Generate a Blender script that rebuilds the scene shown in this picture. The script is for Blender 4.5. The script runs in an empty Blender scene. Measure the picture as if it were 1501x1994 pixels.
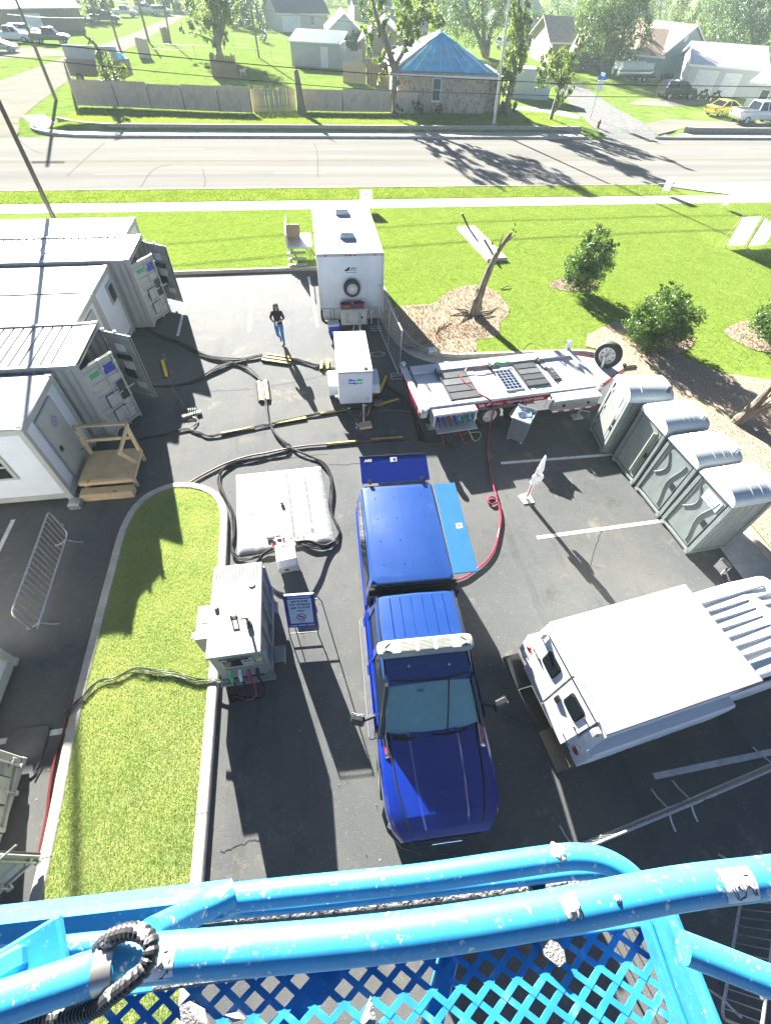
import bpy, bmesh, math, random
import numpy as np
from mathutils import Vector, Matrix, Euler
random.seed(7); rng = np.random.default_rng(7)
R = math.radians
S = bpy.context.scene
COL = S.collection

# ------------------------------------------------------------------ camera
F_PX, PITCH, ROLL, YAW, CAM_H = 865.69, R(50.8775), R(2.8555), R(10.791), 9.7473
PW, PH = 1501.0, 1994.0
_d = Vector((math.sin(YAW)*math.cos(PITCH), math.cos(YAW)*math.cos(PITCH), -math.sin(PITCH)))
_r = Vector((math.cos(YAW), -math.sin(YAW), 0)); _u = _r.cross(_d)
CR = math.cos(ROLL)*_r + math.sin(ROLL)*_u
CU = -math.sin(ROLL)*_r + math.cos(ROLL)*_u
CD = _d
cam_data = bpy.data.cameras.new('camera'); cam = bpy.data.objects.new('camera', cam_data); COL.objects.link(cam)
cam_data.sensor_fit = 'VERTICAL'; cam_data.sensor_height = 24.0; cam_data.sensor_width = 24.0
cam_data.lens = F_PX/PH*24.0
cam_data.clip_start = 0.02; cam_data.clip_end = 3000
cam.matrix_world = Matrix(((CR.x, CU.x, -CD.x, 0), (CR.y, CU.y, -CD.y, 0), (CR.z, CU.z, -CD.z, CAM_H), (0, 0, 0, 1)))
S.camera = cam

# ------------------------------------------------------------------ sky and sun
SUN_EL, SUN_AZ = R(20.0), R(14.5)          # sun stands over the road, left of straight ahead
world = bpy.data.worlds.new('World'); S.world = world; world.use_nodes = True
wn = world.node_tree.nodes; wl = world.node_tree.links
sky = wn.new('ShaderNodeTexSky'); sky.sky_type = 'NISHITA'; sky.sun_disc = False
sky.sun_elevation = SUN_EL; sky.sun_rotation = -SUN_AZ
sky.air_density = .17; sky.dust_density = .3; sky.ozone_density = 4.0
bg = wn['Background']; bg.inputs['Strength'].default_value = 0.05
wl.new(sky.outputs['Color'], bg.inputs['Color'])
sun_data = bpy.data.lights.new('sun', 'SUN'); sun_data.energy = 5.0; sun_data.angle = R(0.5); sun_data.color = (1.0, 0.97, 0.91)
sun = bpy.data.objects.new('sun', sun_data); COL.objects.link(sun)
_sd = Vector((-math.sin(SUN_AZ)*math.cos(SUN_EL), math.cos(SUN_AZ)*math.cos(SUN_EL), math.sin(SUN_EL)))
sun.rotation_euler = _sd.to_track_quat('Z', 'Y').to_euler(); sun.location = (0, 0, 40)
S.view_settings.view_transform = 'Standard'; S.view_settings.look = 'None'
S.view_settings.exposure = 3.0; S.view_settings.gamma = 1.0; S.view_settings.use_curve_mapping = False
S.render.engine = 'CYCLES'
S.render.resolution_x, S.render.resolution_y = 770, 1024
S.cycles.max_bounces = 6; S.cycles.diffuse_bounces = 2; S.cycles.glossy_bounces = 3
S.cycles.transmission_bounces = 4; S.cycles.transparent_max_bounces = 8; S.cycles.volume_bounces = 0

def G(px, py, z=0.0):
    """point at height z seen at photo pixel (px, py)"""
    v = CD + CR*((px-PW/2)/F_PX) - CU*((py-PH/2)/F_PX)
    t = (z-CAM_H)/v.z
    return Vector((v.x*t, v.y*t, z))
def GY(px, py, y):
    """point at depth y seen at photo pixel (px, py)"""
    v = CD + CR*((px-PW/2)/F_PX) - CU*((py-PH/2)/F_PX)
    t = y/v.y
    return Vector((v.x*t, y, CAM_H+v.z*t))

# ------------------------------------------------------------------ mesh builder
class MB:
    def __init__(s): s.v = []; s.f = []; s.m = []; s.cur = 0
    def add(s, vs, fs):
        o = len(s.v); s.v += [tuple(p) for p in vs]
        for q in fs: s.f.append(tuple(i+o for i in q)); s.m.append(s.cur)
        return s
    def mat(s, i): s.cur = i; return s
    def box(s, c, d, bev=0.0, rot=None):
        x, y, z = d[0]/2, d[1]/2, d[2]/2
        b = min(bev, x*.49, y*.49, z*.49)
        M_ = Euler(rot).to_matrix() if rot else None
        if b <= 0:
            vs = [(sx*x, sy*y, sz*z) for sx in (-1, 1) for sy in (-1, 1) for sz in (-1, 1)]
            fs = [(0,1,3,2),(4,6,7,5),(0,4,5,1),(2,3,7,6),(0,2,6,4),(1,5,7,3)]
        else:
            bm = bmesh.new(); bmesh.ops.create_cube(bm, size=1.0)
            for v in bm.verts: v.co = Vector((v.co.x*2*x, v.co.y*2*y, v.co.z*2*z))
            bmesh.ops.bevel(bm, geom=list(bm.edges), offset=b, segments=1, affect='EDGES')
            bm.verts.index_update()
            vs = [v.co.copy() for v in bm.verts]; fs = [[v.index for v in f.verts] for f in bm.faces]; bm.free()
        c = Vector(c)
        if M_: vs = [M_ @ Vector(v) + c for v in vs]
        else: vs = [Vector(v) + c for v in vs]
        return s.add(vs, fs)
    def b2(s, lo, hi, bev=0.0):
        return s.box([(a+b)/2 for a, b in zip(lo, hi)], [abs(b-a) for a, b in zip(lo, hi)], bev)
    def cyl(s, p0, p1, r0, r1=None, n=12, cap=True):
        r1 = r0 if r1 is None else r1
        return s.tube([p0, p1], [r0, r1], n, cap)
    def tube(s, pts, r, n=8, cap=True):
        pts = [Vector(p) for p in pts]; k = len(pts)
        rr = r if isinstance(r, (list, tuple)) else [r]*k
        t0 = (pts[1]-pts[0]).normalized()
        a = t0.orthogonal().normalized()
        vs = []; fs = []
        for i in range(k):
            if i == 0: t = t0
            elif i == k-1: t = (pts[i]-pts[i-1]).normalized()
            else:
                t = (pts[i+1]-pts[i-1])
                t = t.normalized() if t.length > 1e-9 else t0
            a = (a - t*a.dot(t))
            a = a.normalized() if a.length > 1e-6 else t.orthogonal().normalized()
            b = t.cross(a)
            for j in range(n):
                w = 2*math.pi*j/n
                vs.append(pts[i] + (a*math.cos(w)+b*math.sin(w))*rr[i])
        for i in range(k-1):
            for j in range(n):
                fs.append((i*n+j, i*n+(j+1) % n, (i+1)*n+(j+1) % n, (i+1)*n+j))
        if cap: fs.append(tuple(reversed(range(n)))); fs.append(tuple((k-1)*n+j for j in range(n)))
        return s.add(vs, fs)
    def prism(s, poly, z0, z1, ax='z'):
        n = len(poly)
        def P(a, b, h): return {'z': (a, b, h), 'x': (h, a, b), 'y': (a, h, b)}[ax]
        vs = [P(a, b, z0) for a, b in poly] + [P(a, b, z1) for a, b in poly]
        fs = [tuple(reversed(range(n))), tuple(range(n, 2*n))]
        for i in range(n): fs.append((i, (i+1) % n, n+(i+1) % n, n+i))
        return s.add(vs, fs)
    def loft(s, rings, closed=True, caps=True):
        n = len(rings[0]); vs = [p for r_ in rings for p in r_]; fs = []
        for i in range(len(rings)-1):
            for j in range(n if closed else n-1):
                fs.append((i*n+j, i*n+(j+1) % n, (i+1)*n+(j+1) % n, (i+1)*n+j))
        if caps and closed: fs.append(tuple(reversed(range(n)))); fs.append(tuple((len(rings)-1)*n+j for j in range(n)))
        return s.add(vs, fs)
    def lathe(s, prof, c=(0, 0, 0), n=16, ax='z', caps=True):
        c = Vector(c); rings = []
        for r_, h in prof:
            ring = []
            for j in range(n):
                w = 2*math.pi*j/n; a, b = r_*math.cos(w), r_*math.sin(w)
                ring.append(c + Vector({'z': (a, b, h), 'x': (h, a, b), 'y': (b, h, a)}[ax]))
            rings.append(ring)
        return s.loft(rings, caps=caps)
    def quad(s, *p): return s.add(p, [tuple(range(len(p)))])
    def xf(s, M_):
        s.v = [tuple(M_ @ Vector(p)) for p in s.v]; return s
    def mesh(s, name, mats, ang=35):
        me = bpy.data.meshes.new(name); me.from_pydata(s.v, [], s.f)
        mats = mats if isinstance(mats, (list, tuple)) else [mats]
        for m in mats: me.materials.append(m)
        if len(mats) > 1: me.polygons.foreach_set('material_index', s.m)
        bm = bmesh.new(); bm.from_mesh(me); bmesh.ops.recalc_face_normals(bm, faces=bm.faces); bm.to_mesh(me); bm.free()
        if ang:
            me.polygons.foreach_set('use_smooth', [True]*len(me.polygons)); me.set_sharp_from_angle(angle=R(ang))
        me.update(); return me
    def build(s, name, mats, parent=None, ang=35, label=None):
        o = bpy.data.objects.new(name, s.mesh(name, mats, ang)); COL.objects.link(o)
        if parent: o.parent = parent
        if label: o['label'] = label
        return o

def mesh_np(name, co, tri, mats, parent=None, smooth=False):
    """fast mesh from arrays; tri is (n, k)"""
    me = bpy.data.meshes.new(name); k = tri.shape[1]
    me.vertices.add(len(co)); me.vertices.foreach_set('co', co.astype(np.float32).ravel())
    me.loops.add(tri.size); me.loops.foreach_set('vertex_index', tri.astype(np.int32).ravel())
    me.polygons.add(len(tri)); me.polygons.foreach_set('loop_start', np.arange(0, tri.size, k, dtype=np.int32))
    if smooth: me.polygons.foreach_set('use_smooth', np.ones(len(tri), dtype=bool))
    me.materials.append(mats); me.update(calc_edges=True); me.validate()
    o = bpy.data.objects.new(name, me); COL.objects.link(o)
    if parent: o.parent = parent
    return o

def thing(name, label, cat, loc=(0, 0, 0), rz=0.0, group=None):
    o = bpy.data.objects.new(name, None); COL.objects.link(o)
    o.empty_display_size = 0.2
    o.location = loc; o.rotation_euler = (0, 0, rz); o['label'] = label; o['category'] = cat
    if group: o['group'] = group
    return o
def tag(o, label, cat, group=None):
    o['label'] = label; o['category'] = cat
    if group: o['group'] = group
    return o
def struct(o): o['kind'] = 'structure'; return o
def inst(src, parent, loc=(0, 0, 0), rot=(0, 0, 0), scale=(1, 1, 1), name=None):
    c = src.copy(); COL.objects.link(c); c.parent = parent; c.location = loc; c.rotation_euler = rot; c.scale = scale
    if name: c.name = name
    return c
def copy_tree(root, loc, rz, label, group=None):
    r_ = root.copy(); COL.objects.link(r_); r_.location = loc; r_.rotation_euler = (0, 0, rz); r_['label'] = label
    if group: r_['group'] = group
    for ch in list(root.children):
        c = ch.copy(); COL.objects.link(c); c.parent = r_
        for g in list(ch.children):
            d = g.copy(); COL.objects.link(d); d.parent = c
    return r_
def spline(pts, k=6):
    """Catmull-Rom through points"""
    P = [Vector(p) for p in pts]; out = []
    Q = [P[0]*2-P[1]] + P + [P[-1]*2-P[-2]]
    for i in range(1, len(Q)-2):
        a, b, c, d = Q[i-1], Q[i], Q[i+1], Q[i+2]
        for j in range(k):
            t = j/k
            out.append(0.5*((2*b)+(c-a)*t+(2*a-5*b+4*c-d)*t*t+(3*b-a-3*c+d)*t*t*t))
    out.append(P[-1]); return out
def text(s_, size, mat, parent, loc, rot, name='lettering', ext=0.002, bold=0.0, align='CENTER', scale=(1, 1, 1), shear=0):
    cu = bpy.data.curves.new(name, 'FONT'); cu.body = s_; cu.size = size; cu.extrude = ext; cu.offset = bold
    cu.align_x = align; cu.align_y = 'CENTER'; cu.shear = shear; cu.resolution_u = 2
    to = bpy.data.objects.new(name+'_src', cu); COL.objects.link(to)
    dg = bpy.context.evaluated_depsgraph_get(); dg.update()
    me = bpy.data.meshes.new_from_object(to.evaluated_get(dg)); me.name = name
    bpy.data.objects.remove(to); bpy.data.curves.remove(cu)
    me.materials.clear(); me.materials.append(mat)
    o = bpy.data.objects.new(name, me); COL.objects.link(o)
    o.parent = parent; o.location = loc; o.rotation_euler = rot; o.scale = scale
    return o

# ------------------------------------------------------------------ materials
MATS = {}
def M(name, col, rough=.6, metal=0.0, var=.12, scale=5.0, bump=0.0, bscale=60.0, coat=0.0, col2=None, lo=.35, hi=.65, trans=0.0, spec=.5, alpha=1.0, island=0.0, coords='Object', stretch=None):
    if name in MATS: return MATS[name]
    m = bpy.data.materials.new(name); m.use_nodes = True; N = m.node_tree.nodes; L = m.node_tree.links
    b = N['Principled BSDF']; tc = N.new('ShaderNodeTexCoord'); vec = tc.outputs[coords]
    if stretch:
        mp = N.new('ShaderNodeMapping'); mp.inputs['Scale'].default_value = stretch; L.new(vec, mp.inputs['Vector']); vec = mp.outputs['Vector']
    no = N.new('ShaderNodeTexNoise'); no.inputs['Scale'].default_value = scale; no.inputs['Detail'].default_value = 6.0; no.inputs['Roughness'].default_value = .62
    L.new(vec, no.inputs['Vector'])
    cr = N.new('ShaderNodeValToRGB'); cr.color_ramp.elements[0].position = lo; cr.color_ramp.elements[1].position = hi
    c = Vector(col[:3]); c2 = Vector(col2[:3]) if col2 else c*(1+var)
    c1 = c if col2 else c*(1-var)
    cr.color_ramp.elements[0].color = (*c1, 1); cr.color_ramp.elements[1].color = (*[min(1, q) for q in c2], 1)
    L.new(no.outputs['Fac'], cr.inputs['Fac']); out = cr.outputs['Color']
    if island:
        g = N.new('ShaderNodeNewGeometry'); hs = N.new('ShaderNodeHueSaturation')
        mr = N.new('ShaderNodeMapRange'); mr.inputs['To Min'].default_value = 1-island; mr.inputs['To Max'].default_value = 1+island
        L.new(g.outputs['Random Per Island'], mr.inputs['Value']); L.new(mr.outputs['Result'], hs.inputs['Value'])
        mh = N.new('ShaderNodeMapRange'); mh.inputs['To Min'].default_value = .5-island*.06; mh.inputs['To Max'].default_value = .5+island*.04
        L.new(g.outputs['Random Per Island'], mh.inputs['Value']); L.new(mh.outputs['Result'], hs.inputs['Hue'])
        L.new(out, hs.inputs['Color']); out = hs.outputs['Color']
    L.new(out, b.inputs['Base Color'])
    b.inputs['Roughness'].default_value = rough; b.inputs['Metallic'].default_value = metal
    b.inputs['Specular IOR Level'].default_value = spec
    if rough < .95:
        mr2 = N.new('ShaderNodeMapRange'); mr2.inputs['To Min'].default_value = max(0.02, rough-.08); mr2.inputs['To Max'].default_value = min(1, rough+.1)
        L.new(no.outputs['Fac'], mr2.inputs['Value']); L.new(mr2.outputs['Result'], b.inputs['Roughness'])
    if coat: b.inputs['Coat Weight'].default_value = coat; b.inputs['Coat Roughness'].default_value = .05
    if trans: b.inputs['Transmission Weight'].default_value = trans
    if alpha < 1: b.inputs['Alpha'].default_value = alpha
    if bump:
        n2 = N.new('ShaderNodeTexNoise'); n2.inputs['Scale'].default_value = bscale; n2.inputs['Detail'].default_value = 4.0
        L.new(vec, n2.inputs['Vector']); bp = N.new('ShaderNodeBump'); bp.inputs['Strength'].default_value = bump; bp.inputs['Distance'].default_value = .02
        L.new(n2.outputs['Fac'], bp.inputs['Height']); L.new(bp.outputs['Normal'], b.inputs['Normal'])
    MATS[name] = m; return m
def leaf_mat(name, c1, c2, tl=.35, rough=.5, spec=.4):
    m = M(name, c1, rough, var=.3, scale=.9, col2=c2, island=.35, spec=spec)
    N = m.node_tree.nodes; L = m.node_tree.links; b = N['Principled BSDF']; out = N['Material Output']
    t = N.new('ShaderNodeBsdfTranslucent'); mx = N.new('ShaderNodeMixShader'); mx.inputs[0].default_value = tl
    src = b.inputs['Base Color'].links[0].from_socket
    gm = N.new('ShaderNodeMix'); gm.data_type = 'RGBA'; gm.blend_type = 'MULTIPLY'; gm.inputs[0].default_value = 1.0
    L.new(src, gm.inputs[6]); gm.inputs[7].default_value = (1.18, 1.18, .65, 1)
    L.new(gm.outputs[2], t.inputs['Color']); L.new(b.outputs[0], mx.inputs[1]); L.new(t.outputs[0], mx.inputs[2]); L.new(mx.outputs[0], out.inputs['Surface'])
    return m
def overlay(m, col, scale, lo, hi, amt=1.0, detail=5, stretch=None, coords='Object', rough=.65):
    """lay a second noise-shaped colour over a material (stains, dust, wear, painted sheen)"""
    N = m.node_tree.nodes; L = m.node_tree.links; b = N['Principled BSDF']
    tc = N.new('ShaderNodeTexCoord'); vec = tc.outputs[coords]
    if stretch:
        mp = N.new('ShaderNodeMapping'); mp.inputs['Scale'].default_value = stretch; L.new(vec, mp.inputs['Vector']); vec = mp.outputs['Vector']
    n = N.new('ShaderNodeTexNoise'); n.inputs['Scale'].default_value = scale; n.inputs['Detail'].default_value = detail; n.inputs['Roughness'].default_value = rough
    L.new(vec, n.inputs['Vector'])
    mr = N.new('ShaderNodeMapRange'); mr.inputs['From Min'].default_value = lo; mr.inputs['From Max'].default_value = hi; mr.inputs['To Max'].default_value = amt
    L.new(n.outputs['Fac'], mr.inputs['Value'])
    mx = N.new('ShaderNodeMix'); mx.data_type = 'RGBA'
    src = b.inputs['Base Color'].links[0].from_socket
    L.new(mr.outputs['Result'], mx.inputs[0]); L.new(src, mx.inputs[6]); mx.inputs[7].default_value = (*col, 1)
    L.new(mx.outputs[2], b.inputs['Base Color'])
    return m

asphalt = M('asphalt', (.084, .088, .087), .85, spec=.2, var=.3, scale=45, bump=.5, bscale=90, lo=.25, hi=.75)
overlay(asphalt, (.122, .12, .11), .3, .42, .62, .75, detail=12, rough=.75)
overlay(asphalt, (.27, .225, .165), .5, .56, .66, .6, detail=14, rough=.8)
overlay(asphalt, (.04, .042, .044), .7, .56, .68, .6, detail=13, rough=.78)
overlay(asphalt, (.17, .168, .16), 14, .62, .68, .7, detail=4, rough=.6)
overlay(asphalt, (.045, .046, .047), 1.1, .56, .7, .5, detail=6, stretch=(1, .12, 1))
asphalt_dark = M('sealed_asphalt', (.036, .037, .038), .8, spec=.05, var=.4, scale=240, bump=.35, bscale=220, lo=.3, hi=.7)
overlay(asphalt_dark, (.075, .07, .062), .5, .55, .75, .5, detail=9)
road_mat = M('road_surface', (.19, .184, .168), .95, spec=.0, var=.12, scale=120, bump=.2, bscale=120)
overlay(road_mat, (.25, .24, .215), .5, .4, .65, .8, detail=6, stretch=(.06, 1.2, 1))
overlay(road_mat, (.16, .157, .147), .5, .55, .75, .6, detail=6, stretch=(.05, 1.6, 1))
concrete = M('concrete', (.48, .46, .41), .85, spec=.05, var=.12, scale=3, bump=.25, bscale=90)
overlay(concrete, (.33, .31, .27), 1.3, .52, .75, .6, detail=8)
kerb_mat = M('kerb_concrete', (.44, .41, .35), .85, spec=.05, var=.15, scale=4, bump=.25, bscale=90)
overlay(kerb_mat, (.28, .25, .2), 2.5, .5, .75, .7, detail=8)
gravel = M('gravel_road', (.235, .215, .18), .97, spec=.0, var=.2, scale=30, bump=.6, bscale=40)
overlay(gravel, (.16, .155, .125), .4, .45, .7, .7, detail=8)
mulch = M('mulch_soil', (.33, .255, .18), .95, spec=.05, var=.45, scale=14, bump=1.0, bscale=25, col2=(.45, .37, .27))
overlay(mulch, (.14, .095, .06), 22, .48, .62, .8, detail=8)
soil_grass = M('turf', (.25, .29, .09), .95, spec=.05, var=.25, scale=7, bump=.8, bscale=60, col2=(.33, .36, .13))
overlay(soil_grass, (.42, .37, .2), 1.2, .56, .8, .6, detail=8)
lawn_soil = M('lawn_soil', (.13, .2, .03), .97, spec=.0, var=.25, scale=5, bump=.8, bscale=50, col2=(.2, .27, .05))
far_turf = M('far_turf', (.1, .165, .028), .97, spec=.0, var=.3, scale=1.2, bump=.6, bscale=14, col2=(.18, .245, .05))
overlay(far_turf, (.26, .25, .13), .16, .56, .74, .7, detail=9)
overlay(far_turf, (.05, .09, .015), .5, .56, .7, .6, detail=9)
white_paint = M('white_paint', (.7, .71, .7), .45, var=.04, scale=3)
overlay(white_paint, (.62, .6, .54), 2.2, .55, .8, .5, detail=8)
roof_white = M('roof_white', (.37, .368, .35), .5, var=.06, scale=1.2)
overlay(roof_white, (.22, .205, .175), 1.1, .5, .72, .6, detail=12, rough=.75)
stripe_paint = M('stripe_paint', (.6, .61, .59), .7, var=.1, scale=20)
overlay(stripe_paint, (.2, .2, .195), 5, .52, .66, .75, detail=12, rough=.75)
beige = M('container_beige', (.42, .41, .35), .5, var=.07, scale=2)
overlay(beige, (.3, .28, .23), 2.2, .56, .78, .5, detail=9)
beige_roof = M('container_roof', (.42, .415, .39), .5, var=.05, scale=2)
overlay(beige_roof, (.25, .225, .18), 1.4, .55, .78, .5, detail=9)
black_rubber = M('black_rubber', (.014, .014, .015), .7, spec=.25, var=.3, scale=9)
black_metal = M('black_metal', (.02, .02, .022), .4, var=.2, scale=9)
steel = M('galvanised_steel', (.5, .51, .5), .45, .75, var=.15, scale=12)
alu = M('aluminium', (.55, .56, .57), .4, .75, var=.08, scale=6)
chrome = M('chrome', (.85, .85, .86), .1, 1.0, var=.03)
glass_dark = M('dark_glass', (.012, .016, .02), .06, var=.1, spec=.9)
yellow_lid = M('yellow_plastic', (.68, .47, .04), .6, spec=.2, var=.12, scale=7)
overlay(yellow_lid, (.3, .24, .1), 5, .56, .75, .6, detail=8)
wood = M('pine_wood', (.58, .40, .2), .7, var=.18, scale=3, stretch=(1, 1, 9), bump=.15, bscale=20, col2=(.68, .51, .28))
overlay(wood, (.24, .13, .05), 3.2, .68, .74, .8, detail=2)
navy_plastic = M('blue_plastic', (.02, .05, .4), .35, var=.1)
red_hose = M('red_rubber', (.2, .015, .025), .5, var=.2, scale=8)
cable_black = M('cable_black', (.016, .016, .018), .75, spec=.2, var=.25, scale=6)
rim_steel = M('wheel_steel', (.55, .55, .53), .45, .3, var=.08)
red_lens = M('red_lens', (.35, .01, .01), .15, var=.1)
white_lens = M('white_lens', (.7, .72, .68), .1, var=.05)
amber_lens = M('amber_lens', (.6, .18, .01), .15, var=.1)
ink_black = M('black_ink', (.015, .015, .017), .6, var=.1)
ink_blue = M('blue_ink', (.01, .04, .32), .5, var=.08)
ink_white = M('white_ink', (.82, .82, .8), .5, var=.03)
ink_green = M('green_ink', (.02, .33, .1), .5, var=.08)
ink_red = M('red_ink', (.5, .015, .05), .5, var=.08)
bark = M('bark', (.2, .165, .12), .9, var=.35, scale=6, bump=1.0, bscale=18, stretch=(1, 1, .25))
# ================================================================== SETTING
def sheet(name, pts, z, mat, parent=None):
    m = MB(); m.quad(*[(p[0], p[1], z) for p in pts])
    o = m.build(name, mat, parent, ang=0)
    bm = bmesh.new(); bm.from_mesh(o.data)
    for f in bm.faces:
        if f.normal.z < 0: f.normal_flip()
    bmesh.ops.triangulate(bm, faces=bm.faces[:]); bm.to_mesh(o.data); bm.free()
    return o
def path_len(P): return sum((P[i+1]-P[i]).length for i in range(len(P)-1))
def resample(P, step):
    out = [P[0]]; acc = 0
    for i in range(len(P)-1):
        a, b = P[i], P[i+1]; L_ = (b-a).length; t = step-acc
        while t <= L_: out.append(a+(b-a)*(t/L_)); t += step
        acc = (acc+L_) % step if L_ else acc
        acc = L_-(t-step)
    if (out[-1]-P[-1]).length > step*.3: out.append(P[-1])
    return out
def offset(P, d):
    out = []
    for i in range(len(P)):
        a = P[max(0, i-1)]; b = P[min(len(P)-1, i+1)]; t = (b-a).normalized()
        out.append(P[i]+Vector((-t.y, t.x, 0))*d)
    return out
def kerb(name, pts, w, h, mat, piece=3.0, z0=-.02, k=5, straight=False):
    """kerb made of separate lengths with open joints"""
    P = [Vector((p[0], p[1], 0)) for p in pts]
    P = resample(P if straight else spline(P, 8), .25 if not straight else piece)
    root = bpy.data.objects.new(name, None); COL.objects.link(root); struct(root)
    A = offset(P, w/2); B = offset(P, -w/2)
    n = max(1, int(round(piece/.25))) if not straight else 1
    i = 0
    while i < len(P)-1:
        j = min(len(P)-1, i+n)
        if len(P)-1-j < n*.4: j = len(P)-1
        rings = []
        for q in range(i, j+1):
            a, b = A[q].copy(), B[q].copy()
            if q == i: s = (P[q+1]-P[q]).normalized()*.006
            elif q == j: s = (P[q]-P[q-1]).normalized()*-.006
            else: s = Vector((0, 0, 0))
            a += s; b += s; e = (b-a).normalized()*.02
            rings.append([(a.x, a.y, z0), (a.x, a.y, h-.02), (a.x+e.x, a.y+e.y, h), (b.x-e.x, b.y-e.y, h), (b.x, b.y, h-.02), (b.x, b.y, z0)])
        MB().loft(rings).build('kerb_stone', mat, root, ang=25)
        i = j
    return root
def in_poly(x, y, P):
    ins = np.zeros(len(x), bool); n = len(P)
    for i in range(n):
        x1, y1 = P[i][0], P[i][1]; x2, y2 = P[(i+1) % n][0], P[(i+1) % n][1]
        c = ((y1 > y) != (y2 > y)) & (x < (x2-x1)*(y-y1)/((y2-y1) if y2 != y1 else 1e-9)+x1)
        ins ^= c
    return ins
def blades(name, x, y, z, L_, w, mat, lean=.5):
    n = len(x); a = rng.uniform(0, 2*np.pi, n); l = L_*rng.uniform(.5, 1.25, n); t = rng.uniform(0, lean, n); b = rng.uniform(0, 2*np.pi, n)
    base = np.stack([x, y, np.full(n, z) if np.isscalar(z) else z], 1)
    dx = np.stack([np.cos(a), np.sin(a), np.zeros(n)], 1)*(w/2)
    tip = base+np.stack([np.cos(b)*np.sin(t)*l, np.sin(b)*np.sin(t)*l, np.cos(t)*l], 1)
    co = np.stack([base-dx, base+dx, tip], 1).reshape(-1, 3)
    return mesh_np(name, co, np.arange(3*n).reshape(-1, 3), mat)

o = sheet('ground', [(-900, -120), (900, -120), (900, 1200), (-900, 1200)], -.05, far_turf); struct(o)
lot = struct(sheet('parking_lot', [(-60, -40), (12, -40), (12, 24.2), (-60, 24.2)], 0, asphalt))
for a, b in [((370.4, 550.6), (346.4, 654.5)), ((490.6, 544.5), (485.3, 645.8)), ((601, 539), (618.6, 636.5)), ((975, 902), (1192, 885)), ((1045, 1047), (1290, 1014)),
             ((1272, 1512), (1560, 1452)), ((-60, 1455), (137, 1421)), ((27, 1012), (-25, 1120)), ((338, 560), (331, 592))]:
    A, B = G(*a), G(*b); t = (B-A).normalized(); n_ = Vector((-t.y, t.x, 0))*.055
    sheet('parking_stripe', [A+n_, A-n_, B-n_, B+n_], .005, stripe_paint, lot)
# cracks in the asphalt: narrow open joints with tar edges
tar = M('crack_tar', (.03, .03, .03), .9, var=.3)
def crack(pts, parent, z=.004, w=.018, mat=tar):
    P = spline([G(*p, 0) for p in pts], 5)
    P = [p+Vector((random.uniform(-.03, .03), random.uniform(-.03, .03), 0)) for p in P]
    A = offset(P, w/2); B = offset(P, -w/2); m = MB()
    m.loft([[(a.x, a.y, z), (b.x, b.y, z)] for a, b in zip(A, B)], closed=False)
    m.build('crack', mat, parent, ang=0)
for c in [[(318, 757), (400, 762), (440, 760), (500, 757)], [(520, 752), (570, 745), (622, 733), (640, 730)], [(425, 915), (480, 905), (560, 893), (640, 884)],
          [(430, 1660), (455, 1650), (480, 1640), (510, 1632)], [(1180, 1020), (1160, 1060), (1150, 1100)], [(640, 905), (700, 903), (760, 900)], [(270, 858), (340, 845), (380, 830)]]:
    crack(c, lot)

# kerb line between the lot and the lawn
KP = [(-45, 23.75), (-20, 23.75), (-6.6, 23.7), (0, 23.72), (2.4, 23.6), (3.25, 22.4), (3.42, 20.9), (3.5, 18.9), (3.7, 17.2), (4.2, 15.95), (5.2, 15.35), (6.8, 15.25), (9.5, 15.15), (10.9, 15.0), (11.35, 14.4), (11.45, 12), (11.5, 5), (11.5, -6), (11.5, -30)]
kerb('lawn_kerb', KP, .17, .14, kerb_mat)
gut = [Vector((x, y, 0)) for x, y in KP[4:14]]; gA = spline(offset(gut, .02), 6); gB = spline(offset(gut, -.62), 6)
sheet('gutter', [(p.x, p.y) for p in gA]+[(p.x, p.y) for p in reversed(gB)], .004, concrete)['kind'] = 'structure'
g2 = sheet('gutter', [(10.35, 7.0), (11.42, 7.0), (11.42, -20), (10.35, -20)], .004, concrete); struct(g2)
LAWN = [(p[0]+(0 if i < 6 else .06), p[1]+.06) for i, p in enumerate(KP)]
lawn_poly = [(p.x, p.y) for p in spline([Vector((a, b, 0)) for a, b in LAWN], 5)] + [(70, -30), (70, 32), (-45, 32)]
lawn = struct(sheet('lawn', lawn_poly, .12, lawn_soil))
struct(sheet('lawn_verge', [(-60, 33.55), (30.5, 33.55), (28.2, 34.6), (26.0, 36.1), (-60, 36.1)], .1, lawn_soil))

# near sidewalk, each slab its own piece
sw = bpy.data.objects.new('sidewalk', None); COL.objects.link(sw); struct(sw)
slab_me = MB().b2((-.755, -.79, -.1), (.755, .79, 0), .012).mesh('slab', concrete, 30)
for i in range(-15, 21):
    c = bpy.data.objects.new('slab', slab_me); COL.objects.link(c); c.parent = sw
    c.location = (i*1.525+.3, 32.78, .13+random.uniform(-.004, .004)); c.rotation_euler = (random.uniform(-.003, .003), random.uniform(-.003, .003), random.uniform(-.003, .003))
struct(sheet('driveway', [(29.5, 31.9), (70, 31.9), (70, 36.4), (26.2, 36.4), (28.6, 34.7), (30.6, 33.6)], .125, concrete))

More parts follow.
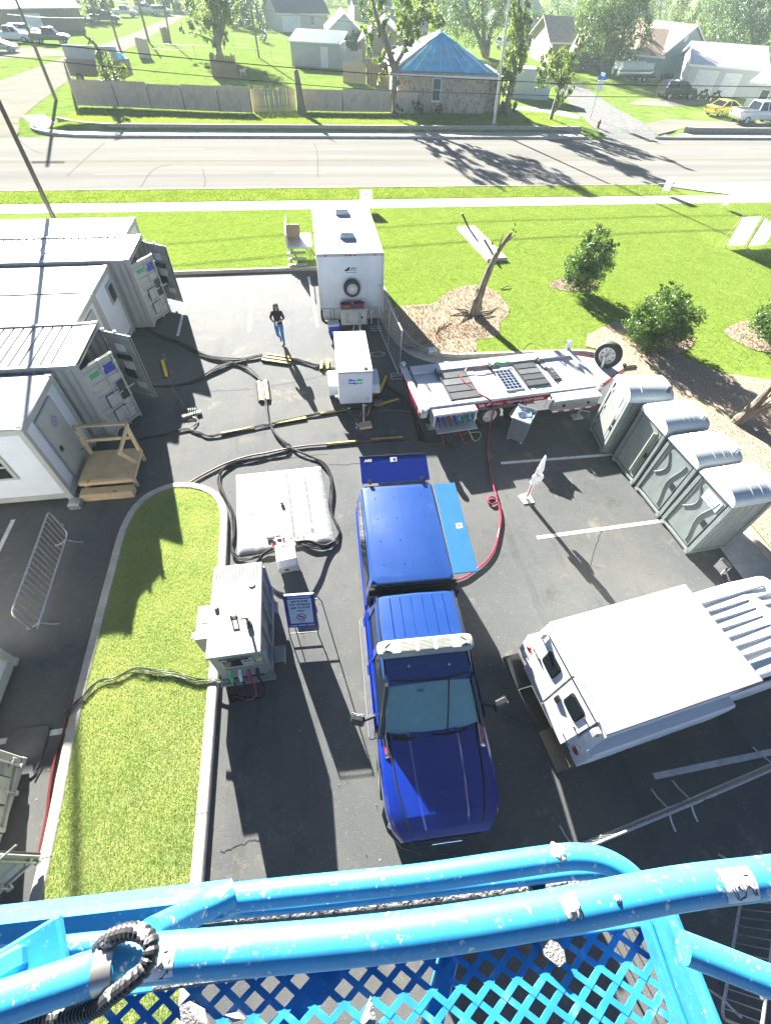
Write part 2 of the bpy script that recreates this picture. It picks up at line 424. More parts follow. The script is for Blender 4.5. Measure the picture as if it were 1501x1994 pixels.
# the street
road = struct(sheet('road', [(-140, 36.1), (140, 36.1), (140, 50.2), (-140, 50.2)], .012, road_mat))
lane = M('lane_paint', (.33, .33, .31), .9, spec=0, var=.1, scale=9); lane_y = M('lane_paint_yellow', (.24, .205, .12), .9, spec=0, var=.12, scale=9)
for y in (39.9, 46.6):
    for i in range(-6, 8):
        x0 = i*12.2-14.0+(0 if y < 42 else 3)
        sheet('lane_line', [(x0, y-.06), (x0+3.6, y-.06), (x0+3.6, y+.06), (x0, y+.06)], .017, lane, road)
for y in (43.0, 43.28):
    sheet('lane_line', [(-140, y-.05), (140, y-.05), (140, y+.05), (-140, y+.05)], .017, lane_y, road)
for c in [[(130, 345), (165, 312), (205, 278)], [(275, 365), (300, 330), (335, 320)], [(612, 280), (618, 300), (620, 345)], [(395, 330), (400, 350), (398, 366)], [(85, 300), (60, 290), (40, 275)], [(1010, 300), (1030, 330), (1015, 360)]]:
    crack(c, road, z=.018, w=.05, mat=M('road_crack', (.11, .107, .098), .95, spec=0))
kerb('street_kerb', [(-60, 36.12), (20, 36.12), (25.2, 36.1), (27.2, 35.3), (29.0, 34.3)], .15, .15, kerb_mat, piece=4)
kerb('far_kerb', [(-22.5, 54.2), (-21.6, 52.3), (-19.2, 50.75), (-16, 50.22), (-10, 50.2), (10, 50.2), (25.5, 50.2), (27.2, 50.25)], .18, .17, kerb_mat, piece=4)
kerb('far_kerb', [(35.2, 50.3), (38, 50.2), (80, 50.2)], .18, .17, kerb_mat, piece=4)
kerb('far_kerb', [(-140, 50.2), (-60, 50.2), (-31, 50.2), (-30.2, 52), (-31, 55)], .18, .17, kerb_mat, piece=5)
fsw = bpy.data.objects.new('far_sidewalk', None); COL.objects.link(fsw); struct(fsw)
for i in range(-11, 18):
    c = bpy.data.objects.new('slab', slab_me); COL.objects.link(c); c.parent = fsw
    c.location = (i*1.525+.2, 51.15, .14+random.uniform(-.004, .004))
struct(sheet('far_footway', [(-24.2, 57.2), (-22.5, 54.3), (-21.3, 52.4), (-19.1, 50.9), (-16.5, 50.35), (-16.4, 51.95), (-18, 52.4), (-20.0, 53.6), (-21.2, 55.6), (-22.6, 58)], .135, concrete))
struct(sheet('far_footway', [(36, 50.4), (80, 50.4), (80, 51.8), (37.5, 51.8)], .135, concrete))

# land beyond the street, with a low bank behind the retaining wall
FZ = .12
def apron(o):
    for v in o.data.vertices: v.co.z = .015+(FZ+.006)*max(0, min(1, (v.co.y-50.3)/3.2))
    return o
def hz(x, y):
    a = min(1, max(0, (x+20.5)/1.5))*min(1, max(0, (26.6-x)/1.5)); b = min(1, max(0, (59-y)/6.0))
    return FZ+.3*a*b
xs = [-200, -120, -80, -60, -45, -34, -33.5, -31, -28.5, -26, -24.5]+[-24+i*.75 for i in range(70)]+[28.6, 30, 32, 34, 36, 37.5, 38.2, 40, 50, 60, 80, 120, 220]; ys = [50.3, 51.0, 51.95, 52.25]+[52.6+i*.8 for i in range(9)]+[62, 66, 72, 80, 95, 120, 160, 220, 320, 600]
m = MB(); vs = []
for y in ys:
    for x in xs:
        z = hz(x, y) if y > 52 else (-.02 if -24 < x < 27 else FZ*(1 if y > 50.6 else 0)-.0)
        if y <= 52.0 and -24 <= x <= 27.5: z = -.03
        if (-33.2 < x < -21.5 or 28 < x < 38) and y < 54.2: z = -.04+(FZ+.04)*max(0, min(1, (y-50.8)/3.4))
        vs.append((x, y, z))
nx = len(xs); m.add(vs, [(j*nx+i, j*nx+i+1, (j+1)*nx+i+1, (j+1)*nx+i) for j in range(len(ys)-1) for i in range(nx-1)])
struct(m.build('far_lawn', far_turf, ang=60))
fz = lambda *p: [(*G(a, b, FZ+.014).xy,) for a, b in p]
struct(sheet('gravel_street', fz((-60, 190), (0, 157), (140, 107), (262, 64), (345, 26), (372, 10), (395, 8), (372, 24), (268, 86), (140, 152), (70, 205), (38, 232), (36, 255))+[(-22.9, 53.6), (-22.4, 50.25), (-30.0, 50.25), (-30.6, 53.6)], FZ+.02, gravel)); apron(bpy.data.objects['gravel_street'])
struct(sheet('side_street', fz((1140, 235), (1098, 190), (1070, 160), (1050, 140), (1075, 138), (1130, 165), (1190, 205), (1262, 245))+[(36.1, 53.6), (36.2, 50.25), (29.2, 50.25), (29.4, 53.6)], FZ+.022, M('side_street_asphalt', (.2, .2, .19), .9, var=.2, scale=3, bump=.2, spec=0))); apron(bpy.data.objects['side_street'])
struct(sheet('gravel_drive', fz((1255, 240), (1300, 232), (1390, 236), (1600, 240), (1600, 252), (1420, 248), (1330, 250), (1280, 262)), FZ+.018, gravel))
struct(sheet('house_drive', fz((-10, 100), (60, 92), (140, 100), (150, 108), (0, 114)), FZ+.018, gravel))
struct(sheet('house_drive', fz((1255, 192), (1350, 194), (1400, 200), (1300, 208), (1215, 203)), FZ+.018, gravel))
struct(sheet('house_walk', fz((1000, 206), (1080, 212), (1130, 225), (1125, 232), (1060, 219), (1000, 213)), FZ+.02, concrete))

# grassed island in the lot
IK = [(-5.4, -8), (-5.3, -2), (-5.3, .8), (-5.45, 3.3), (-5.5, 6.9), (-5.46, 8.2), (-5.15, 9.02), (-4.4, 9.42), (-3.55, 9.18), (-3.04, 8.55), (-2.9, 7.4), (-2.83, 3.9), (-2.8, .4), (-2.78, -8)]
kerb('island_kerb', IK, .2, .15, kerb_mat)
IS = [(p.x, p.y) for p in spline([Vector((a+(.08 if a < -4.4 else -.08), b-(.08 if b > 9 else 0), 0)) for a, b in IK], 6)]
struct(sheet('grass_island', IS, .125, soil_grass))

# mulch and bare soil
def blob(cx, cy, rx, ry, rz=0, n=36, j=.12, seed=0):
    rr = random.Random(seed); ph = [rr.uniform(0, 6.28) for _ in range(5)]; out = []
    for i in range(n):
        a = 2*math.pi*i/n; k = 1+j*sum(math.sin(a*(q+2)+ph[q])/(q+1.2) for q in range(5))
        x, y = rx*k*math.cos(a), ry*k*math.sin(a)
        out.append((cx+x*math.cos(rz)-y*math.sin(rz), cy+x*math.sin(rz)+y*math.cos(rz)))
    return out
BEDS = [blob(6.0, 18.3, 2.7, 2.3, .2, seed=1, j=.3), blob(5.6, 16.5, 1.6, 1.1, 0, seed=2, j=.25), blob(12.75, 20.8, 1.05, .8, 0, seed=3), blob(14.2, 15.4, 1.4, 1.1, 0, seed=4), blob(19.2, 15.2, 1.7, 1.3, 0, seed=5),
        [(11.6, 14.9), (10.9, 15.35), (11.4, 16.2), (13.2, 17.2), (14.2, 14.8), (15.4, 13.0), (17.5, 12.2), (22, 12.0), (40, 11), (40, -20), (11.65, -20)]]
for i, b in enumerate(BEDS): struct(sheet('mulch_bed', b, .128+i*.003, mulch))
chipm = M('mulch_chip', (.34, .25, .17), .9, var=.4, scale=3, col2=(.55, .42, .3), island=.5)
cx, cy = [], []
for b, n in zip(BEDS, (4500, 1500, 1200, 2000, 2200, 7000)):
    bx_ = [p[0] for p in b]; by_ = [p[1] for p in b]
    X = rng.uniform(min(bx_), min(max(bx_), 22), n*2); Y = rng.uniform(max(min(by_), 2), max(by_), n*2); k = in_poly(X, Y, b); cx.append(X[k][:n]); cy.append(Y[k][:n])
cx = np.concatenate(cx); cy = np.concatenate(cy)
ch = blades('mulch_chips', cx, cy, .135, .07, .035, chipm, lean=1.5); ch['kind'] = 'stuff'; tag(ch, 'loose brown wood chips strewn over the mulch beds', 'mulch')

# grass
grass_near = leaf_mat('grass_blade', (.24, .36, .11), (.4, .47, .2), .5, .8, .1)
overlay(grass_near, (.6, .58, .36), .8, .46, .68, .7, detail=8)
grass_lawn = leaf_mat('grass_blade_lawn', (.17, .25, .045), (.25, .32, .08), .4, .8, .08)
overlay(grass_lawn, (.1, .17, .025), .5, .5, .7, .6, detail=8, stretch=(.25, 1.3, 1))
overlay(grass_lawn, (.3, .33, .12), .35, .5, .68, .7, detail=8)
n = 330000; X = rng.uniform(-5.7, -2.7, n); Y = rng.uniform(-1.5, 9.5, n); k = in_poly(X, Y, IS)
g = blades('grass', X[k], Y[k], .12, .042, .0065, grass_near, 1.1); g['kind'] = 'stuff'; tag(g, 'short bright grass on the kerbed island', 'grass')
n = 420000; X = rng.uniform(-14, 34, n); Y = 13+(32-13)*rng.uniform(0, 1, n)**.85; k = in_poly(X, Y, lawn_poly)
for q, b in enumerate(BEDS): k &= ~(in_poly(X, Y, b) & (rng.uniform(0, 1, n) > (.22 if q in (0, 1, 5) else .05)))
g = blades('grass', X[k], Y[k], .115, .055, .024, grass_lawn, 1.1); g['kind'] = 'stuff'; tag(g, 'mown lawn grass between the lot and the sidewalk', 'grass')
n = 90000; X = rng.uniform(-22, 27, n); Y = rng.uniform(33.7, 36.0, n); k = (X < 26) | (Y < 35)
g = blades('grass', X[k], Y[k], .095, .09, .03, grass_lawn, .9); g['kind'] = 'stuff'; tag(g, 'strip of grass between the sidewalk and the street', 'grass')
n = 150000; X = rng.uniform(-22, 28, n); Y = rng.uniform(52.4, 61, n); k = (X > -20.2+.0*Y) & (X < 27)
Zf = np.array([hz(a, b) for a, b in zip(X[k], Y[k])])
g = blades('grass', X[k], Y[k], Zf-.01, .14, .05, grass_lawn, .9); g['kind'] = 'stuff'; tag(g, 'longer grass on the bank behind the low retaining wall', 'grass')

# grit, leaf litter and chips of paint on the asphalt
n = 2600; X = rng.uniform(-7.5, 9, n); Y = rng.uniform(-1, 23, n); k = ~in_poly(X, Y, [(p[0], p[1]) for p in IK])
g = blades('grit', X[k], Y[k], .004, .03, .02, M('grit', (.3, .28, .24), .9, var=.4, island=.5), 1.5); g['kind'] = 'stuff'; tag(g, 'pale grit and litter scattered over the asphalt', 'grit')
# ================================================================== CONTAINERS
def seal(parent, loc, rot, r, ring=ink_blue, z=.002):
    """round printed emblem: ring and a simple eagle-like mark"""
    m = MB()
    n = 28
    for r0, r1 in ((r, r*.86), (r*.62, r*.56)):
        vs = []; 
        for j in range(n):
            a = 2*math.pi*j/n; vs += [(r0*math.cos(a), r0*math.sin(a), 0), (r1*math.cos(a), r1*math.sin(a), 0)]
        m.add(vs, [(2*j, 2*((j+1) % n), 2*((j+1) % n)+1, 2*j+1) for j in range(n)])
    m.quad((-r*.4, r*.15, 0), (-r*.1, 0, 0), (0, r*.2, 0), (-r*.05, r*.3, 0)); m.quad((r*.4, r*.2, 0), (r*.1, 0, 0), (0, r*.2, 0), (r*.1, r*.32, 0))
    m.quad((-r*.12, r*.05, 0), (r*.12, r*.05, 0), (r*.06, -r*.35, 0), (-r*.1, -r*.3, 0)); m.quad((-r*.3, -r*.25, 0), (r*.3, -r*.15, 0), (r*.28, -r*.25, 0), (-r*.28, -r*.35, 0))
    o = m.build('emblem', ring, parent, ang=0); o.location = loc; o.rotation_euler = rot; return o
faded_blue = M('faded_blue_print', (.2, .24, .26), .6, var=.05)
FLAT_X = (R(90), 0, R(90))     # text lying on a face that looks along +X
FLAT_Y = (R(90), 0, 0)         # text on a face that looks along -Y
corner_me = None
def corner_castings(parent, x0, x1, y0, y1, z0, z1, mat):
    for x, sx in ((x0, 1), (x1, -1)):
        for y, sy in ((y0, 1), (y1, -1)):
            for z, sz in ((z0, 1), (z1, -1)):
                m = MB(); m.box((x+sx*.085-sx*.006, y+sy*.08-sy*.006, z+sz*.06-sz*.006), (.178, .162, .118), .012)
                o = m.build('corner_casting', mat, parent)
                h = MB(); h.box((x+sx*.085, y+sy*.08, z-sz*.0075 if sz < 0 else z-.001), (.11, .06, .004), 0, (0, 0, 0)); h.box((x-sx*.0075, y+sy*.08, z+sz*.06), (.004, .06, .06)); h.build('casting_hole', black_metal, o, ang=0)
def corrug_y(m, x0, x1, y, z0, z1, depth, pitch, out):
    """corrugated side panel in the xz plane at y; out = +-1 outward"""
    xs_ = []; x = x0; i = 0
    seq = [(0, 0), (.3, 0), (.5, 1), (.8, 1), (1.0, 0)]
    while x < x1-1e-6:
        for t, d in seq[:-1]:
            xx = x+t*pitch
            if xx < x1: xs_.append((xx, d))
        x += pitch
    xs_.append((x1, 0))
    vs = []
    for xx, d in xs_: vs += [(xx, y-out*depth*d, z0), (xx, y-out*depth*d, z1)]
    m.add(vs, [(2*i, 2*i+2, 2*i+3, 2*i+1) for i in range(len(xs_)-1)])
def door_leaf(parent, w, h, sgn, hinge, ang, labels, hatches=True, dark=False):
    """door leaf with its hinge line at local origin, extending along +y*sgn; rotates about z"""
    e = MB(); t = .06
    y0, y1 = (0.0, w) if sgn > 0 else (-w, 0.0)
    fr = .07
    for lo, hi in (((-t, y0, 0), (0, y0+fr, h)), ((-t, y1-fr, 0), (0, y1, h)), ((-t, y0+fr, 0), (0, y1-fr, fr)), ((-t, y0+fr, h-fr), (0, y1-fr, h))): e.b2(lo, hi, .006)
    # recessed panel with wide horizontal ribs
    zz = [fr]; k = 5; ph = (h-2*fr)/k; rings = []
    for i in range(k):
        a = fr+i*ph
        for q, d in ((.0, -.045), (.18, -.045), (.28, -.01), (.72, -.01), (.82, -.045)): rings.append([(d, y0+fr, a+q*ph), (d, y1-fr, a+q*ph)])
    rings.append([(-.045, y0+fr, h-fr), (-.045, y1-fr, h-fr)])
    e.loft(rings, closed=False)
    o = e.build('door', beige, parent); o.location = hinge; o.rotation_euler = (0, 0, ang)
    rm = MB()
    for q in (.53, .93):
        y = y0+(y1-y0)*q; rm.tube([(.035, y, -.02), (.035, y, h+.04)], .017, 8)
        for z in (.25, h*.5, h-.25): rm.box((.02, y, z), (.05, .1, .07), .005)
        rm.box((.05, y+.12, 1.05), (.02, .3, .04), .004)
        for z in (-.0, h): rm.box((.03, y, z), (.07, .08, .08), .008)
    rm.build('lock_rod', steel, o)
    hm = MB()
    for z in (.2, h*.35, h*.65, h-.2): hm.box((.01, 0, z), (.05, .09, .12), .01)
    hm.build('hinge', beige, o)
    gk = MB(); gk.b2((-t-.004, y0-.01, -.01), (-t+.02, y0+.012, h+.01)); gk.b2((-t-.004, y1-.012, -.01), (-t+.02, y1+.01, h+.01)); gk.b2((-t-.004, y0, h-.008), (-t+.02, y1, h+.012)); gk.build('gasket', black_rubber, o)
    if hatches:
        for i, z in enumerate((.95, .42)):
            ym = y0+(y1-y0)*(.46 if sgn > 0 else .54)
            b = MB(); b.b2((.0, ym-.2, z-.2), (.03, ym+.2, z+.2), .006); q = b.build('hatch', beige_roof, o)
            b = MB(); b.b2((-.002, ym-.222, z-.222), (.012, ym+.222, z+.222)); b.build('hatch_frame', black_rubber, q)
        b = MB(); yy = y0+(y1-y0)*(.82 if sgn > 0 else .18); b.b2((.0, yy-.12, .75), (.012, yy+.12, 1.35)); b.build('louvre', black_metal, o)
    for (txt, mt, yy, z, w_, h_) in labels:
        b = MB(); b.b2((-.03, yy-w_/2, z-h_/2), (.012, yy+w_/2, z+h_/2)); q = b.build('placard', mt, o)
        if txt: text(txt, h_*.42 if '\n' in txt else h_*.62, ink_white, q, (.014, yy, z), FLAT_X, ext=.001)
    return o
def conex(loc, label, serial, h=2.7, openA=35, openB=68, dark=True, flip=False):
    """steel shipping container; doors at its +X end. local: x -6.06..0, y 0..2.44"""
    t = thing('shipping_container', label, 'container', loc, 0, 'shipping containers in the row')
    L_, W_ = 6.06, 2.40
    fr = MB()
    for y in (.07, W_-.07):
        fr.b2((-L_, y-.07, 0.12), (0, y+.07, .28), .01); fr.b2((-L_, y-.06, h-.14), (0, y+.06, h-.02), .01)
        for x in (-L_+.08, -.08): fr.b2((x-.08, y-.07, .12), (x+.08, y+.07, h-.02), .012)
    for x in (-L_+.07, -.07): fr.b2((x-.07, .1, .12), (x+.07, W_-.1, .26), .01); fr.b2((x-.07, .1, h-.16), (x+.07, W_-.1, h-.02), .01)
    fr.build('frame', beige, t)
    w = MB(); corrug_y(w, -L_+.16, -.16, .03, .26, h-.12, .036, .276, -1); w.build('side_wall', beige, t, ang=20)
    w = MB(); corrug_y(w, -L_+.16, -.16, W_-.03, .26, h-.12, .036, .276, 1); w.build('side_wall', beige, t, ang=20)
    w = MB(); w.b2((-L_+.02, .1, .2), (-L_+.05, W_-.1, h-.1)); w.build('end_wall', beige, t)
    fl = MB(); fl.b2((-L_+.1, .1, .2), (-.1, W_-.1, .3)); fl.build('floor', M('plywood_floor', (.16, .11, .06), .8), t)
    rf = MB(); zs = h-.05; n = 22; vs = []; x = -L_+.1; pit = (L_-.2)/n
    prof = [(0, 0), (.7, 0), (.72, -.03), (.9, -.03), (.92, 0)]
    for i in range(n):
        for q, d in prof: vs += [(x+(i+q)*pit, .12, zs+d), (x+(i+q)*pit, W_-.12, zs+d)]
    vs += [(-.1, .12, zs), (-.1, W_-.12, zs)]
    rf.add(vs, [(2*i, 2*i+2, 2*i+3, 2*i+1) for i in range(len(vs)//2-1)])
    rf.b2((-L_+.16, .0, zs-.05), (-.16, .125, zs+.008), .006); rf.b2((-L_+.16, W_-.125, zs-.05), (-.16, W_, zs+.008), .006)
    rf.b2((-L_, .16, zs-.05), (-L_+.11, W_-.16, zs+.008), .006); rf.b2((-.42, .16, zs-.05), (0, W_-.16, zs+.009), .006)
    rf.build('roof', beige_roof, t, ang=20)
    corner_castings(t, -L_, 0, 0, W_, .12, h, beige_roof)
    # dark equipment racks inside
    q = MB(); q.b2((-1.3, .2, .3), (-.7, 1.0, 2.1)); q.b2((-1.4, 1.3, .3), (-.75, 2.2, 1.7)); q.build('equipment_rack', black_metal, t)
    lw = W_/2-.12
    door_leaf(t, lw, h-.5, 1, (-.005, .1, .27), R(-openA), [] if flip else [('', ink_blue, lw*.73, h-.85, .32, .26), ('', ink_green, lw*.28, h-.82, .3, .13)], hatches=not flip)
    ds = t.children[-1]
    if not flip: text('VA', .08, ink_white, ds, (.014, lw*.62, h-.8), FLAT_X, ext=.001, bold=.004), text('U.S. Department\nof Veterans Affairs', .035, ink_white, ds, (.014, lw*.74, h-.91), FLAT_X, ext=.001)
    if not flip: text('CONNECTS', .062, ink_white, ds, (.014, lw*.28, h-.82), FLAT_X, ext=.001)
    d2 = door_leaf(t, lw, h-.5, -1, (-.005, W_-.1, .27), R(openB), [], hatches=flip)
    # papers and boxes fixed to the inside of the open leaf
    q = MB()
    for y, z, w_, h_ in ((-.55, 1.75, .3, .25), (-.6, 1.15, .35, .28), (-.75, .45, .3, .2)): q.b2((-.085, y-w_/2, z-h_/2), (-.06, y+w_/2, z+h_/2))
    q.build('placard', ink_white, d2)
    for lo_, hi_ in (((-.1, -.8, 1.35), (-.06, -.3, 1.5)), ((-.1, -.7, .7), (-.06, -.35, 1.0))): q = MB(); q.b2(lo_, hi_); q.build('cable_hook', black_metal, d2)
    text(serial, .15, ink_white, t, (.003, .075, 1.95), (R(90), R(90), R(90)), ext=.001, scale=(.9, .62, 1))
    text(serial, .13, ink_black, t, (-.9, -.002, 1.3), (R(90), R(90), 0), ext=.001, scale=(1, .8, 1))
    return t
def module_box(loc, label, L_, W_, h, emb=None, name='office_module', group='white office modules in the row'):
    t = thing(name, label, 'module', loc, 0, group)
    fr = MB(); b = .14
    for y in (b/2, W_-b/2):
        fr.b2((-L_, y-b/2, .15), (0, y+b/2, .32), .01); fr.b2((-L_, y-b/2, h-.18), (0, y+b/2, h-.012), .01)
        for x in (-L_+b/2, -b/2): fr.b2((x-b/2-.003, y-b/2-.003, .14), (x+b/2+.003, y+b/2+.003, h-.01), .012)
    for x in (-L_+b/2, -b/2): fr.b2((x-b/2, b, .15), (x+b/2, W_-b, .32), .01); fr.b2((x-b/2, b, h-.18), (x+b/2, W_-b, h-.012), .01)
    fr.build('frame', beige, t)
    w = MB(); w.b2((-L_+.05, .03, .3), (-.05, W_-.03, h-.15)); w.build('wall', white_paint, t)
    r = MB(); r.b2((-L_+.02, .02, h-.06), (-.02, W_-.02, h), .01); r.build('roof', roof_white, t)
    corner_castings(t, -L_-.012, .012, -.012, W_+.012, .1, h+.004, beige)
    if emb: seal(t, (emb[0], emb[1], h+.003), (0, 0, R(emb[2])), emb[3], faded_blue)
    return t
# farthest module
mod_a = module_box((-7.14, 21.15, 0), 'farthest white module, its bare roof edge showing beyond the containers', 6.06, 2.0, 2.59, emb=(-2.6, .75, 10, .42))
w = MB(); w.prism([(.25, .35), (1.75, .35), (.95, 2.2)], -.03, .015, 'x'); w.build('gable_panel', white_paint, mod_a)
con_b = conex((-6.44, 18.5, 0), 'shipping container farther from the camera, ribbed roof, one door with blue placard ajar', 'ACCU 204017', openA=31, openB=62)
mod_c = module_box((-7.18, 16.22, 0), 'white module with a dark square window high in its end wall', 6.06, 2.12, 2.59, emb=(-2.75, .9, 5, .42))
w = MB(); w.b2((-.05, 1.25, 1.55), (.012, 1.85, 2.2), .01); q = w.build('window', beige, mod_c); w = MB(); w.b2((-.0, 1.31, 1.61), (.016, 1.79, 2.14)); w.build('pane', glass_dark, q)
mod_d = module_box((-7.16, 14.2, 0), 'white module squeezed behind the open container door, beige frame showing', 6.06, 1.95, 2.59, emb=(-3.4, .8, 5, .36))
w = MB(); w.b2((-.05, .55, .36), (.01, 1.45, 2.3), .01); q = w.build('door', beige, mod_d); w = MB(); w.b2((.008, .65, 1.0), (.03, .72, 1.12), .005); w.build('handle', black_metal, q)
con_e = conex((-6.45, 11.68, 0), 'shipping container beside the wooden landing, both doors swung open', 'ACCU 204017', openA=35, openB=64)
mod_f = module_box((-7.05, 9.25, 0), 'nearest white module with a grey door opening onto the wooden landing', 6.06, 2.3, 2.59)
w = MB(); w.b2((-.05, .62, .3), (.012, 1.62, 2.3), .008); dr = w.build('door', beige, mod_f)
w = MB(); w.b2((-.04, .58, .3), (.006, 1.66, 2.34)); w.build('door_frame', M('frame_grey', (.3, .3, .27), .5), dr)
seal(dr, (.014, 1.22, 1.85), FLAT_X, .14, ink_blue)
w = MB(); w.b2((.01, .72, 1.2), (.05, .84, 1.34), .01); w.build('keypad', black_metal, dr); w = MB(); w.tube([(.02, 1.5, .6), (.06, 1.5, .6), (.06, 1.42, .6)], .012); w.build('handle', black_metal, dr)
w = MB(); w.b2((-2.4, -.012, 1.0), (-.9, .03, 1.95), .01); wd = w.build('window', beige, mod_f)
w = MB(); w.b2((-2.32, -.017, 1.08), (-1.0, -.002, 1.87)); w.build('pane', glass_dark, wd); w = MB(); w.b2((-2.32, -.03, 1.44), (-1.0, -.005, 1.5)); w.build('mullion', beige, wd)
for i, (s_, y) in enumerate((('MAX GROSS', 1.5), ('TARE', 1.15), ('NET', .85), ('CU CAP', .55))): text(s_, .22, faded_blue, mod_f, (-1.1-(.4 if i == 0 else 0), y, 2.593), (0, 0, 0), ext=.001)
# modules cropped by the photo's left edge, on the near side
mod_g = module_box((-6.95, 2.9, 0), 'white module corner just inside the frame beyond the white stripe', 6.06, 1.75, 2.59, name='office_module', group=None)

con_h = conex((-6.12, .22, 0), 'shipping container door end at the lower left edge beside the red hose', 'ACCU 204017', openA=50, openB=7, flip=True)
t = thing('rubber_mat', 'flat black rubber mat beside the steel container at lower left', 'mat', (-6.25, 2.75, 0))
m = MB(); m.prism([(-.4, -.45), (.25, -.45), (.32, -.38), (.32, .4), (.25, .46), (-.35, .46), (-.42, .4)], .002, .025); m.build('mat_sheet', M('mat_grey', (.07, .072, .074), .85, var=.2), t)
m = MB(); m.tube([(.3, -.4, .05), (.36, -.2, .05), (.36, .2, .04), (.33, .4, .03)], .012); m.build('edge_cable', cable_black, t)

# wooden landing
t = thing('wooden_landing', 'new pine landing with a step and handrail at the grey door', 'landing', (-6.15, 10.15, 0))
for i in range(1):
    m = MB(); m.b2((-.72, -.6, .42), (.68, .62, .445), .004); m.build('deck_board', wood, t)
m = MB(); m.b2((-.74, -.64, .3), (.7, -.6, .42), .004); m.b2((-.74, .62, .3), (.7, .66, .42), .004); m.b2((.68, -.6, .3), (.72, .62, .42), .004); m.build('joist_frame', wood, t)
m = MB(); m.b2((-.72, -.93, .19), (.66, -.65, .23), .004); m.build('step_tread', wood, t)
m = MB(); m.b2((-.72, -.95, 0.0), (.66, -.91, .19), .004); m.b2((-.72, -.91, .0), (-.68, -.66, .19)); m.b2((.62, -.91, 0), (.66, -.66, .19)); m.build('step_riser', wood, t)
for x, y in ((-.66, .55), (.66, .55), (.66, -.52), (-.66, -.5)):
    m = MB(); hi = 1.42 if y > 0 else .42; m.b2((x-.045, y-.045, 0), (x+.045, y+.045, hi), .004); m.build('post', wood, t)
m = MB(); m.b2((-.72, .5, 1.42), (.75, .6, 1.46), .004); m.build('handrail', wood, t)
m = MB(); m.box((.71, .0, 1.36), (.04, 1.2, .14), .004, (R(3), 0, 0)); m.build('handrail', wood, t)
m = MB(); m.box((.7, -.28, .9), (.04, .1, 1.15), .004, (R(30), 0, 0)); m.build('brace', wood, t)
m = MB(); m.box((.0, .58, .9), (1.3, .04, .1), .004); m.build('handrail', wood, t)
blk = tag(MB().box((-6.98, 9.08, .09), (.3, .3, .18), .01).build('support_block', steel), 'grey levelling block under the near corner of the white module', 'block')

# staircase to the far trailer's side door is built with that trailer
# light pole that rises behind the farthest module
p0 = G(110, 432, 2.59); p0 = GY(110, 432, 23.3)
t = thing('light_pole', 'dark leaning light pole rising behind the white modules at left', 'pole', (-11.35, 24.6, 0))
m = MB(); m.tube([(0, 0, 0), (.02, .02, 5), (.05, .05, 10)], [.1, .085, .07], 12); m.build('shaft', M('bronze_pole', (.05, .045, .035), .5, .3, var=.2), t)
m = MB(); m.b2((-.3, -.3, 0), (.3, .3, .5), .03); m.build('footing', concrete, t)
t.location = (-10.95, 24.45, 0)
# ================================================================== NEAR VEHICLES
tyre_mat = M('tyre_rubber', (.02, .02, .021), .75, var=.25, scale=12, bump=.2)
def wheel(parent, c, r, w, rim=rim_steel, ax='x', rimr=.6, holes=8, name='wheel'):
    m = MB(); h = w/2
    m.lathe([(r*.62, -h), (r*.9, -h), (r*.98, -h*.7), (r, -h*.3), (r, h*.3), (r*.98, h*.7), (r*.9, h), (r*.62, h), (r*.58, h*.6), (r*.58, -h*.6), (r*.62, -h)], (0, 0, 0), 28, ax, caps=False)
    wh = m.build(name, tyre_mat, parent); wh.location = c
    m = MB(); m.lathe([(.001, -h*.55), (r*.25, -h*.6), (r*.3, -h*.25), (r*.5, -h*.3), (r*.56, -h*.85), (r*rimr+.02, -h*.95), (r*rimr+.02, h*.95), (r*.56, h*.85), (r*.5, h*.3), (r*.3, h*.25), (r*.25, h*.6), (.001, h*.55)], (0, 0, 0), 24, ax)
    m.build('rim', rim, wh)
    m = MB()
    for k in range(holes):
        a = 2*math.pi*k/holes; p = {'x': (0, math.cos(a)*r*.42, math.sin(a)*r*.42), 'y': (math.sin(a)*r*.42, 0, math.cos(a)*r*.42)}[ax]
        d = h*.36
        q0 = {'x': (-d, p[1], p[2]), 'y': (p[0], -d, p[2])}[ax]; q1 = {'x': (d, p[1], p[2]), 'y': (p[0], d, p[2])}[ax]
        m.cyl(q0, q1, r*.06, n=8)
    m.build('rim_hole', black_metal, wh)
    return wh
def sec(y, w, zb, zt, wt, crown=.02, sh=.07, wm=None):
    wm = wm or w
    R_ = [(w*.93, zb), (wm, zb+.22), (wm, zt-.3), (w*.985, zt-sh), (w*.93, zt-.015), (wt, zt), (wt*.5, zt+crown*.8)]
    pts = [(x, y, z) for x, z in R_]+[(0, y, zt+crown)]+[(-x, y, z) for x, z in reversed(R_)]
    return pts
blue_paint = M('truck_blue', (.004, .022, .22), .16, .0, var=.06, scale=.7, coat=1.0)
overlay(blue_paint, (.10, .12, .16), 5, .62, .85, .35, detail=9)
cap_b = M('cap_blue_sheen', (.012, .052, .21), .3, var=.08, scale=.8, coat=.9); overlay(cap_b, (.2, .22, .24), 1.6, .6, .85, .25, detail=9)  # paler than the body paint; colour and dust overlay carry the sky sheen
wind_glass = M('windscreen_glass', (.32, .62, .57), .05, var=.05, alpha=.52, spec=.9)  # bright teal base colour stands in for the sky's reflection

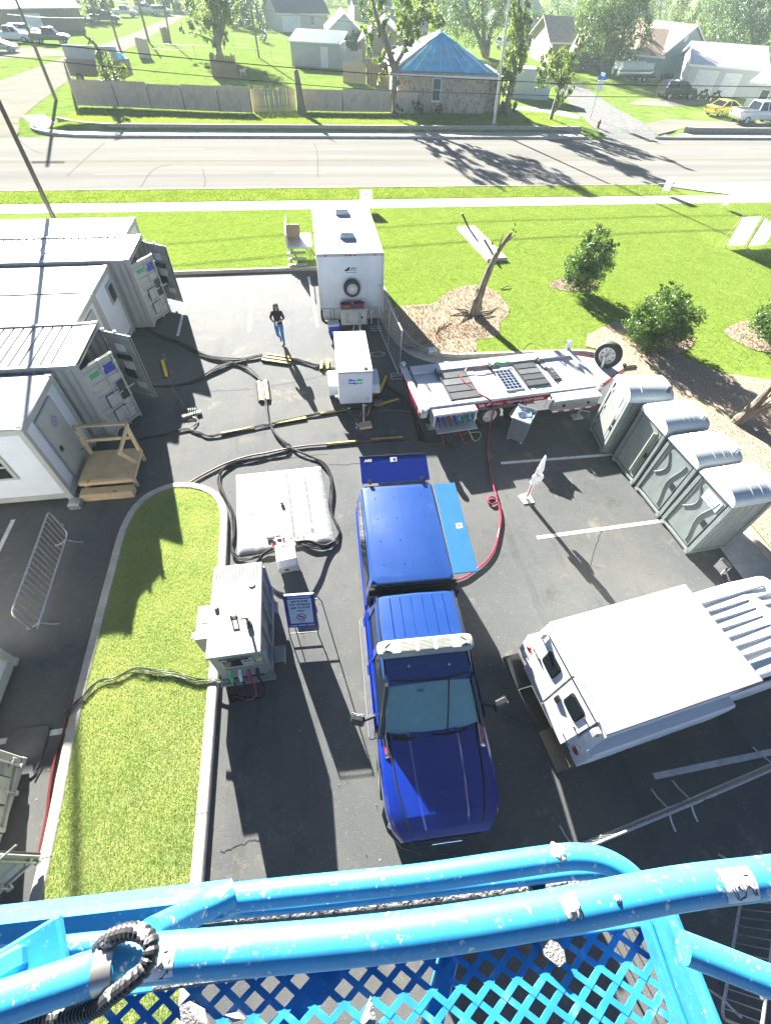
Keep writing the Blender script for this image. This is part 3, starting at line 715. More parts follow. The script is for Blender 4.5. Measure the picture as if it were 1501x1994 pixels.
tr = thing('pickup_truck', 'dark blue crew cab pickup with cap and pale light bar parked facing the camera', 'pickup truck', (1.44, 3.66, 0), R(178.0))
b = MB()
b.loft([sec(-3.38, .97, .55, 1.36, .84), sec(-3.3, 1.0, .5, 1.38, .88), sec(-2.0, 1.01, .45, 1.38, .88), sec(-.62, 1.0, .42, 1.36, .88), sec(-.55, 1.0, .42, 1.3, .86), sec(1.0, 1.0, .42, 1.28, .86), sec(1.75, .99, .42, 1.24, .8, .03),
        sec(2.1, .985, .45, 1.23, .74, .06), sec(2.6, .98, .48, 1.2, .72, .07), sec(3.0, .95, .5, 1.15, .66, .07), sec(3.25, .86, .52, 1.08, .6, .05), sec(3.4, .74, .56, .98, .5, .03)])
b.build('body', blue_paint, tr, ang=28)
# bonnet, raised centre with two crease lines
b = MB(); rings = []
for y, w1, w2, z in ((1.82, .78, .42, 1.275), (2.2, .76, .41, 1.272), (2.7, .72, .39, 1.243), (3.1, .64, .36, 1.19), (3.29, .57, .33, 1.12)):
    rings.append([(-w1, y, z-.04), (-w1+.02, y, z+.0), (-w2-.03, y, z+.015), (-w2, y, z+.042), (-.1, y, z+.055), (.1, y, z+.055), (w2, y, z+.042), (w2+.03, y, z+.015), (w1-.02, y, z), (w1, y, z-.04)])
b.loft(rings, closed=True); hood = b.build('bonnet', blue_paint, tr, ang=12)
for s in (-1, 1):
    m = MB(); m.tube([(s*(w_+.012), y_, z_-.012) for y_, w_, z_ in ((1.82, .78, 1.275), (2.2, .76, 1.272), (2.7, .72, 1.243), (3.1, .64, 1.19), (3.29, .57, 1.12))], .013, 6); m.build('bonnet_seam', black_rubber, hood)
    m = MB(); m.box((s*.845, 2.02, 1.235), (.1, .42, .05), .012, (R(-3), R(s*28), R(s*3))); m.build('bonnet_vent', chrome, tr)
    m = MB(); m.box((s*.858, 2.02, 1.258), (.03, .3, .006), 0, (R(-3), R(s*28), R(s*3))); m.build('vent_mark', ink_red, tr)
# grille, bumper, lamps
b = MB(); b.loft([[(-.62, 3.36, .62), (.62, 3.36, .62), (.58, 3.42, .98), (-.58, 3.42, .98)], [(-.6, 3.43, .64), (.6, 3.43, .64), (.55, 3.46, .96), (-.55, 3.46, .96)]]); gr = b.build('grille', black_metal, tr)
m = MB(); m.box((0, 3.468, .82), (.5, .02, .05), .005); m.box((0, 3.468, .82), (.05, .022, .28), .005); m.build('grille_bar', chrome, gr)
b = MB(); P = [(-1.0, 2.95), (-.93, 3.2), (-.72, 3.44), (-.4, 3.56), (0, 3.6), (.4, 3.56), (.72, 3.44), (.93, 3.2), (1.0, 2.95)]
rings = []
for x, y in P: rings.append([(x, y, .45), (x*1.0, y+.02, .5), (x, y+.02, .66), (x*.96, y-.1, .72), (x*.9, y-.14, .45)])
b.loft(rings); b.build('bumper', black_metal, tr)
for s in (-1, 1):
    m = MB(); m.loft([[(s*.66, 3.33, .8), (s*.92, 3.12, .8), (s*.9, 3.1, .98), (s*.64, 3.3, .99)], [(s*.65, 3.38, .82), (s*.94, 3.16, .82), (s*.92, 3.13, .96), (s*.63, 3.35, .97)]]); m.build('headlight', white_lens, tr)
# cab
b = MB(); rings = []
for y, w, z in ((-.5, .68, 1.9), (-.42, .75, 1.955), (.0, .77, 1.975), (.7, .76, 1.975), (1.1, .74, 1.95), (1.26, .71, 1.915)):
    rings.append([(-w-.06, y, z-.1), (-w-.02, y, z-.03), (-w+.08, y, z), (0, y, z+.018), (w-.08, y, z), (w+.02, y, z-.03), (w+.06, y, z-.1), (0, y, z-.06)])
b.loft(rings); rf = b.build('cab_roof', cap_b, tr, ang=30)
for x in (-.52, -.32, -.11, .11, .32, .52):
    m = MB(); m.tube([(x, -.38, 1.972), (x, -.1, 1.982), (x, .42, 1.986)], .009, 6); m.build('roof_rib', blue_paint, rf)
for s in (-1, 1):
    m = MB(); m.tube([(s*.75, -.44, 1.935), (s*.775, .1, 1.955), (s*.755, 1.0, 1.945), (s*.8, 1.5, 1.6), (s*.86, 1.86, 1.27)], .018, 6); m.build('roof_trim', black_rubber, tr)
    for name_, pr in (('pillar', [(1.2, 1.93), (1.27, 1.93), (1.93, 1.25), (1.82, 1.25)]), ('pillar', [(.42, 1.93), (.54, 1.93), (.56, 1.25), (.4, 1.25)]), ('pillar', [(-.5, 1.93), (-.3, 1.93), (-.3, 1.25), (-.55, 1.25)])):
        m = MB(); vs = []
        for y, z in pr:
            k = (z-1.25)/.68; x = .95+(.79-.95)*k
            vs += [(s*x, y, z), (s*(x-.06), y, z)]
        n = len(pr); m.add(vs, [tuple(2*i for i in range(n)), tuple(2*i+1 for i in reversed(range(n)))]+[(2*i, 2*((i+1) % n), 2*((i+1) % n)+1, 2*i+1) for i in range(n)])
        m.build(name_, black_metal if pr[0][0] > 1 else blue_paint, tr)
    for y0, y1, y2, y3 in ((.56, 1.78, 1.18, .54), (-.3, .4, .42, -.3)):
        m = MB(); m.quad((s*.93, y0, 1.26), (s*.93, y1, 1.26), (s*.775, y2, 1.92), (s*.775, y3, 1.92)); m.build('side_window', glass_dark, tr)
    for y0, y1 in ((.5, 1.75), (-.5, .46)):
        m = MB(); m.b2((s*.998, y0, .48), (s*1.012, y1, 1.24), .004); d = m.build('door', blue_paint, tr)
        m = MB(); m.box((s*1.025, y0+.16, 1.1), (.03, .2, .035), .008); m.build('door_handle', chrome, d)
    m = MB(); m.box((s*1.04, .5, .42), (.11, 2.5, .05), .015); m.build('running_board', M('board_dark', (.1, .1, .105), .5, .3), tr); m = MB(); m.box((s*1.1, .5, .44), (.012, 2.4, .03), .003); m.build('board_trim', alu, tr)
    m = MB(); m.tube([(s*.98, 1.55, 1.27), (s*1.2, 1.62, 1.33)], .028, 8); m.tube([(s*.98, 1.5, 1.2), (s*1.2, 1.57, 1.24)], .02, 8); arm = m.build('mirror_arm', black_metal, tr)
    m = MB(); m.box((s*1.29, 1.6, 1.33), (.24, .14, .3), .04, (0, 0, R(-s*18))); mr = m.build('mirror', black_metal, tr)
    m = MB(); m.box((s*1.385, 1.57, 1.4), (.05, .12, .09), .01, (0, 0, R(-s*18))); m.build('marker_lamp', chrome, mr)
    m = MB(); m.box((s*1.29, 1.53, 1.34), (.19, .012, .24), .005, (0, 0, R(-s*18))); m.build('mirror_glass', chrome, mr)
m = MB(); m.b2((-.9, -.5, 1.28), (.9, -.46, 1.9)); m.build('rear_window', glass_dark, tr)
# windscreen curved between roof edge and cowl
rings = []
for q in range(6):
    k = q/5; z = 1.92+(1.27-1.92)*k; yb = 1.24+(1.98-1.24)*k; w = .7+(.86-.7)*k
    rings.append([(w*a, yb-.16*a*a*(.4+.6*k)+.0, z) for a in (-1, -.75, -.45, -.15, .15, .45, .75, 1)])
m = MB(); m.loft(rings, closed=False); ws = m.build('windscreen', wind_glass, tr, ang=60)
m = MB(); m.loft([[(p[0], p[1]+.012, p[2]+.012) for p in r_] for r_ in (rings[0], [(x, y-.03, z+.03) for x, y, z in rings[0]])], closed=False); m.build('windscreen_seal', black_rubber, ws)
m = MB(); m.loft([[(a*.9, 1.98-.16*a*a+d, 1.262+e) for a in (-1, -.6, -.2, .2, .6, 1)] for d, e in ((-.03, .01), (.09, -.0), (.09, -.03), (-.03, -.03))], closed=False); m.build('cowl', black_rubber, tr)
for x0, x1 in ((-.62, .06), (.08, .72)):
    m = MB(); m.tube([(x0, 2.0-.16*x0*x0, 1.3), ((x0+x1)/2, 1.985, 1.315), (x1, 1.98-.1*x1*x1, 1.33)], .017, 6); m.tube([(x1, 2.02-.1*x1*x1, 1.28), ((x0+x1)/2, 2.01, 1.325)], .012, 6); m.build('wiper', black_rubber, tr)
m = MB(); m.tube([(-.33, 1.25, 1.94), (-.3, 1.55, 1.7), (-.24, 2.0, 1.29)], .012, 6); m.build('antenna_cable', black_rubber, tr)
# interior
m = MB(); m.b2((-.9, -.4, .5), (.9, 1.9, .55)); m.build('cabin_floor', black_rubber, tr)
m = MB(); m.loft([[(-.86, y, z0), (.86, y, z0), (.86, y, z1), (-.86, y, z1)] for y, z0, z1 in ((1.35, .8, 1.08), (1.6, .7, 1.2), (1.9, .7, 1.2))]); m.build('dashboard', M('dash_plastic', (.09, .1, .1), .6), tr)
seat_m = M('seat_cloth', (.5, .5, .46), .8)
for s in (-1, 1):
    for y in (.45, -.35):
        m = MB(); m.box((s*.42, y+.2, .82), (.52, .52, .16), .05); m.box((s*.42, y-.1, 1.18), (.5, .16, .66), .06, (R(12), 0, 0)); m.box((s*.42, y-.18, 1.6), (.26, .1, .2), .04, (R(12), 0, 0)); m.build('seat', seat_m, tr)
m = MB(); m.tube([(-.42+.18*math.cos(a), 1.2+.08*math.sin(a), 1.12+.16*math.sin(a)) for a in [2*math.pi*i/16 for i in range(17)]], .018, 6); m.build('steering_wheel', black_rubber, tr)
m = MB(); m.box((.1, 1.72, 1.215), (.3, .2, .012), 0, (0, 0, .2)); m.box((.16, 1.66, 1.224), (.2, .14, .006), 0, (0, 0, -.3)); m.build('paper', M('paper', (.75, .76, .72), .8), tr)
m = MB(); m.box((.06, 1.42, 1.72), (.2, .03, .06), .01); m.build('interior_mirror', black_metal, tr)
m = MB(); m.box((.18, 1.37, 1.825), (.11, .01, .08), 0, (R(-42), 0, 0)); m.build('sticker', M('sticker_blue', (.1, .35, .7), .5), tr)
# light bar
b = MB(); rings = []
for x, hw, hh in ((-.87, .07, .03), (-.84, .12, .055), (-.74, .145, .07), (.74, .145, .07), (.84, .12, .055), (.87, .07, .03)):
    rings.append([(x, -hw, -hh), (x, -hw, hh*.4), (x, -hw*.75, hh), (x, hw*.75, hh), (x, hw, hh*.4), (x, hw, -hh)])
b.loft(rings); lb = b.build('light_bar', M('lightbar_shell', (.33, .34, .3), .5, var=.05), tr); lb.location = (0, .68, 2.1)
for x in (-.33, 0, .33):
    m = MB(); m.box((x, 0, .072), (.27, .19, .012), .005); q = m.build('light_panel', M('lightbar_panel', (.24, .25, .22), .5), lb)
    m = MB(); 
    for k in range(-3, 4): m.box((x, k*.024, .079), (.24, .006, .004))
    m.build('panel_rib', M('lightbar_shell', (.62, .64, .58)), lb)
for s in (-1, 1):
    m = MB(); m.prism([(s*.62, -.09), (s*.62, .09), (s*.78, .07), (s*.78, -.07)], .066, .082); m.build('end_lamp', M('lightbar_panel', (.5, .52, .47)), lb); m = MB(); m.tube([(s*.64, -.07, .085), (s*.73, -.0, .085)], .006, 5); m.tube([(s*.64, .08, .085), (s*.74, .05, .085)], .006, 5); m.build('lamp_mark', black_metal, lb)
    m = MB(); m.b2((s*.6-.04, .6, 1.96), (s*.6+.04, .76, 2.04)); m.build('light_bar_foot', black_metal, tr)
    m = MB(); m.cyl((s*.36, 1.05-.0*s, 1.95), (s*.36, 1.05, 2.2 if s > 0 else 2.08), .03, .022, 10); m.build('antenna_stub', chrome, tr)
# cap over the bed
b = MB()
def ring_cap(y0, y1, w, z, r_=.08):
    return [(-w+r_, y0, z), (w-r_, y0, z), (w, y0+r_, z), (w, y1-r_, z), (w-r_, y1, z), (-w+r_, y1, z), (-w, y1-r_, z), (-w, y0+r_, z)]
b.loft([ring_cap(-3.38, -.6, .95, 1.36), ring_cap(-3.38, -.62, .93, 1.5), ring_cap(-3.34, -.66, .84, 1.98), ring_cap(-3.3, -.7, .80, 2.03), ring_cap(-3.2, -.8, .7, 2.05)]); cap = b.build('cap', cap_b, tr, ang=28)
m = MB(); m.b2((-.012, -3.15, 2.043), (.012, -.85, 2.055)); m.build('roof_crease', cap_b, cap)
m = MB()
for x in (-.5, .12, .55):
    for y in (-2.9, -2.3, -1.7, -1.1): m.cyl((x, y, 2.048), (x, y, 2.058), .014, n=6)
m.build('bolt', chrome, cap)
for s in (-1, 1):
    m = MB(); m.quad((s*.952-.0, -3.1, 1.5), (s*.952, -.9, 1.5), (s*.872, -.95, 1.88), (s*.872, -3.05, 1.88)); q = m.build('side_window', glass_dark, cap)
    m = MB(); m.tube([(s*.94, -3.36, 1.44), (s*.94, -.62, 1.44)], .02, 6); m.build('trim_strip', black_rubber, cap)
m = MB(); m.tube([(-.86, -.66, 1.99), (.86, -.66, 1.99)], .02, 6); m.tube([(-.93, -.62, 1.4), (.93, -.62, 1.4)], .05, 6); m.b2((-.9, -.66, 1.4), (.9, -.6, 1.95)); m.build('front_seal', black_rubber, cap)
# raised rear hatch, shown from above
m = MB(); m.box((0, -.36, 0), (1.62, .72, .03), .012); ht = m.build('rear_hatch', blue_paint, tr); ht.location = (0, -3.36, 2.06); ht.rotation_euler = (R(-16), 0, 0)
m = MB(); m.box((0, -.72, 0), (1.64, .025, .05), .006); m.build('hatch_edge', black_rubber, ht)
text('ARE', .1, ink_white, ht, (.62, -.6, .018), (0, 0, R(180)), ext=.001, shear=.25, bold=.003)
m = MB(); m.box((.0, -.6, .018), (.16, .13, .004)); q = m.build('sticker', ink_white, ht); m = MB(); m.box((-.02, -.6, .021), (.06, .06, .003)); m.build('sticker_mark', ink_blue, q)
for s in (-1, 1):
    m = MB(); m.cyl((s*.62, -.02, .0), (s*.62, -.02, .06), .05, n=10); m.box((s*.62, -.02, .06), (.07, .1, .03), .01); m.build('hinge', black_metal, ht)
    m = MB(); m.tube([(s*.74, -.5, -.02), (s*.78, .1, -.35)], .012, 6); m.build('gas_strut', steel, ht)
m = MB(); m.box((.0, 0, 0), (.5, 2.45, .03), .012); sd = m.build('side_hatch', M('hatch_blue', (.03, .12, .3), .12, var=.06, coat=.9), tr); sd.location = (-1.1, -1.98, 2.06); sd.rotation_euler = (0, R(4), R(-1))  # lighter blue than the body, sky reflection put into its colour
m = MB(); m.box((-.1, .05, .017), (.13, .13, .004)); q = m.build('sticker', ink_white, sd); m = MB(); m.box((-.1, .05, .02), (.05, .05, .003)); m.build('sticker_mark', black_metal, q)
for s in (-1, 1):
    for y in (2.35, -1.95): wheel(tr, (s*.86, y, .41), .41, .27)

# ---------------------------------------------------------------- white service truck
dplate = M('diamond_plate', (.13, .105, .075), .4, .5, var=.25, scale=40, bump=.9, bscale=70)
truck_roof = M('truck_roof', (.30, .302, .295), .6, var=.05, scale=2); overlay(truck_roof, (.2, .2, .195), 1.4, .48, .62, .7, detail=14, rough=.8); overlay(truck_roof, (.22, .19, .14), .8, .56, .7, .5, detail=12, rough=.75)
wt = thing('service_truck', 'white service body truck with two dark square windows in its rear doors', 'service truck', (3.80, 2.06, 0), R(-82.3))
b = MB()
b.b2((-.94, .05, 1.38), (.94, 3.0, 2.25), .03); b.build('box_body', white_paint, wt)
b = MB(); b.b2((-.97, .03, 2.25), (.97, 3.04, 2.31), .025); b.build('box_roof', truck_roof, wt); m = MB(); m.b2((-.95, .0, 2.2), (.95, .04, 2.252), .004); m.build('roof_edge', white_paint, wt)
for y_ in (.8, 1.55, 2.3): m = MB(); m.b2((-.96, y_-.008, 2.309), (.96, y_+.008, 2.3125)); m.build('roof_seam', M('seam_grey', (.2, .2, .19), .8), wt)
for s in (-1, 1):
    b = MB(); b.loft([[(s*.9, y0, .62), (s*1.14, y0, .62), (s*1.14, y0, 1.36), (s*1.1, y0, 1.42), (s*.9, y0, 1.42)] for y0 in (.0, 3.02)]); cb = b.build('side_compartment', white_paint, wt)
    for y0, y1 in ((.12, .95), (1.05, 1.95), (2.05, 2.92)):
        m = MB(); m.b2((s*1.135, y0, .72), (s*1.152, y1, 1.34), .004); q = m.build('compartment_door', white_paint, cb); m = MB(); m.box((s*1.158, (y0+y1)/2, 1.0), (.02, .1, .06), .005); m.build('latch', chrome, q)
    b = MB(); b.b2((s*.64, -.03, .72), (s*1.14, .06, 1.4), .01); pn = b.build('rear_panel', white_paint, wt)
    for z, lm in ((1.18, red_lens if s < 0 else white_lens), (.98, white_lens if s < 0 else red_lens)):
        m = MB(); m.lathe([(.001, -.06), (.065, -.055), (.075, -.03)], (s*.93, 0, z), 14, 'y'); m.build('tail_lamp', lm, pn)
    b = MB(); b.loft([[(s*.78, .06, 1.42), (s*1.0, .06, 1.42), (s*.97, .06, 2.2), (s*.78, .06, 2.2)], [(s*.78, -.05, 1.4), (s*1.02, -.05, 1.4), (s*.97, .02, 2.2), (s*.78, .02, 2.2)]]); cn = b.build('corner_panel', white_paint, wt)
    m = MB(); m.loft([[(s*.86-.07, -.05, 2.02), (s*.86+.07, -.05, 2.02), (s*.86+.05, -.04, 2.18), (s*.86-.05, -.04, 2.18)], [(s*.86-.05, -.14, 2.02), (s*.86+.05, -.14, 2.02), (s*.86+.03, -.1, 2.14), (s*.86-.03, -.1, 2.14)]]); m.build('work_lamp', M('lamp_grey', (.3, .31, .3), .5), cn)
for i, s in enumerate((-1, 1)):
    b = MB(); b.loft([[(s*.02, .03, .75), (s*.74, .03, .75), (s*.74, .06, 2.2), (s*.02, .06, 2.2)], [(s*.02, -.14, .75), (s*.74, -.14, .75), (s*.74, -.03, 2.16), (s*.02, -.03, 2.16)]]); d = b.build('rear_door', white_paint, wt)
    for z in (1.05, 1.5, 1.95):
        yy = -.14+(.11*(z-.75)/1.41); m = MB(); m.box((s*.72, yy-.015, z), (.2, .03, .04), .005); m.build('hinge', chrome, d)
    m = MB(); pts = []; z0, z1, x0, x1 = 1.58, 1.98, .21, .56
    for cx_, cz_, a0 in ((x1-.06, z1-.06, 0), (x0+.06, z1-.06, 90), (x0+.06, z0+.06, 180), (x1-.06, z0+.06, 270)):
        for q in (0, 30, 60, 90): a = R(a0+q); pts.append((cx_+.06*math.cos(a), cz_+.06*math.sin(a)))
    yz = lambda z: -.14+(.11*(z-.75)/1.41)
    def slab_pts(k, o_): return [(s*((x0+x1)/2+(x-(x0+x1)/2)*k), yz((z0+z1)/2+(z-(z0+z1)/2)*k)-o_, (z0+z1)/2+(z-(z0+z1)/2)*k) for x, z in pts]
    m.loft([slab_pts(1.12, -.01), slab_pts(1.12, .012), slab_pts(1.0, .016)]); m.build('window_seal', black_rubber, d)
    m = MB(); m.loft([slab_pts(.99, 0), slab_pts(.97, .02)]); m.build('pane', glass_dark, d)
m = MB(); m.box((.12, -.1, 1.42), (.1, .05, .2), .01); m.build('door_latch', black_metal, wt)
m = MB(); m.b2((-.78, -.045, 2.17), (.78, -.03, 2.2), .004); m.build('rear_gutter', black_rubber, wt)
b = MB(); b.b2((-1.1, -.38, .5), (-.42, -.03, .6), .01); b.build('step_bumper', black_metal, wt); b = MB(); b.b2((.42, -.38, .5), (1.12, -.03, .6), .01); bm_ = b.build('step_bumper', dplate, wt); b = MB(); b.b2((-.42, -.3, .4), (.42, -.03, .47), .01); b.build('tow_step', black_metal, wt)  # left bumper piece coloured black for the bumper's shadow
m = MB(); m.b2((-.96, -.045, .8), (-.66, -.03, .98)); q = m.build('licence_plate', ink_white, wt); m = MB()
for k in range(6): m.b2((-.93+k*.042, -.05, .85), (-.905+k*.042, -.046, .91))
m.build('plate_mark', ink_blue, q)
# cab
b = MB(); rings = []
for y, w, z in ((3.12, .8, 1.9), (3.2, .84, 1.98), (4.3, .85, 2.0), (5.1, .82, 1.96), (5.2, .79, 1.92)):
    rings.append([(-w-.05, y, z-.12), (-w, y, z-.03), (-w+.1, y, z), (0, y, z+.015), (w-.1, y, z), (w, y, z-.03), (w+.05, y, z-.12), (0, y, z-.08)])
b.loft(rings); cr = b.build('cab_roof', white_paint, wt, ang=30)
for i, x in enumerate((-.62, -.44, -.26, -.08, .1, .28, .46, .62)):
    for y0, y1 in (((3.25, 4.35), (4.5, 4.95)) if i not in (0, 7) else ((3.25, 4.9),)):
        m = MB(); m.loft([[(x-.03, y0, 1.99), (x, y0, 1.992), (x+.03, y0, 1.99)], [(x-.032, y0+.06, 2.0), (x, y0+.06, 2.03), (x+.032, y0+.06, 2.0)], [(x-.032, y1-.06, 2.0), (x, y1-.06, 2.03), (x+.032, y1-.06, 2.0)], [(x-.03, y1, 1.985), (x, y1, 1.99), (x+.03, y1, 1.985)]], closed=True); m.build('roof_rib', white_paint, cr)
b = MB(); b.loft([sec(3.1, .98, .45, 1.3, .84), sec(4.0, 1.0, .42, 1.3, .86), sec(5.6, .99, .42, 1.25, .82), sec(6.4, .95, .45, 1.18, .74, .05), sec(7.0, .86, .5, 1.05, .6, .04)]); b.build('cab_body', white_paint, wt, ang=28)
b = MB(); b.loft([[(-.93, 3.14, 1.28), (.93, 3.14, 1.28), (.93, 5.75, 1.24), (-.93, 5.75, 1.24)], [(-.82, 3.16, 1.92), (.82, 3.16, 1.92), (.79, 5.15, 1.92), (-.79, 5.15, 1.92)]]); b.build('cab_glass', glass_dark, wt)
for s in (-1, 1):
    m = MB(); m.tube([(s*.95, 4.75, 1.3), (s*1.3, 4.85, 1.5)], .022, 6); m.tube([(s*.95, 4.65, 1.62), (s*1.3, 4.78, 1.66)], .022, 6); m.build('mirror_arm', black_metal, wt)
    m = MB(); m.box((s*1.36, 4.82, 1.6), (.26, .12, .38), .04, (R(8), 0, 0)); mr = m.build('mirror', black_metal, wt)
    m = MB(); m.box((s*1.36, 4.75, 1.63), (.21, .012, .3), .01, (R(8), 0, 0)); m.build('mirror_glass', chrome, mr)
    for y in (1.0, 6.0): wheel(wt, (s*.84, y, .4), .4, .26)
m = MB(); m.cyl((-.55, 5.08, 1.95), (-.55, 5.08, 2.0), .05, .03, 10); m.build('marker_lamp', amber_lens, wt)
# ================================================================== PORTABLE TOILETS
pot_grey = M('toilet_grey', (.17, .195, .188), .5, var=.1, scale=2.5); overlay(pot_grey, (.25, .27, .255), 1.8, .5, .72, .6, detail=12, rough=.75); overlay(pot_grey, (.1, .11, .1), 2.2, .58, .74, .4, detail=8, stretch=(2, 2, .3))
pot_green = M('toilet_green_grey', (.2, .225, .19), .55, var=.1, scale=2.5)
pot_roof = M('toilet_roof', (.45, .49, .5), .35, var=.06, scale=2)
overlay(pot_roof, (.55, .57, .57), 1.2, .5, .7, .7)
def toilet(loc, rz, label, style, body, sign=None):
    t = thing('portable_toilet', label, 'portable toilet', loc, rz, 'portable toilets in a row')
    W_, D_, H_ = 1.12, 1.2, 2.03
    m = MB(); m.b2((-D_/2-.06, -W_/2-.03, 0.02), (D_/2+.04, -W_/2+.1, .1), .01); m.b2((-D_/2-.06, W_/2-.1, 0.02), (D_/2+.04, W_/2+.03, .1), .01); m.b2((-D_/2-.05, -W_/2, .08), (D_/2+.02, W_/2, .16), .01); m.build('skid', body, t)
    def ring(z, k): return [(-D_/2*k, -W_/2*k, z), (D_/2*k, -W_/2*k, z), (D_/2*k, W_/2*k, z), (-D_/2*k, W_/2*k, z)]
    k1, k2 = 1.0, .955
    for sx, sy in ((-1, -1), (1, -1), (1, 1), (-1, 1)):
        m = MB(); m.loft([[(sx*D_/2*k+a*.05, sy*W_/2*k+b_*.05, z) for a, b_ in ((-1, -1), (1, -1), (1, 1), (-1, 1))] for z, k in ((.14, k1), (H_, k2))]); m.build('corner_post', body, t)
    pan = MB()
    pan.loft([ring(.14, k1*.985), ring(H_, k2*.985)], caps=False); pan.build('wall', body, t)
    for sy in (-1, 1):
        m = MB()
        for i in range(5):
            x = -.42+i*.21; m.loft([[(x-.03, sy*W_/2*.985*k, z), (x+.03, sy*W_/2*.985*k, z), (x+.02, sy*(W_/2*.985*k+.02), z), (x-.02, sy*(W_/2*.985*k+.02), z)] for z, k in ((.25, k1), (H_-.1, k2))])
        m.build('wall_rib', body, t)
    # roof: barrel arch across the width
    r = MB(); rings = []
    rise = .3 if style != 2 else .24
    for x, k in ((-D_/2-.05, 1.0), (-D_/2+.2, 1.03), (D_/2-.25, 1.03), (D_/2+.05, .9)):
        ring_ = []
        for j in range(13):
            a = math.pi*j/12; y = -math.cos(a)*(W_/2+.03); z = H_+(math.sin(a)**(.7 if style == 1 else .85))*rise*k*(1 if style < 3 else .92)
            ring_.append((x, y, z))
        rings.append(ring_)
    n = 13; base = [[(p[0], p[1]*.97, H_-.06) for p in rg] for rg in rings]
    r.loft(rings, closed=False)
    for rg in (rings[0], rings[-1]): r.add(rg, [tuple(range(n))])
    r.b2((-D_/2-.06, -W_/2-.04, H_-.05), (D_/2+.05, W_/2+.04, H_+.006), .01)
    rf = r.build('roof', pot_roof, t, ang=30)
    rb = MB()
    for x in ((-.15, .12, .35) if style in (2, 3) else ((-.3,) if style == 0 else (-.1, .05, .2, .35))):
        P = []
        for j in range(2, 11):
            a = math.pi*j/12; P.append((x, -math.cos(a)*(W_/2+.03), H_+(math.sin(a)**.85)*rise*1.02*(1 if style < 3 else .92)+.006))
        rb.tube(P, .014, 6)
    rb.build('roof_rib', pot_roof, rf)
    m = MB(); m.tube([(D_/2-.12, -W_/2+.16, H_), (D_/2-.12, -W_/2+.16, H_+.36)], .055, 12); m.build('vent_pipe', black_metal if style == 0 else pot_roof, t)
    # door on the -X face
    fx = lambda z: -D_/2*(k1+(k2-k1)*(z-.14)/(H_-.14))*.985-.012
    def face(poly, off, name, mat, parent, th=.03):
        mm = MB(); n_ = len(poly); vs = [(fx(z)-off, y, z) for y, z in poly]+[(fx(z)-off+th, y, z) for y, z in poly]
        mm.add(vs, [tuple(range(n_)), tuple(reversed(range(n_, 2*n_)))]+[(i, (i+1) % n_, n_+(i+1) % n_, n_+i) for i in range(n_)]); return mm.build(name, mat, parent)
    def arch(y0, y1, z0, z1, sh, r_):
        P = [(y0, z0), (y1, z0)]
        if sh == 'round':
            for q in range(0, 10): a = math.pi*q/9; P.append(((y0+y1)/2+(y1-y0)/2*math.cos(a), z1-r_+r_*math.sin(a)))
        else: P += [(y1, z1-r_), ((y0+y1)/2+.18, z1), ((y0+y1)/2-.18, z1), (y0, z1-r_)]
        return P
    sh = 'round' if style < 2 else 'ang'
    face(arch(-.46, .46, .2, H_+.12, sh, .2), .012, 'door_surround', black_metal, t, .02)
    dm = pot_green if style == 1 else body
    d = face(arch(-.44, .44, .22, H_+.1, sh, .19), .025, 'door', dm, t, .03)
    if style == 0:
        face([(-.3, .35), (.3, .35), (.3, 1.3), (-.3, 1.3)], .032, 'door_panel', pot_green, d, .02)
        for q in (.5, 1.1, 1.7): face([(.4, q-.06), (.46, q-.06), (.46, q+.06), (.4, q+.06)], .045, 'hinge', steel, d, .03)
        face([(-.42, 1.0), (-.36, 1.0), (-.36, 1.22), (-.42, 1.22)], .05, 'latch', black_metal, d, .04)
        face([(-.44, .8), (-.34, .8), (-.34, .94), (-.44, .94)], .05, 'latch', black_metal, d, .04)
    elif style == 1:
        face([(-.34, .3), (.34, .3), (.34, 1.85), (.2, 1.95), (-.2, 1.95), (-.34, 1.85)], .036, 'door_panel', pot_green, d, .02)
        m = MB(); m.tube([(fx(.35)-.05, -.26, .35), (fx(1.8)-.05, -.26, 1.8)], .05, 8); m.build('door_rail', pot_green, d)
        face([(-.44, 1.0), (-.36, 1.0), (-.36, 1.15), (-.44, 1.15)], .06, 'latch', black_metal, d, .04)
    else:
        m = MB(); P = []
        for k in range(9):
            q = k/8; P.append((fx(.3+q*1.5)-.03, -.30+.17*math.sin(q*math.pi)**2, .3+q*1.5))
        m.tube(P, .022, 6)
        P = []
        for k in range(9):
            q = k/8; P.append((fx(.95+q*.8)-.03, .38-.24*math.sin(q*math.pi), .95+q*.8))
        m.tube(P, .022, 6); m.build('door_moulding', M('toilet_dark_grey', (.12, .15, .14), .5), d)  # moulding lines in a darker grey than the door
        face([(-.4, .98), (-.28, .98), (-.28, 1.16), (-.4, 1.16)], .045, 'latch', black_metal, d, .03)
        m = MB(); m.tube([(fx(1.4)-.03, .43, .3), (fx(1.4)-.02, .43, 1.9)], .02, 6); m.build('hinge', body, d)
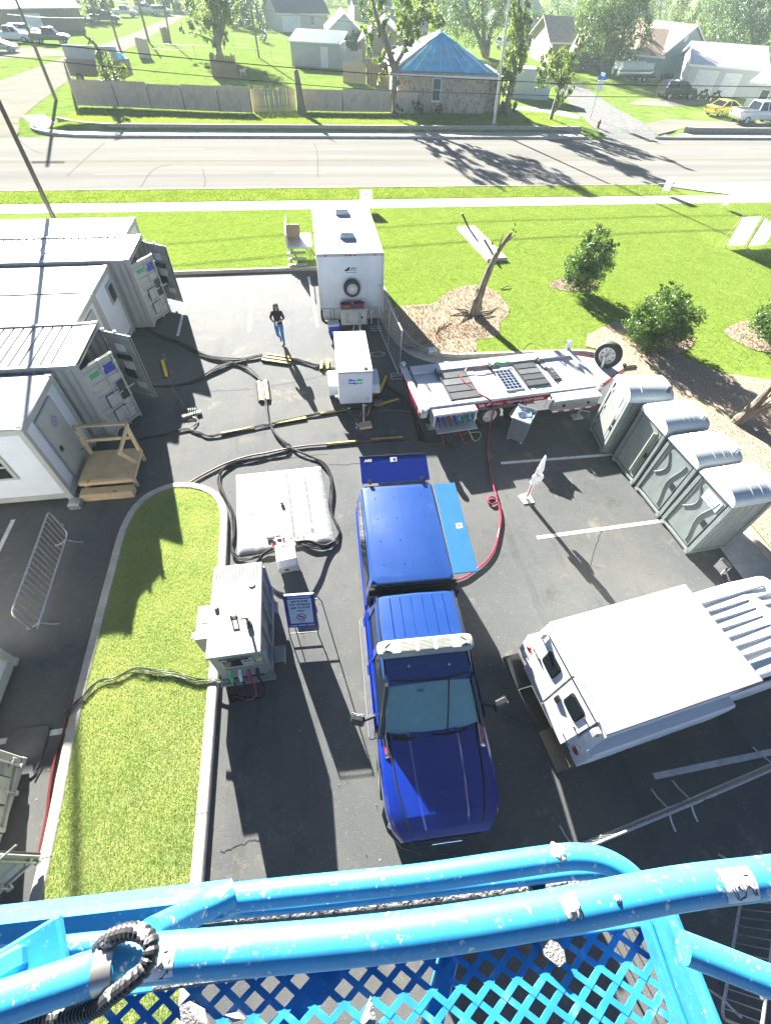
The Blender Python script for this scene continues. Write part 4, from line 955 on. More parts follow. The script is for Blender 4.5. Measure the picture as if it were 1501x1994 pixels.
    if sign:
        kind, w_, h_, y, z = sign
        q = face([(y-w_/2, z-h_/2), (y+w_/2, z-h_/2), (y+w_/2, z+h_/2), (y-w_/2, z+h_/2)], .04, 'sign', ink_white, d, .01)
        if kind == 0:      # framed sign with print too small to read
            fm = MB()
            for a_, b_, c_, e_ in ((-w_/2, w_/2, h_/2-.02, h_/2-.01), (-w_/2, w_/2, -h_/2+.01, -h_/2+.02)): fm.add([(fx(z+c_)-.043, y+a_, z+c_), (fx(z+c_)-.043, y+b_, z+c_), (fx(z+e_)-.043, y+b_, z+e_), (fx(z+e_)-.043, y+a_, z+e_)], [(0, 1, 2, 3)])
            for row, (zz, hh) in enumerate(((.09, .045), (.02, .03), (-.05, .03))):
                xx = -.16
                while xx < .15:
                    l_ = random.uniform(.02, .07); fm.add([(fx(z+zz)-.043, y+xx, z+zz-hh/2), (fx(z+zz)-.043, y+xx+l_, z+zz-hh/2), (fx(z+zz)-.043, y+xx+l_, z+zz+hh/2), (fx(z+zz)-.043, y+xx, z+zz+hh/2)], [(0, 1, 2, 3)]); xx += l_+.015
            fm.build('print', M('sign_print', (.1, .2, .16), .5), q, ang=0)
        else:
            teal = M('teal_ink', (.02, .35, .45), .5); fm = MB(); zc = z+.05
            fm.add([(fx(zc)-.043, y+.17, zc-.02), (fx(zc)-.043, y-.17, zc-.045), (fx(zc)-.043, y-.2, zc-.02), (fx(zc)-.043, y+.15, zc+.0)], [(0, 1, 2, 3)])
            for k in range(9): yy = y+.14-k*.036; hh = .05 if k in (0, 4, 7) else .03; fm.add([(fx(zc)-.044, yy, zc), (fx(zc)-.044, yy-.012, zc), (fx(zc)-.044, yy-.022, zc+hh), (fx(zc)-.044, yy-.01, zc+hh)], [(0, 1, 2, 3)])
            fm.build('logo', teal, q, ang=0)
            text('918.632.3383', .07, ink_black, q, (fx(z-.06)-.043, y, z-.06), (R(90), 0, R(-90)), ext=.001)
    return t
rowdir = R(4.8)
pots = [((9.46, 9.86, 0), R(-7), 0, 'farthest portable toilet in the row, framed white sign and dark vent pipe', pot_grey, (0, .42, .3, -.02, 1.72)),
        ((9.66, 8.5, 0), R(3), 1, 'second portable toilet in the row with a worn greenish door and rounded roof', pot_grey, None),
        ((9.76, 7.22, 0), R(4), 2, 'third portable toilet in the row, plain grey moulded door', pot_grey, None),
        ((9.86, 5.95, 0), R(4), 3, 'nearest portable toilet in the row with a large white phone number sign', pot_grey, (1, .52, .3, -.1, 1.68))]
for loc, rz, st, lab, bd, sg in pots: toilet(loc, rz, lab, st, bd, sg)

# ================================================================== UTILITY TRAILER
ut = thing('utility_trailer', 'white flatbed utility trailer with red side stripe and solar panel', 'trailer', (3.08, 12.14, 0), R(5.0))
tr_white = M('trailer_white', (.52, .53, .53), .35, .15, var=.06, scale=2); overlay(tr_white, (.36, .37, .38), 2, .5, .75, .5, detail=8)
tr_red = M('trailer_red', (.33, .006, .03), .3, var=.1, scale=3)
m = MB(); m.b2((.1, -1.12, .72), (6.1, 1.12, .9), .01); m.build('chassis', M('trailer_grey', (.3, .31, .32), .4, .5), ut)
pan_x = [.15, 1.0, 2.3, 3.25, 4.0, 5.0, 5.6, 6.1]
for i in range(len(pan_x)-1):
    m = MB(); m.b2((pan_x[i]+.008, -1.1, .9), (pan_x[i+1]-.008, 1.1, .94+.012*(i % 2)), .008); m.build('deck_panel', tr_white, ut)
m = MB(); m.b2((.15, .72, .94), (6.1, 1.14, 1.02), .012); m.build('side_rail', tr_white, ut)
m = MB(); m.b2((.15, -1.14, .9), (6.1, -.98, 1.0), .012); m.build('side_rail', tr_white, ut)
vent = M('vent_black', (.05, .055, .055), .5, var=.15)
for x0, x1, y0, y1 in ((.98, 2.0, -.92, .6), (3.75, 4.6, -.7, .62), (4.85, 5.12, -.5, .2)):
    m = MB(); m.b2((x0, y0, .945), (x1, y1, .985), .006); q = m.build('vent_panel', vent, ut)
    k = 4; 
    for j in range(k):
        yy = y0+(y1-y0)*(j+.5)/k; m = MB(); m.b2((x0+.04, yy-(y1-y0)/k*.42, .985), (x1-.04, yy+(y1-y0)/k*.42, 1.0), .004); m.build('louvre', vent if j != 2 else M('vent_dark_grey', (.09, .1, .1), .5), q)
    m = MB(); m.b2((x0-.02, y0-.02, .94), (x0+.03, y1+.02, 1.03)); m.build('frame_rail', black_metal, q)
m = MB(); m.b2((3.0, -.72, .95), (3.55, .35, .985), .006); sp = m.build('solar_panel', M('solar_cell', (.008, .02, .05), .15, var=.2), ut)
m = MB()
for j in range(1, 7): m.b2((3.01, -.72+j*1.07/7-.003, .985), (3.54, -.72+j*1.07/7+.003, .988))
for j in range(1, 4): m.b2((3.0+j*.55/4-.003, -.71, .985), (3.0+j*.55/4+.003, .34, .9885))
m.build('cell_line', ink_white, sp); m = MB(); m.b2((2.95, -.76, .945), (3.0, .39, .99)); m.b2((3.55, -.76, .945), (3.6, .39, .99)); m.b2((3.0, .35, .945), (3.55, .4, .99)); m.b2((3.0, -.77, .945), (3.55, -.72, .99)); m.build('frame', alu, sp)
for x in (.95, 2.9, 4.75):
    m = MB(); m.b2((x-.04, .5, .95), (x+.04, .74, 1.1), .01); m.build('latch_bracket', black_metal, ut)
for x in (1.2, 2.5, 4.3, 5.2): m = MB(); m.b2((x-.1, .3, .958), (x+.35, .33, .963)); m.build('pink_mark', M('pink_tape', (.75, .35, .6), .5), ut)
# red stripe with lettering
m = MB(); m.b2((1.7, -1.165, .72), (4.3, -1.14, .9), .003); st = m.build('side_stripe', tr_red, ut)
text('VA', .15, ink_white, st, (1.95, -1.168, .81), FLAT_Y, ext=.001, bold=.004); seal(st, (2.2, -1.168, .81), FLAT_Y, .07, ink_white)
text('U.S. Department\nof Veterans Affairs', .045, ink_white, st, (2.52, -1.168, .81), FLAT_Y, ext=.001); text('TECHNICAL UTILITY TRAILER', .1, ink_white, st, (3.5, -1.168, .81), FLAT_Y, ext=.001, bold=.002)
# rear bumper beam
m = MB(); m.b2((-.16, -1.32, .72), (.06, 1.3, .98), .03); rb_ = m.build('rear_beam', tr_white, ut)
for y0, y1 in ((-.9, .9),):
    m = MB(); m.b2((-.178, y0, .75), (-.155, y1, .93), .003); m.build('side_stripe', tr_red, rb_)
for s in (-1, 1):
    m = MB(); m.b2((-.18, s*1.2-.06, .76), (-.155, s*1.2+.06, .94), .004); m.build('tail_lamp', red_lens, rb_)
    m = MB(); m.lathe([(.001, 0), (.08, 0), (.1, .03), (.1, .12), (.08, .15), (.001, .15)], (-.05, s*1.28, .95), 12); m.build('end_cap', steel, rb_)
# control box with the door folded down
m = MB(); m.b2((.22, -1.52, .88), (1.66, -1.1, .96), .01); m.b2((.22, -1.14, .5), (1.66, -1.1, .88)); m.b2((.22, -1.5, .5), (.27, -1.14, .88)); m.b2((1.61, -1.5, .5), (1.66, -1.14, .88)); m.b2((.22, -1.5, .47), (1.66, -1.1, .51)); cbx = m.build('control_box', tr_white, ut)
m = MB(); m.box((.94, -1.68, .5), (1.36, .34, .025), .006, (R(6), 0, 0)); m.build('drop_door', alu, cbx)
conn = [ink_blue, ink_blue, red_hose, ink_blue, M('cyan_plug', (.05, .4, .6), .4), ink_green, M('cyan_plug', (.05, .4, .6))]
for i, mt in enumerate(conn):
    x = .42+i*.18; m = MB(); m.cyl((x, -1.15, .7), (x, -1.34, .66), .035, .03, 8); m.cyl((x, -1.3, .67), (x, -1.46, .58), .05, .045, 8); m.build('connector', mt, cbx)
    m = MB(); m.cyl((x, -1.13, .8), (x, -1.2, .8), .03, n=8); m.build('socket', steel, cbx)
for i, (x, mt, dx, dz) in enumerate(((.42, red_hose, .1, 0), (.62, cable_black, .0, 0), (.8, cable_black, -.1, 0), (.98, red_hose, .25, 0), (1.3, M('green_cable', (.25, .36, .2), .5), .25, 0))):
    m = MB(); m.tube(spline([(x, -1.45, .58), (x+dx*.2, -1.8, .4), (x+dx, -1.95, .06), (x+dx*2, -1.8, .03), (x+dx*2.4, -1.55, .03), (x+dx, -1.5, .03)], 5), .018, 6); m.build('cable', mt, cbx)
# tool box with reflective tape
m = MB(); m.b2((4.35, -1.6, .5), (6.0, -1.12, .92), .015); tb = m.build('tool_box', alu, ut)
m = MB(); m.b2((4.33, -1.63, .92), (6.02, -1.1, .97), .01); m.build('box_lid', tr_white, tb)
for x in (4.7, 5.6): m = MB(); m.lathe([(.001, 0), (.05, 0), (.05, -.03), (.001, -.035)], (x, -1.6, .74), 10, 'y'); m.build('paddle_latch', black_metal, tb)
for j in range(8): m = MB(); m.b2((4.36+j*.205, -1.606, .5), (4.36+(j+1)*.205, -1.6, .55)); m.build('reflective_tape', ink_red if j % 2 else ink_white, tb)
m = MB(); m.tube([(4.2, -1.4, .62), (4.24, -1.42, .95)], .07, 12); q = m.build('extinguisher', ink_white, ut); m = MB(); m.tube([(4.24, -1.42, .95), (4.26, -1.42, 1.02)], .03, 8); m.build('valve', black_metal, q)
for x in (.3, 5.3):
    m = MB(); m.b2((x+.05, -1.0, .05), (x+.15, -.9, .75), .01); m.b2((x-.05, -1.1, .0), (x+.25, -.8, .05), .01); m.build('jack_stand', steel, ut)
m = MB(); m.b2((5.5, -1.5, .05), (5.6, -1.4, .55), .01); m.b2((5.35, -1.6, .0), (5.75, -1.3, .05), .01); m.tube([(5.55, -1.5, .35), (5.85, -1.6, .3), (5.85, -1.6, .12)], .02); m.build('jack_stand', steel, ut)
m = MB(); m.loft([[(1.75, -1.3, .68), (1.85, -1.3, .74), (3.75, -1.3, .74), (3.85, -1.3, .68)], [(1.75, -1.0, .68), (1.85, -1.0, .74), (3.75, -1.0, .74), (3.85, -1.0, .68)]], closed=False); m.build('mudguard', M('trailer_grey', (.3, .31, .32)), ut)
wh_off = M('wheel_offwhite', (.68, .66, .6), .4, .2, var=.08)
for s in (-1, 1):
    for x in (2.3, 3.25): wheel(ut, (x, s*1.12, .4), .4, .24, wh_off, 'y')
# V nose, tongue and upright spare wheel
m = MB(); m.prism([(6.1, -1.14), (7.75, -.2), (7.9, .1), (7.75, .35), (6.1, 1.14)], .7, .88); m.build('nose', tr_white, ut)
for s in (-1, 1):
    m = MB(); L_ = math.hypot(1.65, .92); m.box((6.93, s*.69, .8), (L_, .05, .2), .01, (0, 0, math.atan2(-s*.92, 1.65))); q = m.build('side_stripe', tr_red, ut)
m = MB(); m.b2((6.1, -1.2, .76), (6.3, 1.2, 1.04), .02); m.b2((6.1, 1.05, 1.0), (6.25, 1.2, 1.35), .01); m.build('head_board', alu, ut)
m = MB(); m.b2((6.0, -1.32, .72), (6.2, -1.14, .98), .02); m.lathe([(.001, 0), (.07, .0), (.09, .03), (.09, .12), (.001, .15)], (6.1, -1.28, .9), 10); m.build('front_post', steel, ut)
sw_ = wheel(ut, (7.15, .12, 1.28), .46, .28, wh_off, 'x', .62); sw_.rotation_euler = (R(4), R(8), R(35)); sw_.name = 'spare_wheel'
m = MB(); m.tube([(7.0, -.02, .85), (6.95, .0, 1.3), (7.08, .06, 1.34)], .045, 6); m.build('spare_bracket', steel, ut)
m = MB(); m.b2((7.75, -.08, .62), (8.5, .08, .76), .01); m.b2((7.9, -.06, .1), (8.0, .06, .9), .01); m.build('coupling', black_metal, ut)
# loose cables on the deck
m = MB(); m.tube(spline([(1.95, .5, 1.02), (2.1, .62, 1.06), (2.5, .55, 1.05), (2.9, .6, 1.04), (3.2, .72, 1.06)], 5), .016, 6); m.build('deck_cable', M('maroon_cable', (.16, .01, .04), .5), ut)
m = MB(); m.tube(spline([(3.0, .62, 1.04), (3.15, .7, 1.08), (3.4, .66, 1.05), (3.65, .7, 1.06)], 5), .03, 6); m.build('deck_cable', ink_green, ut)
m = MB(); m.tube(spline([(4.3, 1.14, 1.0), (4.45, 1.2, 1.2), (4.6, 1.25, 1.32), (4.75, 1.25, 1.3)], 5), .012, 6); m.build('deck_cable', cable_black, ut)

# hand-wash station beside the trailer
sk = thing('wash_station', 'dark grey portable hand wash station with steel basin beside the utility trailer', 'sink', (6.28, 10.42, 0), R(-38))
m = MB(); m.b2((-.28, -.3, .08), (.28, .3, .88), .015); m.build('cabinet', M('cabinet_grey', (.12, .14, .15), .45, var=.1), sk)
m = MB(); m.b2((-.25, -.312, .12), (.25, -.3, .84), .004); m.build('door', M('cabinet_grey_door', (.10, .12, .13), .4, var=.1), sk)
m = MB(); m.b2((-.31, -.33, .88), (.31, .33, .92), .008); m.b2((-.31, .31, .92), (.31, .33, 1.02), .004); m.build('worktop', alu, sk)
m = MB(); m.lathe([(.001, -.02), (.11, -.02), (.135, .012), (.15, .012), (.15, .0)], (-.05, -.05, .925), 18); m.build('basin', chrome, sk)
m = MB(); m.tube([(-.05, .18, .92), (-.05, .18, 1.08), (-.05, .1, 1.1)], .014); m.build('tap', chrome, sk)
m = MB(); m.tube(spline([(-.2, .2, .94), (-.1, .25, .95), (.02, .2, .94), (.1, .26, .95), (.2, .05, .94), (.1, -.05, .94)], 4), .012, 6); m.build('blue_tubing', M('cyan_plug', (.05, .4, .6)), sk)
for x in (-.22, .22):
    for y in (-.24, .24): m = MB(); m.lathe([(.001, -.025), (.04, -.025), (.04, .025), (.001, .025)], (x, y, .04), 10, 'y'); m.box((x, y, .075), (.05, .06, .03)); m.build('caster', steel, sk)
# ================================================================== FAR WHITE TRAILER
atc = thing('enclosed_trailer', 'white enclosed trailer with spare wheel and steel box on its rear wall', 'trailer', (1.58, 17.75, 0), R(-.6))
at_w = M('trailer_skin', (.55, .59, .6), .4, .1, var=.05, scale=1.5); overlay(at_w, (.66, .68, .68), .8, .5, .7, .5)
m = MB(); m.b2((-1.24, 0, .95), (1.24, 5.45, 2.9), .03); m.build('body', at_w, atc)
m = MB(); m.b2((-1.24, .004, .45), (1.24, 5.45, .95), .02); m.build('kick_plate', alu, atc)
m = MB(); m.b2((-1.26, -.02, 2.88), (1.26, 5.48, 2.98), .02); m.build('roof', roof_white, atc)
for y in [.6*i+.5 for i in range(8)]:
    m = MB(); m.b2((-1.2, y-.02, 2.979), (1.2, y+.02, 2.986)); m.build('roof_seam', roof_white, atc)
for s in (-1, 1):
    m = MB(); m.b2((s*1.23-.04, -.03, .42), (s*1.23+.04, .04, 2.9), .012); m.build('corner_trim', alu, atc)
    for z in (1.2, 1.5, 1.8, 2.1, 2.4): m = MB(); m.box((s*1.245, -.02, z), (.06, .05, .07), .01); m.build('corner_hinge', steel, atc)
for x in (-.92, -.16, 0, .16, .92):
    m = MB(); m.box((x, -.03, 2.92), (.09, .03, .03), .008); m.build('marker_lamp', red_lens, atc)
for x in (-.62, .62):
    m = MB(); m.b2((x-.006, -.004, .96), (x+.006, .01, 2.86)); m.build('panel_seam', steel, atc)
lg = text('ATC', .15, ink_black, atc, (.02, -.006, 2.42), FLAT_Y, ext=.002, shear=.35, bold=.004, name='logo', scale=(1.2, 1, 1))
m = MB(); m.prism([(-.28, 2.36), (-.1, 2.36), (-.02, 2.5), (-.09, 2.5)], -.006, -.002, 'y'); m.b2((-.2, -.006, 2.3), (.22, -.002, 2.315)); m.build('logo_bar', ink_black, lg.parent)
sw2 = wheel(atc, (.02, -.13, 1.78), .33, .2, rim_steel, 'y', .62, 10); sw2.name = 'spare_wheel'
m = MB(); m.b2((-.48, -.55, .5), (.56, -.02, 1.12), .015); bx = m.build('steel_box', alu, atc)
m = MB(); m.b2((-.5, -.58, 1.12), (.58, -.02, 1.16), .01); m.build('box_lid', alu, bx)
for x0, x1 in ((-.44, .03), (.06, .52)):
    m = MB(); m.b2((x0, -.565, .54), (x1, -.55, 1.08), .005); d = m.build('box_door', M('box_grey', (.5, .5, .47), .45, .3), bx)
    xm = (x0+x1)/2-.03; m = MB(); m.b2((xm-.05, -.575, .62), (xm+.05, -.563, 1.0)); q = m.build('louvre', black_metal, d); m = MB(); m.b2((xm-.035, -.578, .64), (xm+.035, -.57, .98)); m.build('louvre_face', M('box_grey', (.5, .5, .47)), q)
m = MB(); m.box((.34, -.58, .82), (.09, .03, .08), .008); m.build('padlock', black_metal, bx)
m = MB(); m.cyl((.78, -.0, .78), (.78, -.07, .76), .06, n=12); m.tube([(.78, -.06, .74), (.79, -.1, .5), (.8, -.1, .3)], .02); m.build('power_inlet', white_paint, atc)
m = MB(); m.tube(spline([(-1.22, -.04, .9), (-1.22, -.08, .6), (-1.1, -.12, .42), (-.85, -.15, .36), (-.7, -.15, .34)], 5), .045, 8); m.build('drain_pipe', black_rubber, atc)
m = MB(); m.b2((-.9, .4, .3), (.9, 5.3, .45)); m.build('underframe', black_metal, atc)
for s in (-1, 1):
    for y in (2.3, 3.2): wheel(atc, (s*1.08, y, .36), .36, .22, rim_steel, 'x')
for y in (1.6, 4.2):
    m = MB(); m.loft([[(-.28, y-.22, 2.98), (.28, y-.22, 2.98), (.28, y+.25, 2.98), (-.28, y+.25, 2.98)], [(-.27, y-.21, 3.1), (.27, y-.21, 3.1), (.25, y+.22, 3.14), (-.25, y+.22, 3.14)], [(-.22, y-.15, 3.17), (.22, y-.15, 3.17), (.2, y+.18, 3.19), (-.2, y+.18, 3.19)]]); v = m.build('roof_vent', M('vent_white', (.6, .63, .64), .4), atc)
    m = MB(); m.b2((-.32, y-.26, 2.98), (.32, y+.3, 2.995)); m.build('vent_flange', roof_white, v)
for i, (x, z) in enumerate(((-.24, 1.2), (.25, 1.2))):
    c = thing('coiled_hose', ['red hose coil on the steel box, left of the pair', 'red hose coil on the steel box, right of the pair'][i], 'hose', (1.58+x, 17.42, 1.165), 0, 'red hose coils')
    m = MB(); P = []
    for k in range(100): a = k*2*math.pi/20; r_ = .2+.03*math.sin(k*.7)*.4; P.append((r_*math.cos(a)*1.02, r_*math.sin(a)*.8, .025+.02*(k/20)+.008*math.sin(k)))
    m.tube(P, .024, 6); m.build('hose_loop', red_hose, c)
m = MB(); m.tube([(-.02, -.9, .35), (-.02, -.7, .45), (.03, -.58, .48)], .02); m.tube([(.25, -.85, .3), (.27, -.6, .5)], .03); m.build('pipe_stub', white_paint, atc)
m = MB(); m.b2((.2, -.72, .02), (.3, -.62, .55), .01); m.b2((.12, -.8, 0), (.38, -.55, .03)); m.build('jack', steel, atc)
# entry stair on the trailer's left
st = thing('entry_stair', 'grey aluminium entry platform at the left side of the enclosed trailer', 'stairs', (-.35, 25.3, .1), 0)
m = MB(); m.b2((-.6, -.9, .62), (.62, .9, .7), .01); m.build('platform', alu, st)
for k in range(3):
    m = MB(); m.b2((-.62, -1.3-.26*k+.2, .45-.18*k), (.3, -1.05-.26*k+.2, .49-.18*k), .008); m.build('step', M('step_tread', (.35, .35, .33), .5, .4), st)
for x in (-.56, .3):
    m = MB(); m.tube([(x, .86, .7), (x, .86, 1.5), (x, -.86, 1.5), (x, -.86, .7)] if x < 0 else [(x, .86, 0), (x, .86, .62)], .022, 8); m.build('railing', alu, st)
for x, y in ((-.5, -.8), (-.5, .8), (.5, -.8), (.5, .8)):
    m = MB(); m.b2((x-.03, y-.03, 0), (x+.03, y+.03, .64)); m.build('leg', alu, st)
m = MB(); m.b2((-.63, -.9, .7), (-.58, .9, 1.25), .006); m.build('side_panel', M('panel_grey', (.5, .5, .47), .5, .3), st)
m = MB(); m.b2((-.58, .3, .7), (.1, .36, 1.3), .006); m.build('end_panel', M('panel_brown', (.2, .15, .1), .7), st)
# blue cooler bin
cb = thing('cooler_bin', 'blue wheeled cooler with white lid standing behind the trailer', 'cooler', (.78, 17.42, 0), R(2))
m = MB(); m.loft([[(-.19, -.17, .03), (.19, -.17, .03), (.19, .17, .03), (-.19, .17, .03)], [(-.22, -.2, .46), (.22, -.2, .46), (.22, .2, .46), (-.22, .2, .46)]]); m.build('tub', navy_plastic, cb)
m = MB(); m.b2((-.23, -.21, .46), (.23, .21, .53), .025); m.build('lid', white_paint, cb)
m = MB(); m.tube([(-.07, .2, .3), (-.07, .22, .95), (.07, .22, .95), (.07, .2, .3)], .012, 6); m.build('handle', black_metal, cb)
m = MB(); m.b2((-.09, -.206, .2), (.09, -.198, .26)); m.build('label_mark', ink_white, cb)
for s in (-1, 1): m = MB(); m.lathe([(.001, -.02), (.05, -.02), (.05, .02), (.001, .02)], (s*.19, .17, .05), 12, 'x'); m.build('wheel', black_rubber, cb)

# ================================================================== TOWED GENERATOR
dg = thing('towed_generator', 'white towed generator with blue and green logo on its front', 'generator', (1.13, 12.05, 0), R(-1.2))
gw = M('generator_white', (.6, .64, .64), .4, var=.05, scale=2)
m = MB(); m.b2((-.53, 0, .55), (.53, 2.4, 1.7), .02); m.build('enclosure', gw, dg)
m = MB(); m.b2((-.55, -.02, 1.7), (.55, 2.42, 1.76), .015); m.build('lid', roof_white, dg)
for j in range(2):
    for i in range(20):
        m = MB() if (i == 0 and j == 0) else m
        m.b2((-.47+i*.047, .08+j*.09, 1.7605), (-.452+i*.047, .15+j*.09, 1.764))
m.build('grille_slot', M('slot_grey', (.2, .2, .19), .6), dg)
m = MB(); m.cyl((.33, .16, 1.76), (.33, .16, 1.79), .06, n=14); m.build('exhaust', black_metal, dg)
text('8', .34, M('grey_ink', (.35, .38, .36), .6), dg, (-.1, 1.15, 1.765), (0, 0, R(-12)), ext=.001, bold=-.012)
m = MB(); m.prism([(-.24, 1.33), (-.21, 1.5), (-.1, 1.47), (0, 1.45), (0, 1.29), (-.12, 1.33)], -.012, -.0, 'y'); m.build('logo_blue', M('logo_blue', (.01, .03, .45), .4), dg)
m = MB(); m.prism([(0.005, 1.29), (0.005, 1.45), (.1, 1.49), (.23, 1.47), (.2, 1.3), (.1, 1.32)], -.012, -.0, 'y'); m.build('logo_green', M('logo_green', (.02, .4, .2), .4), dg)
text('DOOSAN', .1, ink_white, dg, (-.005, -.014, 1.395), FLAT_Y, ext=.001, bold=.004, shear=.1)
seal(dg, (.36, -.003, .72), FLAT_Y, .075, M('badge_teal', (.05, .25, .35), .5))
for s in (-1, 1):
    for y0 in (.12, .86, 1.6):
        m = MB(); m.b2((s*.528, y0, .62), (s*.545, y0+.66, 1.62), .004); q = m.build('side_door', gw, dg); m = MB(); m.box((s*.552, y0+.1, 1.1), (.02, .05, .1), .005); m.build('latch', steel, q)
    m = MB(); 
    P = [(0, .52), (.12, .78), (.35, .86), (.8, .86), (1.05, .78), (1.15, .52)]
    m.loft([[(s*.58, .55+a, z) for a, z in P], [(s*.86, .55+a, z) for a, z in P]], closed=False); m.build('mudguard', gw, dg)
    wheel(dg, (s*.74, 1.12, .36), .36, .22, rim_steel, 'x')
    m = MB(); m.box((s*.62, .35, .62), (.12, .08, .07), .01); m.cyl((s*.55, .9, .8), (s*.66, .9, .8), .03); m.build('marker_lamp', red_lens if s > 0 else white_lens, dg)
m = MB(); m.b2((-.5, -.02, .4), (.5, 2.4, .55), .01); m.build('chassis', black_metal, dg)
for s in (-1, 1): m = MB(); m.tube([(s*.46, .05, .47), (s*.05, -.62, .45)], .045, 6); m.build('drawbar', black_metal, dg)
m = MB(); m.box((0, -.68, .45), (.14, .22, .1), .01); m.lathe([(.001, 0), (.05, 0), (.06, .05), (.03, .1), (.001, .1)], (0, -.8, .42), 12); m.build('coupling', black_metal, dg)
m = MB(); m.tube([(.2, -.45, .08), (.2, -.45, .85)], .035, 10); m.tube([(.2, -.45, .8), (.3, -.45, .8)], .012); jk = m.build('jack', steel, dg); m = MB(); m.b2((.08, -.57, .04), (.32, -.33, .09), .01); m.build('jack_pad', black_metal, jk)
wb = tag(MB().box((1.36, 11.52, .05), (.42, .3, .09), .008, (0, 0, .1)).build('timber_block', wood), 'timber block under the towed generator jack', 'block')
wc = tag(MB().box((1.98, 12.6, .08), (.3, .2, .14), .008, (0, 0, .3)).build('wheel_chock', M('old_wood', (.2, .13, .08), .8)), 'brown wooden chock by the towed generator wheel', 'chock')
m = MB()
for k in range(14): a = k*.45; m.tube([(-.05+.04*math.sin(k), -.7+.02*math.cos(k*2), .4-k*.025), (-.05+.04*math.sin(k+1), -.7+.02*math.cos(k*2+2), .4-(k+1)*.025)], .012, 5)
m.build('safety_chain', steel, dg)
m = MB(); P = []
for k in range(60): a = k*2*math.pi/15; P.append((.34+.05*math.cos(a), -.5+.04*math.sin(a), .75-.35*abs(math.sin(a/2))-.0))
m.tube(P, .012, 5); m.build('hanging_cable', M('orange_cable', (.3, .12, .05), .6), dg)

# ================================================================== CABLES, HOSES, RAMPS
def run(name, label, cat, px, n, r, mat, spread=.05, z=.02, group=None, wob=.02, part='cable'):
    t = thing(name, label, cat, (0, 0, 0), 0, group)
    base = spline([G(a, b, 0) for a, b in px], 8)
    for k in range(n):
        off = (k-(n-1)/2)*spread; ph = random.uniform(0, 6); P = []
        tw = random.uniform(.3, .8)
        for i, p in enumerate(base):
            a = base[max(0, i-1)]; b = base[min(len(base)-1, i+1)]; d = (b-a).normalized(); nn = Vector((-d.y, d.x, 0))
            o_ = off*math.cos(i*.12*tw+ph*.3)+wob*math.sin(i*.35+ph)
            lift = abs(math.sin(i*.21+ph))*r*1.3 if n > 1 else 0
            P.append(p+nn*o_+Vector((0, 0, z+r+lift)))
        m = MB(); m.tube(P, r, 6); m.build(part, mat, t, ang=60)
    return t
run('cable_bundle', 'thick black cable bundle from the far container to the triple cable ramp', 'cable', [(275, 615), (285, 640), (310, 655), (350, 672), (390, 690), (430, 702), (470, 702), (512, 695)], 5, .022, cable_black, .045)
run('cable_bundle', 'black cable bundle curving from the open container door to the cable crossing', 'cable', [(268, 752), (310, 755), (350, 752), (385, 742), (415, 725), (450, 710), (480, 704)], 5, .022, cable_black, .045)
run('cable_bundle', 'black cables crossing over and running into the double cable ramp', 'cable', [(400, 735), (425, 717), (455, 712), (480, 720), (500, 735), (508, 745)], 4, .02, cable_black, .045)
run('cable_bundle', 'short black cable bundle between the triple ramp and the towed generator', 'cable', [(572, 702), (590, 706), (612, 712), (625, 714), (652, 722)], 5, .022, cable_black, .045)
run('cable_bundle', 'pair of black cables from the double ramp down to the white tank', 'cable', [(518, 780), (521, 800), (526, 825), (540, 850), (558, 868), (563, 876)], 2, .026, cable_black, .06, wob=.005)
run('cable_bundle', 'black hose pair looping round the left side of the white tank', 'hose', [(563, 870), (556, 882), (520, 890), (480, 897), (450, 905), (432, 920), (427, 940), (440, 970), (455, 1000), (458, 1040), (455, 1070), (462, 1085), (485, 1090), (510, 1083), (535, 1075)], 3, .022, cable_black, .04, wob=.01)
run('cable_bundle', 'black hose pair looping round the right side of the white tank', 'hose', [(560, 868), (575, 880), (600, 890), (622, 900), (640, 920), (646, 950), (644, 990), (652, 1015), (661, 1035), (655, 1055), (640, 1068), (615, 1068), (585, 1060), (565, 1062)], 3, .022, cable_black, .04, wob=.01)
run('cable_bundle', 'cable bundle along the row of single yellow ramps', 'cable', [(372, 838), (390, 845), (410, 850), (432, 848), (500, 833), (530, 828), (600, 812), (640, 805), (700, 798), (735, 795)], 4, .016, cable_black, .03)
run('cable_bundle', 'thin black cables running left from the ramps into the shade', 'cable', [(272, 858), (300, 852), (330, 846), (355, 838), (372, 838)], 3, .014, cable_black, .03)
run('cable_bundle', 'thin cables from the short yellow ramp to the wooden block', 'cable', [(318, 690), (322, 706), (328, 735), (335, 755), (348, 775), (362, 795), (376, 810), (386, 822), (372, 838)], 3, .012, M('grey_cable', (.1, .1, .11), .5), .04)
run('cable_bundle', 'black cable run from the towed generator to the utility trailer', 'cable', [(750, 752), (770, 765), (790, 785), (805, 810), (812, 835), (820, 855), (835, 862)], 5, .02, cable_black, .05)
run('cable', 'grey cable from the generator jack to the utility trailer', 'cable', [(735, 803), (760, 800), (785, 802), (805, 806)], 1, .014, M('grey_cable', (.1, .1, .11)))
run('red_hose', 'dark maroon hose through the long ramps to the utility trailer control box', 'hose', [(370, 942), (400, 925), (440, 905), (480, 892), (520, 884), (560, 876), (600, 870), (640, 867), (700, 862), (780, 856), (800, 860), (830, 866), (858, 865), (880, 850), (905, 838)], 1, .028, M('maroon_hose', (.075, .018, .022), .55), wob=.004, part='hose')
